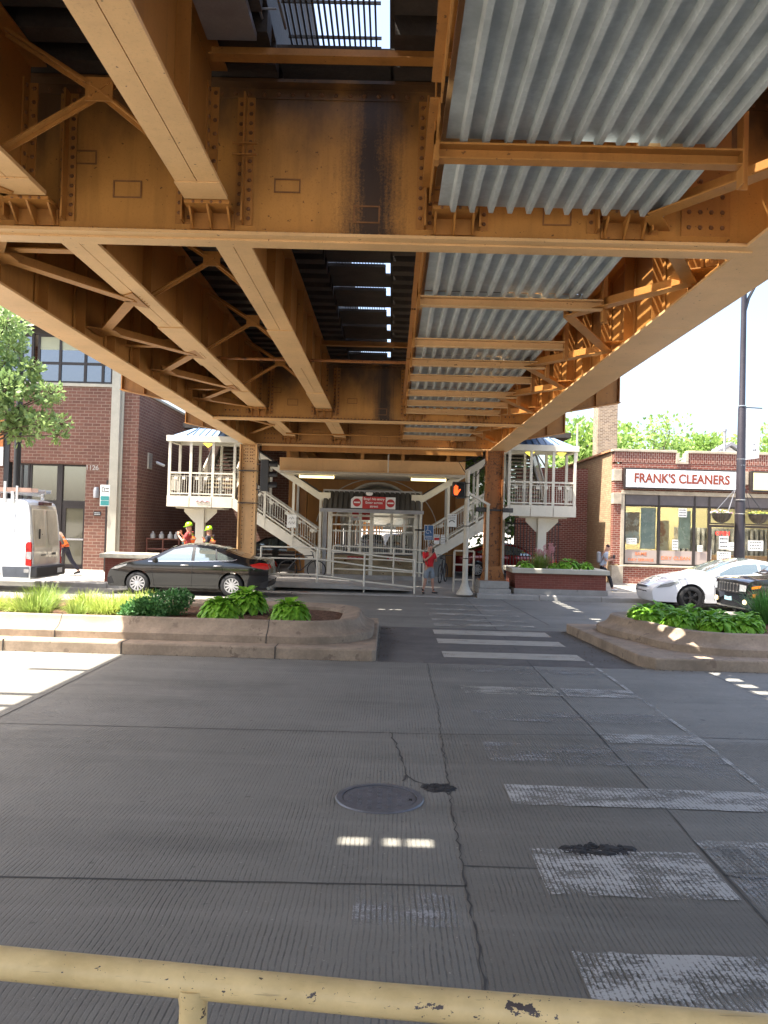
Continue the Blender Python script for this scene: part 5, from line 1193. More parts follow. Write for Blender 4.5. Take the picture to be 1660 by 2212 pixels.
def sedan(label, loc, col, rz=0, detail=True, metal=.3):
    t = thing('parked_car', label, 'car', (0, 0, 0))
    L, H, W = 4.65, 1.45, 1.78; wr = .325
    top = [(-2.30, .25), (-2.33, .50), (-2.24, .72), (-1.95, .86), (-1.35, .97), (-1.18, 1.0), (-.42, 1.385), (0, 1.455), (.45, 1.45), (.95, 1.36), (1.55, 1.14), (1.78, 1.10), (2.18, 1.07), (2.26, .98), (2.32, .62), (2.25, .30)]
    c = Car(top, (-1.42, 1.27), wr, L, H, W, .93, tumble=.27)
    b = MB(); V_, E_ = c.side(b, c.outline); c.band(b, V_, E_); body = b.build('body', paint('car paint', col, metal=metal), t, smooth=True, ang=32)
    c.parts('side_window', [[(-1.02, .965), (-.44, 1.30), (-.05, 1.375), (.10, 1.375), (.10, .995)], [(.19, .998), (.19, 1.375), (.55, 1.355), (.76, 1.30), (.80, 1.02)], [(.84, 1.03), (.80, 1.285), (1.32, 1.08), (1.25, 1.045)]], M_carglass, t)
    b = MB(); c.strip(b, [(-1.10, 1.03), (-.47, 1.36)], -.86, .86, .01); b.build('windshield', M_carglass, t, fix=False)
    b = MB(); c.strip(b, [(.95, 1.352), (1.5, 1.155)], -.84, .84, .01); b.build('rear_window', M_carglass, t, fix=False)
    if detail:
        b = MB(); c.line(b, [(-1.12, .955), (.2, .985), (1.28, 1.03), (1.40, 1.07)], .022, .012); b.build('window_trim', M_chrome, t, fix=False)
        b = MB(); c.line(b, [(.13, 1.39), (.14, .62), (.12, .25)], .012, .004); c.line(b, [(-1.02, .93), (-.98, .55), (-.93, .25)], .010, .004); c.line(b, [(1.02, .99), (1.0, .7), (.88, .5)], .010, .004); c.line(b, [(-1.0, .28), (.9, .30)], .008, .004); b.build('door_gap', M_darkin, t, fix=False)
        b = MB(); c.side(b, [(.75, 1.34), (.78, 1.34), (.84, 1.06), (.81, 1.06)], .009); c.side(b, [(.105, 1.385), (.185, 1.385), (.185, .99), (.105, .99)], .008); b.build('pillar', M_black, t, fix=False)
        for x in (-.08, .86):
            for sg in (-1, 1):
                b = MB(); yy = sg*(c.w(x, .86)+.03); b.path([(x-.11, yy-sg*.025, .865), (x-.08, yy, .87), (x+.08, yy, .875), (x+.11, yy-sg*.025, .875)], .014, 8); b.build('door_handle', M_chrome, t, smooth=True)
        for sg in (-1, 1):
            b = MB(); yy = sg*.92; b.lathe([(0, -.10), (.05, -.09), (.08, -.02), (.08, .04), (.06, .07), (0, .08)], (-.93, yy, 1.0), 12, ax='y'); b.beam((-.95, sg*.80, .96), (-.93, yy, .97), .05, .03); b.build('wing_mirror', paint('mirror paint', col, metal=metal), t, smooth=True)
        
        for sg in (-1, 1):
            b = MB(); c.side(b, [(1.86, .86), (1.78, .93), (2.05, .99), (2.27, .97), (2.33, .82), (2.2, .80)], .008, dx=.06, sgs=(sg,)); c.strip(b, [(2.27, .95), (2.32, .83)], min(sg*.72, sg*.98), max(sg*.72, sg*.98), .012); b.build('tail_lamp', M_red, t, fix=False)
        c.parts('headlamp', [[(-2.22, .70), (-2.08, .78), (-1.72, .87), (-1.75, .82), (-2.0, .72)]], M_lens, t, .008, .06)
        b = MB(); c.strip(b, [(-2.3, .3), (-2.335, .56)], -.7, .7, .006); c.side(b, [(-2.31, .28), (-2.33, .45), (-2.2, .50), (-2.12, .3)], .006, dx=.06); b.build('grille', M_black, t, fix=False)
        b = MB(); c.side(b, [(2.05, .28), (2.1, .42), (2.32, .5), (2.26, .28)], .006, dx=.06); c.strip(b, [(2.25, .28), (2.3, .45)], -.95, .95, .006); b.build('rear_bumper', M_black, t, fix=False)
    b = MB(); b.bx(-2.0, 2.0, -.7, .7, .22, .5); b.build('underbody', M_darkin, t)
    b = MB(); 
    for y in (-.38, .38):
        b.bx(-.35, .1, y-.25, y+.25, .4, .6); b.prism([(.0, .5), (.12, .5), (.3, 1.1), (.2, 1.12)], 'y', y-.24, y+.24); b.prism([(.8, .5), (.95, .5), (1.1, 1.05), (1.0, 1.08)], 'y', y-.3, y+.3)
    b.build('seat', plain('seat cloth', (.12, .11, .1), .9), t)
    c.wheelset(t, M_hub, 11); shift_all(t, loc, rz); return t
sedan('glossy black compact sedan parked at the kerb behind the left planter', (-5.76, 23.6, 0), (.010, .011, .014), rz=R(.0))
# cars seen through and behind the station
sedan('dark parked car half hidden behind the left station stairs', (-5.3, 37.5, .1), (.02, .02, .022), rz=R(0), detail=False)
sedan('dark red car parked behind the right station stairs', (5.0, 35.0, .1), (.22, .012, .012), rz=R(180), detail=False)
sedan('silver car in the lane beyond the exit gate, left one', (-1.3, 57, .15), (.35, .36, .38), rz=R(90), detail=False)
sedan('black car in the lane beyond the exit gate, right one', (.6, 55, .15), (.02, .02, .02), rz=R(90), detail=False)

# white high-roof van at the left edge
def van():
    t = thing('delivery_van', 'white high-roof work van with roof ladders parked at the left edge', 'van', (0, 0, 0))
    L, H, W = 5.9, 2.62, 2.06; wr = .36
    top = [(-2.95, .35), (-2.95, .9), (-2.7, 1.15), (-2.1, 1.35), (-1.3, 2.25), (-.9, 2.52), (0, 2.6), (2.2, 2.62), (2.72, 2.6), (2.82, 2.35), (2.92, 1.3), (2.95, .75), (2.93, .4)]
    c = Car(top, (-1.95, 1.75), wr, L, H, W, 1.35, zlow=.3, sill=.36, tumble=.12, nose=.14, tail=.02, crown=.03)
    b = MB(); V_, E_ = c.side(b, c.outline, dx=.25, dz=.2); c.band(b, V_, E_); b.build('body', paint('van white paint', (.86, .87, .88), .2, 0), t, smooth=True, ang=32)
    b = MB()
    for z0, z1, x0, x1 in ((2.05, 2.075, .3, 2.45), (1.82, 1.835, .3, 2.3)): c.side(b, [(x0, z0), (x1, z0), (x1, z1), (x0, z1)], .012, dx=.3)
    for z in (1.2, .98): c.side(b, [(-.6, z), (2.2, z+.0), (2.2, z+.03), (-.6, z+.03)], .014, dx=.3)
    b.build('side_crease', paint('van crease paint', (.78, .79, .82), .25, 0), t, fix=False)
    b = MB(); c.line(b, [(2.45, 2.3), (2.45, 1.1), (2.55, .8)], .012, .006); c.line(b, [(.2, 2.3), (.2, .45)], .012, .006); b.build('panel_gap', M_darkin, t, fix=False)
    b = MB(); c.side(b, [(-1.5, .40), (1.32, .40), (1.32, .74), (-1.5, .74)], .02, dx=.3); c.side(b, [(2.18, .42), (2.9, .42), (2.92, .72), (2.16, .72)], .02, dx=.2); b.build('sill_cladding', plain('grey plastic', (.10, .11, .13), .6), t, fix=False)
    c.parts('side_window', [[(-1.9, 1.42), (-1.25, 2.1), (-.85, 2.2), (-.3, 2.2), (-.3, 1.42)]], M_carglass, t, .01)
    b = MB(); c.strip(b, [(-2.05, 1.42), (-1.32, 2.2)], -.92, .92, .01); b.build('windshield', M_carglass, t, fix=False)
    # rear doors, facing +X
    M_vr = paint('shaded van door paint', (.66, .59, .48), .3, 0)  # white rear doors tinted tan, their shade put into the colour
    for sg in (-1, 1):
        b = MB(); y0, y1 = (.01, .84) if sg > 0 else (-.84, -.01)
        prof = [(2.966, .78), (2.955, 1.25), (2.905, 1.7), (2.84, 2.35), (2.80, 2.45)]
        b.add([(x, y0, z) for x, z in prof]+[(x, y1, z) for x, z in prof], [(i, i+1, 6+i, 5+i) for i in range(4)])
        d = b.build('rear_door', M_vr, t, fix=False)
        b = MB(); e = .10; prof2 = [(2.967, 1.30), (2.922, 1.7), (2.87, 2.2), (2.855, 2.32)]
        b.add([(x, y0+e, z) for x, z in prof2]+[(x, y1-e, z) for x, z in prof2], [(i, i+1, 5+i, 4+i) for i in range(3)]); b.build('pressed_panel', plain('shaded recess paint', (.52, .46, .36), .4), d, fix=False)  # pressed panel a darker copy of the door tan, recess shade in the colour
    b = MB(); b.tube((3.0, -.45, 1.62), (3.0, -.45, 1.62+.02), .01); b.bx(2.95, 2.975, -.56, -.50, 1.5, 1.78); b.build('lock', M_black, t)
    b = MB(); b.bx(2.97, 2.985, .35, .55, 1.02, 1.09); b.bx(2.97, 2.985, -.4, -.12, 1.02, 1.045); b.build('badge', M_black, t)
    for sg in (-1, 1):
        b = MB(); yy = sg*(c.w(2.85, 1.0)); b.prism([(2.80, .76), (2.965, .74), (2.955, 1.36), (2.93, 1.42), (2.84, 1.42), (2.79, 1.35)], 'y', min(yy-sg*.06, yy+sg*.012), max(yy-sg*.06, yy+sg*.012)); tl = b.build('tail_lamp', M_red, t, bevel=.01)
        b = MB(); yq = yy+sg*.013; b.prism([(2.83, .95), (2.965, .93), (2.955, 1.14), (2.82, 1.14)], 'y', min(yq, yq+sg*.004), max(yq, yq+sg*.004)); b.bx(2.955, 2.97, min(yy-sg*.05, yy), max(yy-sg*.05, yy), .95, 1.14); b.build('reverse_lens', M_lens, tl)
    b = MB(); b.bx(2.88, 3.12, -.98, .98, .42, .72); b.build('rear_bumper', plain('black bumper', (.035, .035, .035), .6), t, bevel=.04)
    q = MB(); q.bx(3.12, 3.13, .38, .70, .50, .64); q.build('number_plate', M_paper, t); q = MB(); q.bx(2.78, 2.92, -1.06, -1.04, .56, .66); q.build('reflector', M_lens, t)
    q = MB(); q.bx(2.78, 2.93, -.30, .3, 2.46, 2.56); q.build('brake_light', plain('dark red', (.08, .02, .02), .4), t, bevel=.02)
    # roof rack with ladders
    for x in (-.6, 1.0, 2.35):
        b = MB(); b.bx(x-.04, x+.04, -1.0, 1.0, 2.74, 2.80)
        for y in (-.96, .96): b.bx(x-.04, x+.04, y-.03, y+.03, 2.5, 2.82)
        b.build('rack_bar', M_white, t)
    b = MB(); b.bx(2.1, 2.16, -1.0, -.94, 2.5, 3.1); b.bx(2.45, 2.5, -1.0, -.95, 2.6, 2.98); b.build('rack_upright', M_white, t)
    shift_all(t, (-12.97, 23.25, 0), 0)
    for y, lab, z, m in ((-.75, 'pinkish extension ladder strapped on the near side of the van roof', 2.87, plain('ladder orange', (.55, .35, .26), .5)), (.15, 'aluminium ladder lying on the van roof behind the pinkish one', 2.86, M_chrome)):
        l = thing('ladder', lab, 'ladder', (-12.97, 23.25+y, z)); b = MB()
        for d in (-.2, .2): b.bx(-15.6, -10.1, 23.25+y+d-.02, 23.25+y+d+.02, z-.05, z+.06)
        b.build('side_rail', m, l); b = MB()
        for i in range(18): b.tube((-15.4+i*.3, 23.05+y, z), (-15.4+i*.3, 23.45+y, z), .016, 6)
        b.build('rung', M_chrome, l)
van()

def whitecar():
    t = thing('parked_car', 'white sleek electric saloon parked before the cleaners', 'car', (0, 0, 0)); L, H, W = 4.97, 1.44, 1.96; wr = .35
    top = [(-2.45, .28), (-2.50, .52), (-2.42, .66), (-2.05, .83), (-1.5, .96), (-1.05, 1.02), (-.25, 1.36), (.3, 1.445), (.9, 1.40), (1.6, 1.2), (2.2, 1.1), (2.42, 1.02), (2.48, .7), (2.4, .3)]
    c = Car(top, (-1.46, 1.50), wr, L, H, W, .92, tumble=.28, nose=.22)
    b = MB(); V_, E_ = c.side(b, c.outline); c.band(b, V_, E_); b.build('body', paint('pearl white paint', (.74, .76, .80), .15, 0), t, smooth=True, ang=32)
    c.parts('side_window', [[(-.82, .99), (-.3, 1.25), (.1, 1.34), (.45, 1.36), (.45, 1.0)], [(.52, 1.0), (.52, 1.36), (1.0, 1.3), (1.5, 1.12), (1.45, 1.05)]], M_carglass, t)
    b = MB(); c.strip(b, [(-1.0, 1.045), (-.27, 1.35), (.3, 1.44)], -.88, .88, .01); b.build('windshield', M_carglass, t, fix=False)
    c.parts('headlamp', [[(-2.40, .60), (-2.28, .70), (-1.86, .82), (-1.80, .79), (-2.05, .66)]], M_lens, t, .008, .06)
    c.parts('lamp_inner', [[(-2.33, .62), (-2.25, .67), (-2.0, .74), (-2.05, .68)]], M_greymetal, t, .012, .06)
    b = MB(); c.strip(b, [(-2.47, .36), (-2.495, .5)], -.65, .65, .006); c.strip(b, [(-2.44, .64), (-2.47, .60)], -.6, .6, .008); b.build('intake', M_darkin, t, fix=False)
    b = MB(); c.line(b, [(-.85, .95), (.6, .99), (1.5, 1.04)], .02, .01); b.build('window_trim', M_chrome, t, fix=False)
    b = MB(); c.line(b, [(-1.95, .84), (-1.4, .93), (-1.0, .96)], .01, .004); c.line(b, [(.48, 1.0), (.48, .3)], .01, .004); c.line(b, [(-.85, .93), (-.8, .3)], .01, .004); b.build('panel_gap', M_darkin, t, fix=False)
    for sg in (-1, 1): b = MB(); b.lathe([(0, -.1), (.05, -.09), (.075, 0), (.05, .07), (0, .08)], (-.75, sg*.98, 1.02), 12, ax='y'); b.build('wing_mirror', paint('mirror white', (.74, .76, .80), .15, 0), t, smooth=True)
    b = MB(); b.bx(-2.1, 2.1, -.75, .75, .22, .55); b.build('underbody', M_darkin, t)
    c.wheelset(t, plain('dark alloy', (.03, .03, .032), .4, .4), 5); shift_all(t, (9.95, 23.55, 0), 0)
whitecar()
def suv():
    t = thing('sport_utility_vehicle', 'black sport utility vehicle with slotted grille driving in at the right edge', 'car', (0, 0, 0)); L, H, W = 4.4, 1.66, 1.88; wr = .36
    top = [(-2.12, .32), (-2.18, .62), (-2.16, .94), (-2.08, 1.04), (-1.6, 1.10), (-1.0, 1.14), (-.42, 1.55), (.1, 1.66), (1.3, 1.64), (1.9, 1.5), (2.12, 1.1), (2.18, .6), (2.1, .35)]
    c = Car(top, (-1.32, 1.33), wr, L, H, W, 1.05, zlow=.3, sill=.36, tumble=.22, nose=.15, crown=.03)
    P = paint('suv black paint', (.012, .013, .016))
    b = MB(); V_, E_ = c.side(b, c.outline); c.band(b, V_, E_); b.build('body', P, t, smooth=True, ang=32)
    c.parts('side_window', [[(-.85, 1.13), (-.42, 1.47), (.05, 1.56), (.3, 1.56), (.3, 1.13)], [(.38, 1.13), (.38, 1.56), (1.3, 1.54), (1.6, 1.2), (1.5, 1.13)]], M_carglass, t)
    b = MB(); c.strip(b, [(-.95, 1.18), (-.45, 1.52)], -.88, .88, .01); b.build('windshield', M_carglass, t, fix=False)
    b = MB(); c.strip(b, [(-2.178, .70), (-2.165, .92)], -.98, .98, .006); b.build('grille', M_black, t, fix=False)
    b = MB()
    for i in range(7):
        t0 = -.60+i*.18; c.strip(b, [(-2.176, .74), (-2.168, .90)], t0-.012, t0+.012, .03, 2); c.strip(b, [(-2.168, .895), (-2.164, .915)], t0-.05, t0+.05, .032, 2); c.strip(b, [(-2.178, .735), (-2.174, .752)], t0-.05, t0+.05, .032, 2)
    b.build('grille_bar', M_chrome, t, fix=False)
    for a0, a1 in ((-.99, -.70), (.70, .99)):
        b = MB(); c.strip(b, [(-2.176, .76), (-2.166, .91)], a0, a1, .022); b.build('headlamp', M_lens, t, fix=False)
    c.parts('amber_lamp', [[(-2.08, .83), (-2.08, .89), (-1.86, .93), (-1.90, .86)], [(-2.06, .62), (-2.06, .71), (-1.97, .73), (-1.96, .64)]], M_amber, t, .012, .06)
    b = MB(); c.strip(b, [(-2.15, .45), (-2.17, .6)], -.96, .96, .012); b.build('lower_grille', plain('dark grey plastic', (.05, .045, .04), .3), t, fix=False)
    for yy in (-.72, .72): b = MB(); b.lathe([(0, -.02), (.05, -.02), (.06, 0), (.06, .03)], (-2.19, yy, .50), 14, ax='x'); b.build('fog_lamp', glow('fog lamp glow', (1, .75, .4), .35), t, smooth=True)
    b = MB(); b.bx(-2.24, -2.225, -.18, .18, .50, .64); b.build('number_plate', plain('plate', (.25, .4, .45), .5), t)
    for sg in (-1, 1): b = MB(); b.lathe([(0, -.13), (.07, -.11), (.1, 0), (.07, .09), (0, .1)], (-.75, sg*1.0, 1.16), 12, ax='y'); b.build('wing_mirror', P, t, smooth=True)
    b = MB(); b.bx(-1.9, 1.9, -.75, .75, .25, .6); b.build('underbody', M_darkin, t)
    c.wheelset(t, M_hub, 5); shift_all(t, (10.85, 20.6, 0), R(4))
suv()
# bicycles
def bicycle(label, loc, rz, grp='bicycles parked by the station stairs'):
    t = thing('bicycle', label, 'bicycle', (0, 0, 0), 0, grp)
    for x in (-.52, .52):
        b = MB(); b.path([(x+.33*math.cos(R(i*15)), 0, .34+.33*math.sin(R(i*15))) for i in range(25)], .019, 6); w_ = b.build('wheel', M_rubber, t)
        b = MB()
        for i in range(12): b.tube((x, 0, .34), (x+.31*math.cos(R(i*30)), 0, .34+.31*math.sin(R(i*30))), .0025, 4)
        b.build('spokes', M_chrome, w_)
    b = MB(); S_ = (-.12, 0, .82); Hd = (.38, 0, .86); BB = (-.05, 0, .3)
    for p, q in ((S_, Hd), (S_, BB), (BB, (.4, 0, .74)), (BB, (-.52, 0, .34)), (S_, (-.52, 0, .34)), ((.36, 0, .95), (.52, 0, .34))): b.tube(p, q, .018, 8)
    b.build('frame', M_black, t); b = MB(); b.path([(.3, -.28, 1.0), (.38, -.1, .98), (.38, .1, .98), (.3, .28, 1.0)], .014, 6); b.build('handlebar', M_black, t); b = MB(); b.prism([(-.26, -.07), (0, -.02), (0, .02), (-.26, .07)], 'z', .86, .92); b.build('saddle', M_black, t, bevel=.01)
    shift_all(t, loc, rz); return t
bicycle('black bicycle parked under the left staircase', (-3.2, 29.2, .15), R(8)); bicycle('dark bicycle parked behind the pedestrian signal, right of the exit gate', (1.95, 29.4, .15), R(75))
# ------------------------------------------------------------------ street furniture
t = thing('pedestrian_signal', 'pale pole with a black walk signal showing an orange hand at the crosswalk', 'signal', (2.33, 24.75, .15))
b = MB(); b.lathe([(.26, .1), (.25, .16), (.17, .26), (.11, .42), (.085, .6), (.078, 2.0), (.07, 3.95), (0, 3.97)], (2.33, 24.75, 0), 20); b.build('pole', M_creamdk, t, smooth=True)
b = MB(); b.bx(2.0, 2.24, 24.58, 24.86, 3.06, 3.56); b.build('signal_box', M_black, t, bevel=.02)
b = MB(); b.bx(1.86, 2.0, 24.55, 24.60, 3.13, 3.53) ; b.bx(1.84, 1.862, 24.3, 24.58, 3.13, 3.53); b.bx(1.86, 2.24, 24.40, 24.58, 3.53, 3.56); b.build('visor', M_black, t)
b = MB(); b.bx(1.86, 2.22, 24.565, 24.578, 3.1, 3.53); b.build('face', M_darkin, t)
b = MB(); y0, y1 = 24.545, 24.56; b.prism([(1.92, 3.16), (2.02, 3.16), (2.04, 3.22), (2.115, 3.33), (2.09, 3.35), (2.03, 3.29), (2.03, 3.34), (1.90, 3.34), (1.90, 3.22)], 'y', y0, y1)
for i, h in enumerate((.085, .12, .115, .09)): b.prism([(1.902+.033*i, 3.34), (1.929+.033*i, 3.34), (1.929+.033*i, 3.34+h), (1.9155+.033*i, 3.35+h), (1.902+.033*i, 3.34+h)], 'y', y0, y1)
b.build('hand_symbol', glow('orange hand', (1.0, .10, .015), .5), t)
b = MB()
for z in (3.1, 3.52, 2.2, 1.2): b.tube((2.33, 24.75, z), (2.33, 24.75, z+.03), .09, 14)
b.path([(2.33, 24.75, 3.8), (2.2, 24.75, 3.95), (2.05, 24.8, 4.2), (2.9, 25.4, 4.5)], .012, 5); b.path([(2.35, 24.75, 3.85), (2.6, 24.9, 3.75), (3.0, 25.35, 4.3)], .012, 5); b.build('band', M_dkbrown, t)
q = MB(); q.beam((2.36, 24.8, 3.25), (3.1, 25.3, 2.9), .05, .07); q.build('brace_arm', M_creamdk, t)
q = MB(); q.bx(2.98, 3.06, 24.95, 25.1, .55, 2.9); q.build('conduit', M_creamdk, t)
# traffic signal on the left column
t = thing('traffic_signal', 'black three-lens traffic signal seen edge-on, strapped to the left column', 'traffic light', (-3.95, 24.9, 3.15))
b = MB(); b.bx(-4.12, -3.86, 24.85, 25.15, 3.13, 4.12); b.build('housing', M_black, t, bevel=.02)
for z in (3.3, 3.63, 3.96):
    b = MB(); b.lathe([(.13, -3.86), (.135, -3.62), (.125, -3.62), (.12, -3.86)], (0, 25.0, z), 18, ax='x', a0=R(-20), a1=R(200)); b.build('visor', M_black, t, fix=False)
    b = MB(); b.lathe([(0, -3.845), (.11, -3.85), (.11, -3.86)], (0, 25, z), 18, ax='x'); b.build('lens', plain('unlit lens', (.05, .03, .02), .2), t, fix=False)
b = MB(); b.path([(-4.3, 25.3, 4.0), (-4.12, 25.05, 4.0)], .025, 6); b.path([(-4.3, 25.3, 3.2), (-4.12, 25.05, 3.2)], .025, 6); b.path([(-4.15, 24.95, 4.1), (-4.25, 25, 4.6), (-4.2, 25.4, 4.65)], .015, 5); b.path([(-4.1, 24.9, 3.15), (-4.2, 24.9, 3.02), (-4.22, 25.2, 3.1), (-4.3, 25.3, 3.4)], .014, 5); b.build('bracket', M_dkbrown, t)
t = thing('traffic_signal', 'black signal box mounted across the rusty right column', 'traffic light', (3.26, 25.2, 2.7))
b = MB(); b.bx(2.66, 3.02, 25.1, 25.3, 2.68, 2.82); b.bx(3.5, 3.82, 25.1, 25.3, 2.68, 2.82); b.bx(2.98, 3.5, 25.36, 25.40, 2.72, 2.78); b.build('housing', M_black, t, bevel=.01)
# street lamp with banner and baskets
SLX, SLY = 11.3, 26.0
t = thing('street_lamp', 'tall dark street lamp post with white banner in front of the cleaners', 'street lamp', (SLX, SLY, .15))
b = MB(); b.lathe([(.24, .1), (.24, .5), (.19, .6), (.17, 1.1), (.155, 3.2), (.145, 3.25), (.12, 6.3), (.10, 6.35), (.085, 10.4), (0, 10.42)], (SLX, SLY, 0), 16); b.build('pole', plain('dark bronze pole', (.035, .03, .035), .35, .3), t, smooth=True)
for z in (6.35, 4.62, 4.42, 3.30, 2.85): b = MB(); b.tube((SLX, SLY, z), (SLX, SLY, z+.03), .165 if z < 4 else .135, 14); b.build('steel_band', M_chrome, t)
b = MB(); b.path([(SLX, SLY, 9.3), (SLX+.15, SLY, 9.9), (SLX+.6, SLY, 10.8), (SLX+2.0, SLY, 11.3)], .05, 8); b.build('arm', M_black, t, smooth=True)
b = MB(); b.bx(SLX+1.9, SLX+2.6, SLY-.15, SLY+.15, 11.22, 11.38); b.build('lamp_head', M_black, t, bevel=.04)
b = MB(); b.add([(SLX+.14, SLY, 4.62), (SLX+.62, SLY+.1, 4.70), (SLX+.66, SLY+.1, 6.30), (SLX+.14, SLY, 6.30)]+[(SLX+.14, SLY+.012, 4.62), (SLX+.62, SLY+.112, 4.70), (SLX+.66, SLY+.112, 6.30), (SLX+.14, SLY+.012, 6.30)], [(0, 1, 2, 3), (7, 6, 5, 4), (0, 4, 5, 1), (1, 5, 6, 2), (2, 6, 7, 3), (3, 7, 4, 0)]); bn = b.build('banner', plain('banner cloth', (.8, .8, .78), .7, 0, .02, 3), t)
b = MB()
for (x0, x1, z, h) in ((.24, .46, 5.12, .02), (.28, .40, 5.05, .012), (.24, .30, 4.93, .025), (.32, .37, 4.935, .02), (.39, .44, 4.94, .02), (.46, .52, 4.95, .02)): b.beam((SLX+x0, SLY-.004+x0*.15, z), (SLX+x1, SLY-.004+x1*.15, z+.015), .006, h*2)
b.build('banner_print', M_ink, bn)
b = MB(); b.beam((SLX, SLY, 6.33), (SLX+.7, SLY+.1, 6.33), .03, .03); b.build('banner_arm', M_black, t)
M_flpink = leafm('pink petals', (.55, .2, .4), (.7, .45, .6), 30, .3); M_flyel = leafm('yellow petals', (.7, .55, .05), (.5, .5, .1), 30, .3)
def basket(sx, label, pet):
    x, y, z = SLX+sx, SLY-.05, 2.66
    t = thing('hanging_basket', label, 'hanging basket', (x, y, z), 0, 'hanging flower baskets on the street lamp')
    b = MB(); b.lathe([(.30*math.cos(R(a)), z+.30*math.sin(R(a))) for a in range(-90, 1, 15)], (x, y, .30-.1), 20); b.X = None; b.build('liner', plain('coir liner', (.06, .045, .03), .9), t, smooth=True, fix=False)
    b = MB()
    for i in range(12): b.path([(x+.31*math.cos(R(a))*math.cos(R(30*i)), y+.31*math.cos(R(a))*math.sin(R(30*i)), z+.2+.31*math.sin(R(a))) for a in range(-90, 1, 18)], .006, 4)
    b.path([(x+.31*math.cos(R(i*20)), y+.31*math.sin(R(i*20)), z+.2) for i in range(19)], .012, 5); b.build('wire_frame', M_black, t)
    b = MB(); tx = SLX+(.16 if sx > 0 else -.16)
    for dx, dy in ((-.25, 0), (.22, .1), (.1, -.25)): b.tube((x+dx, y+dy, z+.2), (tx, SLY, z+1.02), .009, 4)
    b.beam((SLX, SLY, z+1.02), (tx, SLY, z+1.02), .03, .03); b.build('hanger', M_greymetal if sx < 0 else M_black, t)
    b = MB(); q = MB()
    for i in range(300):
        a = rnd.uniform(0, 6.28); r = .33*math.sqrt(rnd.random()); p = Vector((x+r*math.cos(a), y+r*math.sin(a), z+.2+rnd.uniform(0, .11)*(1.2-r*2)))
        u = Vector((rnd.gauss(0, 1), rnd.gauss(0, 1), rnd.gauss(0, .6))).normalized()*.035; w_ = u.orthogonal().normalized()*.02
        (q if i % 3 == 0 else b).add([p-u, p+w_, p+u, p-w_], [(0, 1, 2, 3)])
    b.build('foliage', leafm('basket leaves', (.06, .11, .02), (.14, .18, .03), 20), t, fix=False); q.build('flowers', pet, t, fix=False)
basket(-.62, 'flower basket with pink blooms hanging left of the street lamp post', M_flpink); basket(.58, 'flower basket with yellow blooms hanging right of the street lamp post', M_flyel)
t = thing('street_lamp', 'dark post rising through the tree at the left edge', 'street lamp', (-11.95, 25.3, .15))
b = MB(); b.lathe([(.2, .1), (.19, .5), (.13, .7), (.11, 3), (.08, 9.5), (0, 9.52)], (-11.95, 25.3, 0), 14); b.build('pole', M_black, t, smooth=True)
b = MB(); b.path([(-11.95, 25.3, 9.3), (-12.2, 25, 10.0), (-13.6, 23.5, 10.5)], .05, 8); b.bx(-14.0, -13.4, 23.2, 23.6, 10.4, 10.55); b.build('lamp_arm', M_black, t)

# ------------------------------------------------------------------ plants
M_hosta = leafm('hosta leaves', (.11, .29, .015), (.24, .46, .045), 9, .3)
M_shrub = leafm('shrub leaves', (.05, .15, .04), (.10, .24, .07), 14, .25)
M_grass = leafm('grass blades', (.13, .22, .03), (.26, .33, .08), 8, .4)
M_grassy = leafm('lime groundcover', (.25, .34, .06), (.40, .46, .11), 8, .4)
M_crown = leafm('tree leaves', (.14, .23, .085), (.30, .40, .14), 1.6, .35)
M_far = leafm('far tree leaves', (.15, .26, .06), (.28, .40, .10), .8, .4)
M_pinkgr = leafm('pink plumes', (.45, .18, .2), (.55, .3, .3), 20, .3)
def blade(b, p, d, L, w_, droop, segs=4, cup=0.0, wide=.45):
    # curved leaf starting at p heading d (unit), drooping
    p = Vector(p); d = Vector(d).normalized(); side = d.cross(Vector((0, 0, 1))); side = side.normalized() if side.length > .05 else Vector((1, 0, 0))
    vs = []; q = p.copy(); dd = d.copy()
    for i in range(segs+1):
        t = i/segs; ww = w_*math.sin(math.pi*min(1, max(.04, t))**(.5+wide))*.5 if cup else w_*(1-t)**.6*.5
        up = side.cross(dd).normalized()
        if cup: vs += [q-side*ww+up*cup*ww, q.copy(), q+side*ww+up*cup*ww]
        else: vs += [q-side*ww, q+side*ww]
        q = q+dd*(L/segs); dd = (dd+Vector((0, 0, -droop/segs))).normalized()
    k = 3 if cup else 2; fs = []
    for i in range(segs):
        for m in range(k-1): fs.append((i*k+m, i*k+m+1, (i+1)*k+m+1, (i+1)*k+m))
    b.add(vs, fs)
def hosta(label, x, y, z, r, n, h=1.0, grp='leafy hosta plants'):
    b = MB()
    for i in range(n):
        f = math.sqrt((i+.5)/n); a = i*2.39996+rnd.uniform(-.25, .25); e = R(55-95*f)+rnd.uniform(-.18, .18)
        base = (x+math.cos(a)*r*.60*f, y+math.sin(a)*r*.60*f, z+r*h*(.62*math.sqrt(1-.8*f*f)-.05)+rnd.uniform(-.03, .03))
        L = r*rnd.uniform(.34, .5); blade(b, base, (math.cos(a)*math.cos(e), math.sin(a)*math.cos(e), math.sin(e)), L, L*.62, .9, 5, .22, .25)
    for i in range(n//3):
        a = rnd.uniform(0, 6.28); b.tube((x, y, z), (x+math.cos(a)*r*.4, y+math.sin(a)*r*.4, z+.4*r*h), .006, 4, cap=False)
    return tag(b.build('hosta_plant', M_hosta, loc=(x, y, z), fix=False, smooth=False), label, 'plant', grp)
zM = .41
hosta('round hosta nearest the curb, left one of the trio on the planter', -2.90, 13.8, zM, .46, 210, 1.25)
hosta('hosta at the back of the planter trio, behind the other two', -2.68, 15.1, zM, .50, 210, 1.3)
hosta('hosta nearest the rounded planter end, right one of the trio', -1.72, 14.0, zM, .44, 190, 1.2)
k = 0
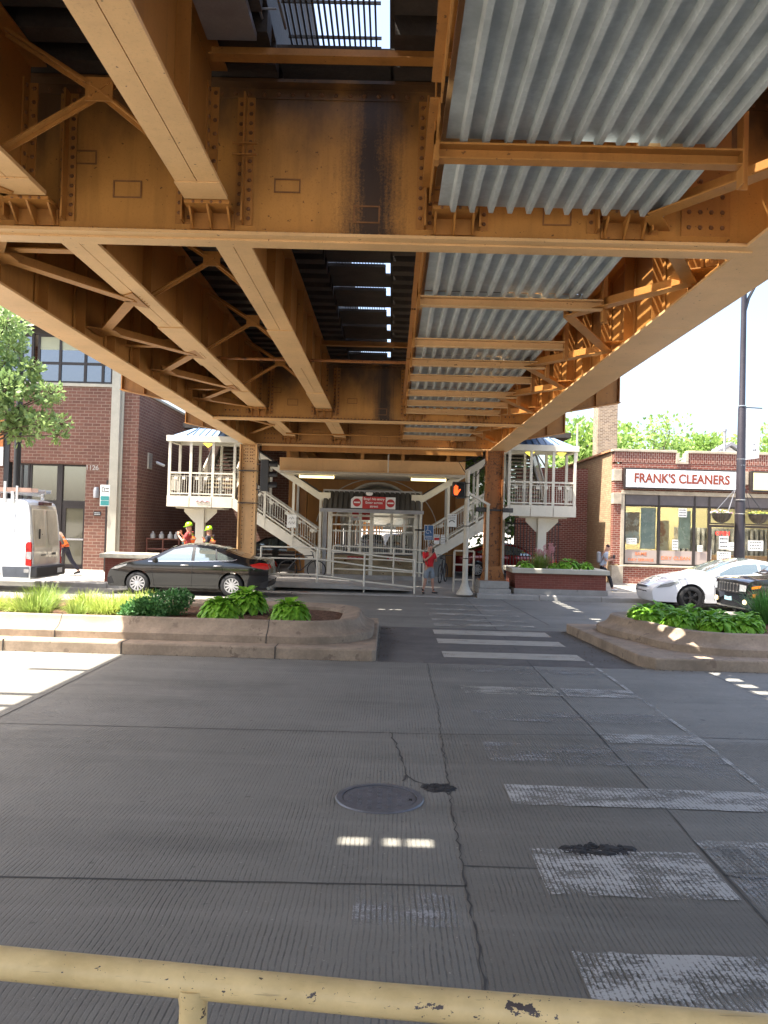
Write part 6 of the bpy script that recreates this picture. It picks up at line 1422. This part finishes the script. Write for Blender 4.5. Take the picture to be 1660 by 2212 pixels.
pos = [(4.95, 15.6), (5.35, 15.0), (4.85, 14.9), (5.75, 14.4), (5.2, 14.35), (5.3, 15.75), (6.15, 13.95), (5.65, 13.8), (6.05, 14.8), (5.85, 15.6), (6.45, 14.5)]
for (x, y) in pos:
    hosta('bright green hosta in the dense bed on the right median planter', x, y, zM, .40, 130, 1.15, 'hostas packed in the right median bed')
def leafball(name, label, cat, blobs, n, s, mat, loc, stem=None, flat=1.0, grp=None):
    t = thing(name, label, cat, loc, 0, grp); b = MB(); tot = sum(q[3]**2 for q in blobs)
    for bx_, by_, bz_, br in blobs:
        for i in range(int(n*br*br/tot)):
            u = Vector((rnd.gauss(0, 1), rnd.gauss(0, 1), rnd.gauss(0, 1))).normalized(); rr = br*(rnd.random()**.4)*(1+.18*math.sin(7*u.x+bx_*5)*math.sin(6*u.y+3*u.z)); p = Vector((bx_, by_, bz_))+Vector((u.x*rr, u.y*rr, u.z*rr*flat))
            d = (u+Vector((rnd.gauss(0, .7), rnd.gauss(0, .7), rnd.gauss(0, .7)))).normalized(); w_ = d.orthogonal().normalized(); w_ = (w_*math.cos(i)+d.cross(w_)*math.sin(i)); ss = s*rnd.uniform(.6, 1.3)
            b.add([p, p+d*ss*.5+w_*ss*.3, p+d*ss, p+d*ss*.5-w_*ss*.3], [(0, 1, 2, 3)])
    b.build('crown' if stem else 'foliage', mat, t, fix=False)
    return t
leafball('shrub', 'dark green small-leaved shrub in the middle of the left planter', 'shrub', [(-4.35, 14.0, .52, .24), (-4.15, 14.2, .56, .27), (-3.92, 14.5, .60, .25), (-4.48, 13.85, .48, .18), (-4.1, 13.95, .50, .22), (-3.78, 14.7, .68, .17)], 5200, .06, M_shrub, (-4, 14.2, zM))
def grassclump(label, x, y, z, r, n, L, mat, name='ornamental_grass', droop=1.1, grp='grass clumps on the left planter', e0=45, w_=.014):
    b = MB()
    for i in range(n):
        a = rnd.uniform(0, 6.28); f = rnd.random(); e = R(rnd.uniform(e0, 88)); rr = r*math.sqrt(rnd.random())*.55
        blade(b, (x+rr*math.cos(a), y+rr*math.sin(a), z), (math.cos(a)*math.cos(e), math.sin(a)*math.cos(e), math.sin(e)), L*rnd.uniform(.6, 1.1), w_, droop*rnd.uniform(.5, 1.3), 4)
    return tag(b.build(name, mat, loc=(x, y, z), fix=False), label, 'plant', grp)
grassclump('spiky green grass tuft nearest the left edge, in front of the van', -6.5, 15.0, zM, .5, 460, .5, M_grass)
grassclump('pale grass clump with a dark base, second from the left edge', -6.15, 13.9, zM, .5, 420, .45, M_grass)
grassclump('small pale flowering clump between the lime groundcover and the curb', -5.35, 13.7, zM, .22, 180, .3, M_grass)
for i, (x, y) in enumerate(((-5.7, 14.9), (-5.2, 15.2), (-4.9, 14.7), (-5.4, 14.5), (-4.75, 15.4), (-7.2, 14.5), (-5.85, 15.5), (-5.1, 14.3), (-6.6, 14.4), (-4.95, 15.8))):
    grassclump('sunlit lime-green groundcover clump on the left planter', x, y, zM, .48, 420, .36, M_grassy, 'groundcover_plant', 1.6, 'lime groundcover clumps', 25)
grassclump('tall grassy tuft at the right edge of the right median planter', 7.55, 15.9, zM, .5, 420, .75, leafm('iris blades', (.05, .15, .03), (.09, .24, .05), 8, .3), 'ornamental_grass', 1.2, 'grass tufts on the right planter', 50, .03)
grassclump('tall grassy tuft just outside the first one at the far right', 8.5, 15.6, zM, .5, 420, .75, leafm('iris blades dark', (.05, .15, .03), (.09, .24, .05), 8, .3), 'ornamental_grass', 1.2, 'grass tufts on the right planter', 50, .03)
hosta('small hosta on the left side of the brick planter', 4.35, 25.8, .88, .4, 60, 1, 'green plants in the brick planter')
grassclump('pink plumed grass in the brick planter', 4.9, 26.1, .88, .35, 260, .6, M_grass, 'ornamental_grass', .6, None, 55, .02)
b = MB()
for i in range(26):
    x, y, z = 4.95+rnd.uniform(-.25, .3), 26.1+rnd.uniform(-.2, .2), .88; zz = z+rnd.uniform(.5, .85); b.tube((x, y, z), (x+.05, y, zz), .004, 4)
    for k in range(14): p = Vector((x+.05+rnd.gauss(0, .02), y+rnd.gauss(0, .02), zz-rnd.random()*.2)); b.add([p, p+Vector((.02, 0, .02)), p+Vector((0, 0, .05)), p+Vector((-.02, 0, .02))], [(0, 1, 2, 3)])
tag(b.build('flower_plumes', M_pinkgr, loc=(4.95, 26.1, .88), fix=False), 'pink flower plumes standing over the brick planter', 'flowers')
for i, (x, r, l) in enumerate(((5.75, .48, 'tallest broad-leaved plant in the middle of the brick planter'), (6.3, .36, 'lower broad-leaved plant at the right end of the brick planter'), (5.3, .3, 'lime green plant between the plumes and the tallest broad-leaved plant'))):
    hosta(l, x, 25.85, .86, r, 80, 1.2, 'green plants in the brick planter')

def tree(label, x, y, z0, h, trunk_r, blobs, n, s, mat, grp=None, name='tree'):
    t = leafball(name, label, 'tree', blobs, n, s, mat, (x, y, z0), stem=True, flat=.85, grp=grp)
    b = MB(); top = Vector((x, y, z0+h)); b.path([(x, y, z0), (x+.05, y, z0+h*.5), (x, y, z0+h)], [trunk_r, trunk_r*.75, trunk_r*.5], 10)
    for bx_, by_, bz_, br in blobs:
        e = Vector((bx_, by_, bz_)); m = (top+e)/2+Vector((0, 0, -.1*br)); b.path([top-Vector((0, 0, h*.12)), m, e], [trunk_r*.3, trunk_r*.2, trunk_r*.08], 6)
        for i in range(5):
            u = Vector((rnd.gauss(0, 1), rnd.gauss(0, 1), rnd.gauss(0, .6))).normalized()*br*.85; b.path([e, e+u*.6+Vector((0, 0, .05)), e+u], [trunk_r*.12, trunk_r*.07, trunk_r*.03], 4)
    b.build('trunk', M_bark, t, smooth=True, ang=70); return t
tree('leafy street tree at the left edge in front of the brick building', -12.7, 23.1, .1, 4.3, .14,
     [(-10.9+rnd.uniform(-.9, 1.1), 22.6+rnd.uniform(-.7, .7), 5.1+rnd.uniform(-.75, .95), rnd.uniform(.28, .55)) for _ in range(17)]+[(-9.35, 22.4, 4.75, .28), (-9.5, 22.5, 4.45, .25), (-9.7, 22.4, 5.6, .35), (-10.9, 22.6, 6.9, .45), (-11.1, 22.5, 7.6, .6), (-10.6, 22.7, 6.2, .45), (-11.7, 22.8, 6.3, .8), (-12.5, 23, 5.6, 1.2), (-12.4, 23, 7.6, 1.5), (-10.3, 22.5, 6.35, .3)], 9000, .16, M_crown)
def fartree(label, x, y, zc, r, k=7, n=2600, s=.38, grp='trees behind the cleaners', sparse=1.0):
    bl = [(x+rnd.uniform(-.8, .8)*r, y+rnd.uniform(-.6, .6)*r, zc+rnd.uniform(-.7, .75)*r, r*rnd.uniform(.35, .6)) for _ in range(k)]
    tree(label, x, y, 0, zc-r*.4, .22, bl, int(n*sparse), s, M_far, grp)
fartree('bright green tree between the right stair roof and the brick chimney', 11.0, 52, 6.6, 3.4, 9, 3600)
fartree('light green tree just right of the brick chimney', 17.0, 60, 7.2, 2.9)
fartree('sparse tall tree above the notch of the shop parapet', 20.0, 62, 8.0, 3.3, 7, 1500, .3)
fartree('light green tree between the parapet notch and the street lamp', 23.5, 64, 7.2, 2.7)
fartree('yellow-green tree at the right edge behind the billboard frame', 32.5, 64, 8.2, 4.0)
fartree('leafy tree behind the right staircase railing', 5.6, 44, 4.2, 2.8, 8, 2800, .3)
fartree('tree showing beside the exit gate on the far right of the station', 3.2, 52, 4.5, 2.6, 6, 2200, .3, 'trees beyond the station')
for i, (x, y) in enumerate(((-16, 80), (-14, 120), (22, 100), (40, 95), (55, 90), (-30, 80))):
    fartree('distant bushy tree on the skyline beyond the station', x, y, 5.5, 5, 8, 1300, .8, 'distant trees beyond the station')
# ------------------------------------------------------------------ people (local x = facing, y = left, z = up)
M_skin = plain('skin', (.42, .22, .15), .5, 0, .08, 8); M_hair = plain('dark hair', (.03, .015, .012), .7); M_hairg = plain('grey hair', (.16, .14, .13), .8)
def skinmesh(name, nodes, edges, mat, parent, sub=2, root=0):
    me = bpy.data.meshes.new(name); me.from_pydata([n[0] for n in nodes], edges, []); o = bpy.data.objects.new(name, me); C.objects.link(o)
    m = o.modifiers.new('skin', 'SKIN'); m.use_smooth_shade = True
    sv = me.skin_vertices[0].data
    for i, n in enumerate(nodes):
        r = n[1]; sv[i].radius = (r, r) if not isinstance(r, tuple) else r; sv[i].use_root = (i == root)
    s2 = o.modifiers.new('sub', 'SUBSURF'); s2.levels = sub; s2.render_levels = sub
    bpy.context.view_layer.update()
    m2 = bpy.data.meshes.new_from_object(o.evaluated_get(bpy.context.evaluated_depsgraph_get())); bpy.data.objects.remove(o); bpy.data.meshes.remove(me)
    m2.name = name; m2.materials.clear(); m2.materials.append(mat)
    for p in m2.polygons: p.use_smooth = True
    o = bpy.data.objects.new(name, m2); C.objects.link(o); o.parent = parent; return o
def V3(*a): return Vector(a)
def person(label, loc, rz, P, H=1.7, top=None, sleeve='short', topcol=(.4, .02, .02), legs='long', legcol=(.02, .02, .03), shoe=(.02, .02, .02), hair=M_hair, vest=False, helmet=False, hold=None, mask=False, bag=None):
    t = thing('person', label, 'person', (0, 0, 0)); k = H/1.7
    g = lambda n: Vector(P[n])*k
    pel, bel, che, nec, hd = g('pelvis'), g('belly'), g('chest'), g('neck'), g('head')
    up = (hd-nec).normalized()
    N = [(pel, (.145*k, .115*k)), (bel, (.13*k, .105*k)), (che, (.155*k, .11*k)), (nec, .058*k), (hd-up*.04*k, (.072*k, .085*k)), (hd+up*.06*k, (.078*k, .095*k)), (hd+up*.125*k, (.05*k, .06*k))]
    E = [(0, 1), (1, 2), (2, 3), (3, 4), (4, 5), (5, 6)]
    f = Vector(P.get('face', (1, 0, 0))).normalized(); N.append((hd+f*.098*k-up*.0, .013*k)); E.append((4, 7))   # nose
    side = up.cross(f).normalized()
    for sg in (-1, 1): N.append((hd+side*sg*.085*k, .014*k)); E.append((4, len(N)-1))   # ears
    fin = []
    for sd in 'LR':
        sh, el, wr, ha = g('sh'+sd), g('el'+sd), g('wr'+sd), g('ha'+sd)
        i = len(N); N += [(sh, .058*k), (el, .04*k), (wr, .027*k), (wr.lerp(ha, .75), (.038*k, .018*k))]; E += [(2, i), (i, i+1), (i+1, i+2), (i+2, i+3)]
        fin.append((i+3, wr, ha, sd))
    for sd in 'LR':
        hp, kn, an, to = g('hp'+sd), g('kn'+sd), g('an'+sd), g('to'+sd)
        i = len(N); N += [(hp, .088*k), (hp.lerp(kn, .5), .075*k), (kn, .056*k), (kn.lerp(an, .4), .055*k), (an, .034*k), (to, .035*k)]; E += [(0, i), (i, i+1), (i+1, i+2), (i+2, i+3), (i+3, i+4), (i+4, i+5)]
    for pi, wr, ha, sd in fin:
        d = (ha-wr).normalized(); s_ = d.cross(V3(0, 0, 1)); s_ = s_.normalized() if s_.length > .1 else V3(0, 1, 0); c_ = s_.cross(d); sgn = 1 if sd == 'L' else -1
        for q, L in enumerate((.058, .068, .064, .05)):
            off = s_*(q-1.5)*.019*k; p1 = ha+off; p2 = p1+d*L*.5*k+c_*(-.006)*k; p3 = p2+d*L*.35*k+c_*(-.02)*k
            i = len(N); N += [(p1, .0085*k), (p2, .008*k), (p3, .007*k)]; E += [(pi, i), (i, i+1), (i+1, i+2)]
        i = len(N); b0 = wr.lerp(ha, .45)+s_*sgn*-.035*k; N += [(b0, .011*k), (b0+d*.035*k-s_*sgn*.012*k-c_*.01*k, .009*k)]; E += [(pi, i), (i, i+1)]
    skinmesh('body', [(tuple(n[0]), n[1]) for n in N], E, M_skin, t, 1)
    # shirt
    e_ = 1.13; S = [(pel.lerp(bel, .2), (.165*k, .135*k)), (bel, (.155*k, .13*k)), (che, (.175*k, .13*k)), (che.lerp(nec, .7), (.085*k, .08*k))]; SE = [(0, 1), (1, 2), (2, 3)]
    for sd in 'LR':
        sh, el, wr = g('sh'+sd), g('el'+sd), g('wr'+sd); i = len(S); S += [(sh, .078*k), (sh.lerp(el, .75), .068*k)]; SE += [(2, i), (i, i+1)]
        if sleeve == 'long': S += [(el, .056*k), (el.lerp(wr, .92), .04*k)]; SE += [(i+1, i+2), (i+2, i+3)]
    skinmesh('shirt', [(tuple(n[0]), n[1]) for n in S], SE, plain('shirt cloth', topcol, .85, 0, .12, 12), t, 1, 1)
    if vest:
        s = NT('hi-vis vest'); z = s.xyz(s.obj())[2]; mid = float(che.z)+.02; c = s.mix(s.ramp(z, mid-.01, mid+.01), (.75, .12, .01), (.45, .62, .02))
        st = s.ramp(s.math('ABSOLUTE', s.math('SUBTRACT', z, mid-.10)), .03, .02); st2 = s.ramp(s.math('ABSOLUTE', s.math('SUBTRACT', z, mid+.02)), .025, .018); c = s.mix(s.math('MAXIMUM', st, st2), c, (.42, .30, .2)); s.base(c, .6)
        Vn = [(pel.lerp(bel, -.25), (.185*k, .16*k)), (bel, (.172*k, .15*k)), (che.lerp(bel, .25), (.186*k, .15*k)), (che.lerp(nec, .4), (.14*k, .11*k)), (che.lerp(nec, .75), (.09*k, .085*k))]
        skinmesh('safety_vest', [(tuple(n[0]), n[1]) for n in Vn], [(0, 1), (1, 2), (2, 3), (3, 4)], s.m, t, 1, 1)
    # trousers or shorts
    T = [(pel.lerp(bel, .35), (.152*k, .125*k)), (pel, (.16*k, .13*k))]; TE = [(0, 1)]
    for sd in 'LR':
        hp, kn, an = g('hp'+sd), g('kn'+sd), g('an'+sd); i = len(T)
        if legs == 'short': T += [(hp, .105*k), (hp.lerp(kn, .5), .1*k), (hp.lerp(kn, .98), .095*k)]; TE += [(1, i), (i, i+1), (i+1, i+2)]
        else: T += [(hp, .1*k), (kn, .07*k), (kn.lerp(an, .5), .066*k), (an+V3(0, 0, .02), .055*k)]; TE += [(1, i), (i, i+1), (i+1, i+2), (i+2, i+3)]
    skinmesh('shorts' if legs == 'short' else 'trousers', [(tuple(n[0]), n[1]) for n in T], TE, plain('leg cloth', legcol, .85, 0, .12, 12), t, 1, 1)
    for sd in 'LR':
        an, to = g('an'+sd), g('to'+sd); d = (to-an); d2 = V3(d.x, d.y, 0).normalized() if V3(d.x, d.y, 0).length > .01 else V3(1, 0, 0)
        skinmesh('shoe', [(tuple(an-d2*.05*k+V3(0, 0, -.035)), (.043*k, .04*k)), (tuple(an.lerp(to, .5)+V3(0, 0, -.012)), (.048*k, .038*k)), (tuple(to+d2*.05*k), (.042*k, .028*k))], [(0, 1), (1, 2)], plain('shoe', shoe, .6), t, 2, 0)
        if legs == 'short': skinmesh('sock', [(tuple(an), .042*k), (tuple(an+V3(0, 0, .09)), .044*k)], [(0, 1)], plain('dark sock', (.02, .02, .025), .9), t, 1, 0)
    if helmet:
        b = MB(); hs = [(0, .135), (.05, .128), (.09, .10), (.112, .055), (.118, .02), (.118, .0), (.10, .0)]
        b.lathe([(r*k, z*k) for r, z in hs], (0, 0, 0), 18); b.prism([(.10*k, -.07*k), (.17*k, -.05*k), (.18*k, 0), (.17*k, .05*k), (.10*k, .07*k)], 'z', -.005*k, .01*k)
        for i in (-1, 0, 1): b.bx(-.06*k, .06*k, (i*.05-.008)*k, (i*.05+.008)*k, .11*k, .138*k)
        q = V3(0, 0, 1).rotation_difference(up).to_matrix().to_4x4(); M_ = Matrix.Translation(hd+up*.035*k) @ q @ Matrix.Rotation(math.atan2(f.y, f.x), 4, 'Z')
        b.v = [tuple(M_ @ Vector(p)) for p in b.v]; o = b.build('safety_helmet', plain('lime helmet', (.30, .62, .02), .3), t, smooth=True)
    else:
        skinmesh('hair', [(tuple(hd+up*.03*k-f*.045*k), (.078*k, .075*k)), (tuple(hd+up*.10*k-f*.015*k), (.088*k, .088*k)), (tuple(hd+up*.135*k-f*.0*k), (.05*k, .05*k))], [(0, 1), (1, 2)], hair, t, 2, 0)
    for sg in (-1, 1):
        b = MB(); c_ = hd+f*.083*k+side*sg*.03*k+up*.028*k; b.lathe([(0, -.009), (.009, 0), (0, .009)], tuple(c_), 8); b.build('eye', M_ink, t)
    b = MB(); c_ = hd+f*.088*k-up*.04*k; b.beam(c_-side*.022*k, c_+side*.022*k, .006, .008); b.build('mouth', plain('lips', (.3, .08, .07), .5), t)
    if mask: b = MB(); c_ = hd+f*.085*k-up*.03*k; b.lathe([(0, .05*k), (.045*k, .035*k), (.055*k, 0), (.04*k, -.04*k), (0, -.05*k)], tuple(c_-f*.03*k), 12); b.build('face_mask', M_white, t, smooth=True)
    if bag:
        b = MB(); c_ = che.lerp(bel, .5)-f*.19*k; b.bx(c_.x-.07, c_.x+.06, c_.y-.13, c_.y+.13, c_.z-.2, c_.z+.18); b.build('backpack', plain('bag', bag, .8), t, bevel=.05)
    shift_all(t, loc, rz)
    if hold:
        hp_ = Matrix.Rotation(rz, 4, 'Z') @ (g('ha'+hold)+(g('ha'+hold)-g('wr'+hold)).normalized()*.04+V3(.0, 0, .03)); c_ = hp_+Vector(loc)
        b = MB(); b.bx(c_.x-.04, c_.x+.04, c_.y-.012, c_.y+.0, c_.z-.07, c_.z+.09); tag(b.build('phone', M_black, loc=tuple(c_), bevel=.005), 'dark phone held up by the '+{'R': 'person in the red shirt', 'L': 'striding pedestrian'}[hold], 'phone')
    return t
# relaxed standing pose
base = dict(pelvis=(0, 0, .93), belly=(.0, 0, 1.08), chest=(.0, 0, 1.28), neck=(0, 0, 1.45), head=(.02, 0, 1.57), face=(1, 0, -.1),
    shL=(0, .18, 1.38), shR=(0, -.18, 1.38), elL=(-.02, .23, 1.1), elR=(-.02, -.23, 1.1), wrL=(.05, .24, .87), wrR=(.05, -.24, .87), haL=(.07, .235, .79), haR=(.07, -.235, .79),
    hpL=(0, .09, .86), hpR=(0, -.09, .86), knL=(.02, .10, .48), knR=(.02, -.10, .48), anL=(0, .11, .085), anR=(0, -.11, .085), toL=(.14, .13, .035), toR=(.14, -.13, .035))
def pose(**k): d = dict(base); d.update(k); return d
person('person in red shirt and grey shorts looking at a phone at the kerb', (1.24, 25.3, .05), R(-62),
    pose(knL=(.03, .13, .48), knR=(.02, -.15, .48), anL=(.02, .17, .085), anR=(0, -.22, .085), toL=(.15, .22, .035), toR=(.13, -.27, .035), head=(.05, 0, 1.56), face=(1, 0, -.45),
         elR=(.08, -.24, 1.12), wrR=(.27, -.10, 1.32), haR=(.30, -.06, 1.40), elL=(.05, .25, 1.12), wrL=(.24, .12, 1.16), haL=(.30, .06, 1.18)), H=1.56, topcol=(.55, .015, .02), legs='short', legcol=(.22, .25, .28), hair=M_hairg, hold='R', bag=(.03, .03, .035))
person('pedestrian in a grey-blue shirt and dark trousers striding right past the brick planter', (7.28, 27.3, .15), R(-6),
    pose(pelvis=(-.04, 0, .90), belly=(-.02, 0, 1.05), chest=(.03, 0, 1.25), neck=(.07, 0, 1.41), head=(.12, 0, 1.52), face=(1, 0, -.35), shL=(.04, .18, 1.35), shR=(.04, -.18, 1.35),
         elR=(.02, -.25, 1.08), wrR=(.26, -.2, 1.13), haR=(.33, -.18, 1.15), elL=(.03, .25, 1.08), wrL=(.25, .17, 1.14), haL=(.33, .13, 1.16), hpL=(-.04, .09, .84), hpR=(-.04, -.09, .84),
         knR=(.2, -.08, .50), anR=(.30, -.08, .10), toR=(.44, -.09, .06), knL=(-.06, .09, .46), anL=(-.36, .09, .15), toL=(-.24, .09, .05)), H=1.62, topcol=(.34, .38, .46), legcol=(.015, .015, .022), shoe=(.5, .5, .5), hair=plain('auburn hair', (.05, .015, .015), .7), hold='L', bag=(.30, .30, .32))
person('helmeted worker in a red-sleeved shirt and vest raising both hands beside the pillar', (-7.06, 28.0, .15), R(178),
    pose(elR=(.10, -.26, 1.13), wrR=(.30, -.14, 1.34), haR=(.30, -.10, 1.43), elL=(.12, .24, 1.12), wrL=(.32, .08, 1.30), haL=(.33, .06, 1.39), face=(1, .1, -.1)), H=1.92, topcol=(.28, .03, .03), legcol=(.02, .025, .04), vest=True, helmet=True, mask=True)
person('helmeted worker in dark sleeves and vest standing behind the black sedan', (-6.42, 28.3, .15), R(165),
    pose(elR=(.08, -.24, 1.12), wrR=(.24, -.1, 1.25), haR=(.26, -.05, 1.33), face=(1, -.1, -.2)), H=1.80, topcol=(.02, .02, .03), sleeve='long', legcol=(.02, .02, .03), vest=True, helmet=True)
person('worker in an orange vest stepping out of sight behind the white van', (-11.35, 27.55, .15), R(180),
    pose(pelvis=(-.10, 0, .88), belly=(-.02, 0, 1.02), chest=(.12, 0, 1.20), neck=(.24, 0, 1.34), head=(.32, 0, 1.44), face=(1, 0, -.3), shL=(.13, .18, 1.29), shR=(.13, -.18, 1.29), elL=(.2, .22, 1.02), wrL=(.36, .18, .88), haL=(.42, .16, .83), elR=(.2, -.22, 1.02), wrR=(.36, -.18, .88), haR=(.42, -.16, .83),
         hpL=(-.1, .09, .82), hpR=(-.1, -.09, .82), knL=(.12, .09, .5), anL=(.12, .09, .1), toL=(.26, .1, .04), knR=(-.26, -.09, .48), anR=(-.52, -.09, .15), toR=(-.40, -.1, .05)), H=1.88, topcol=(.15, .12, .1), legcol=(.03, .03, .045), vest=True, helmet=True)
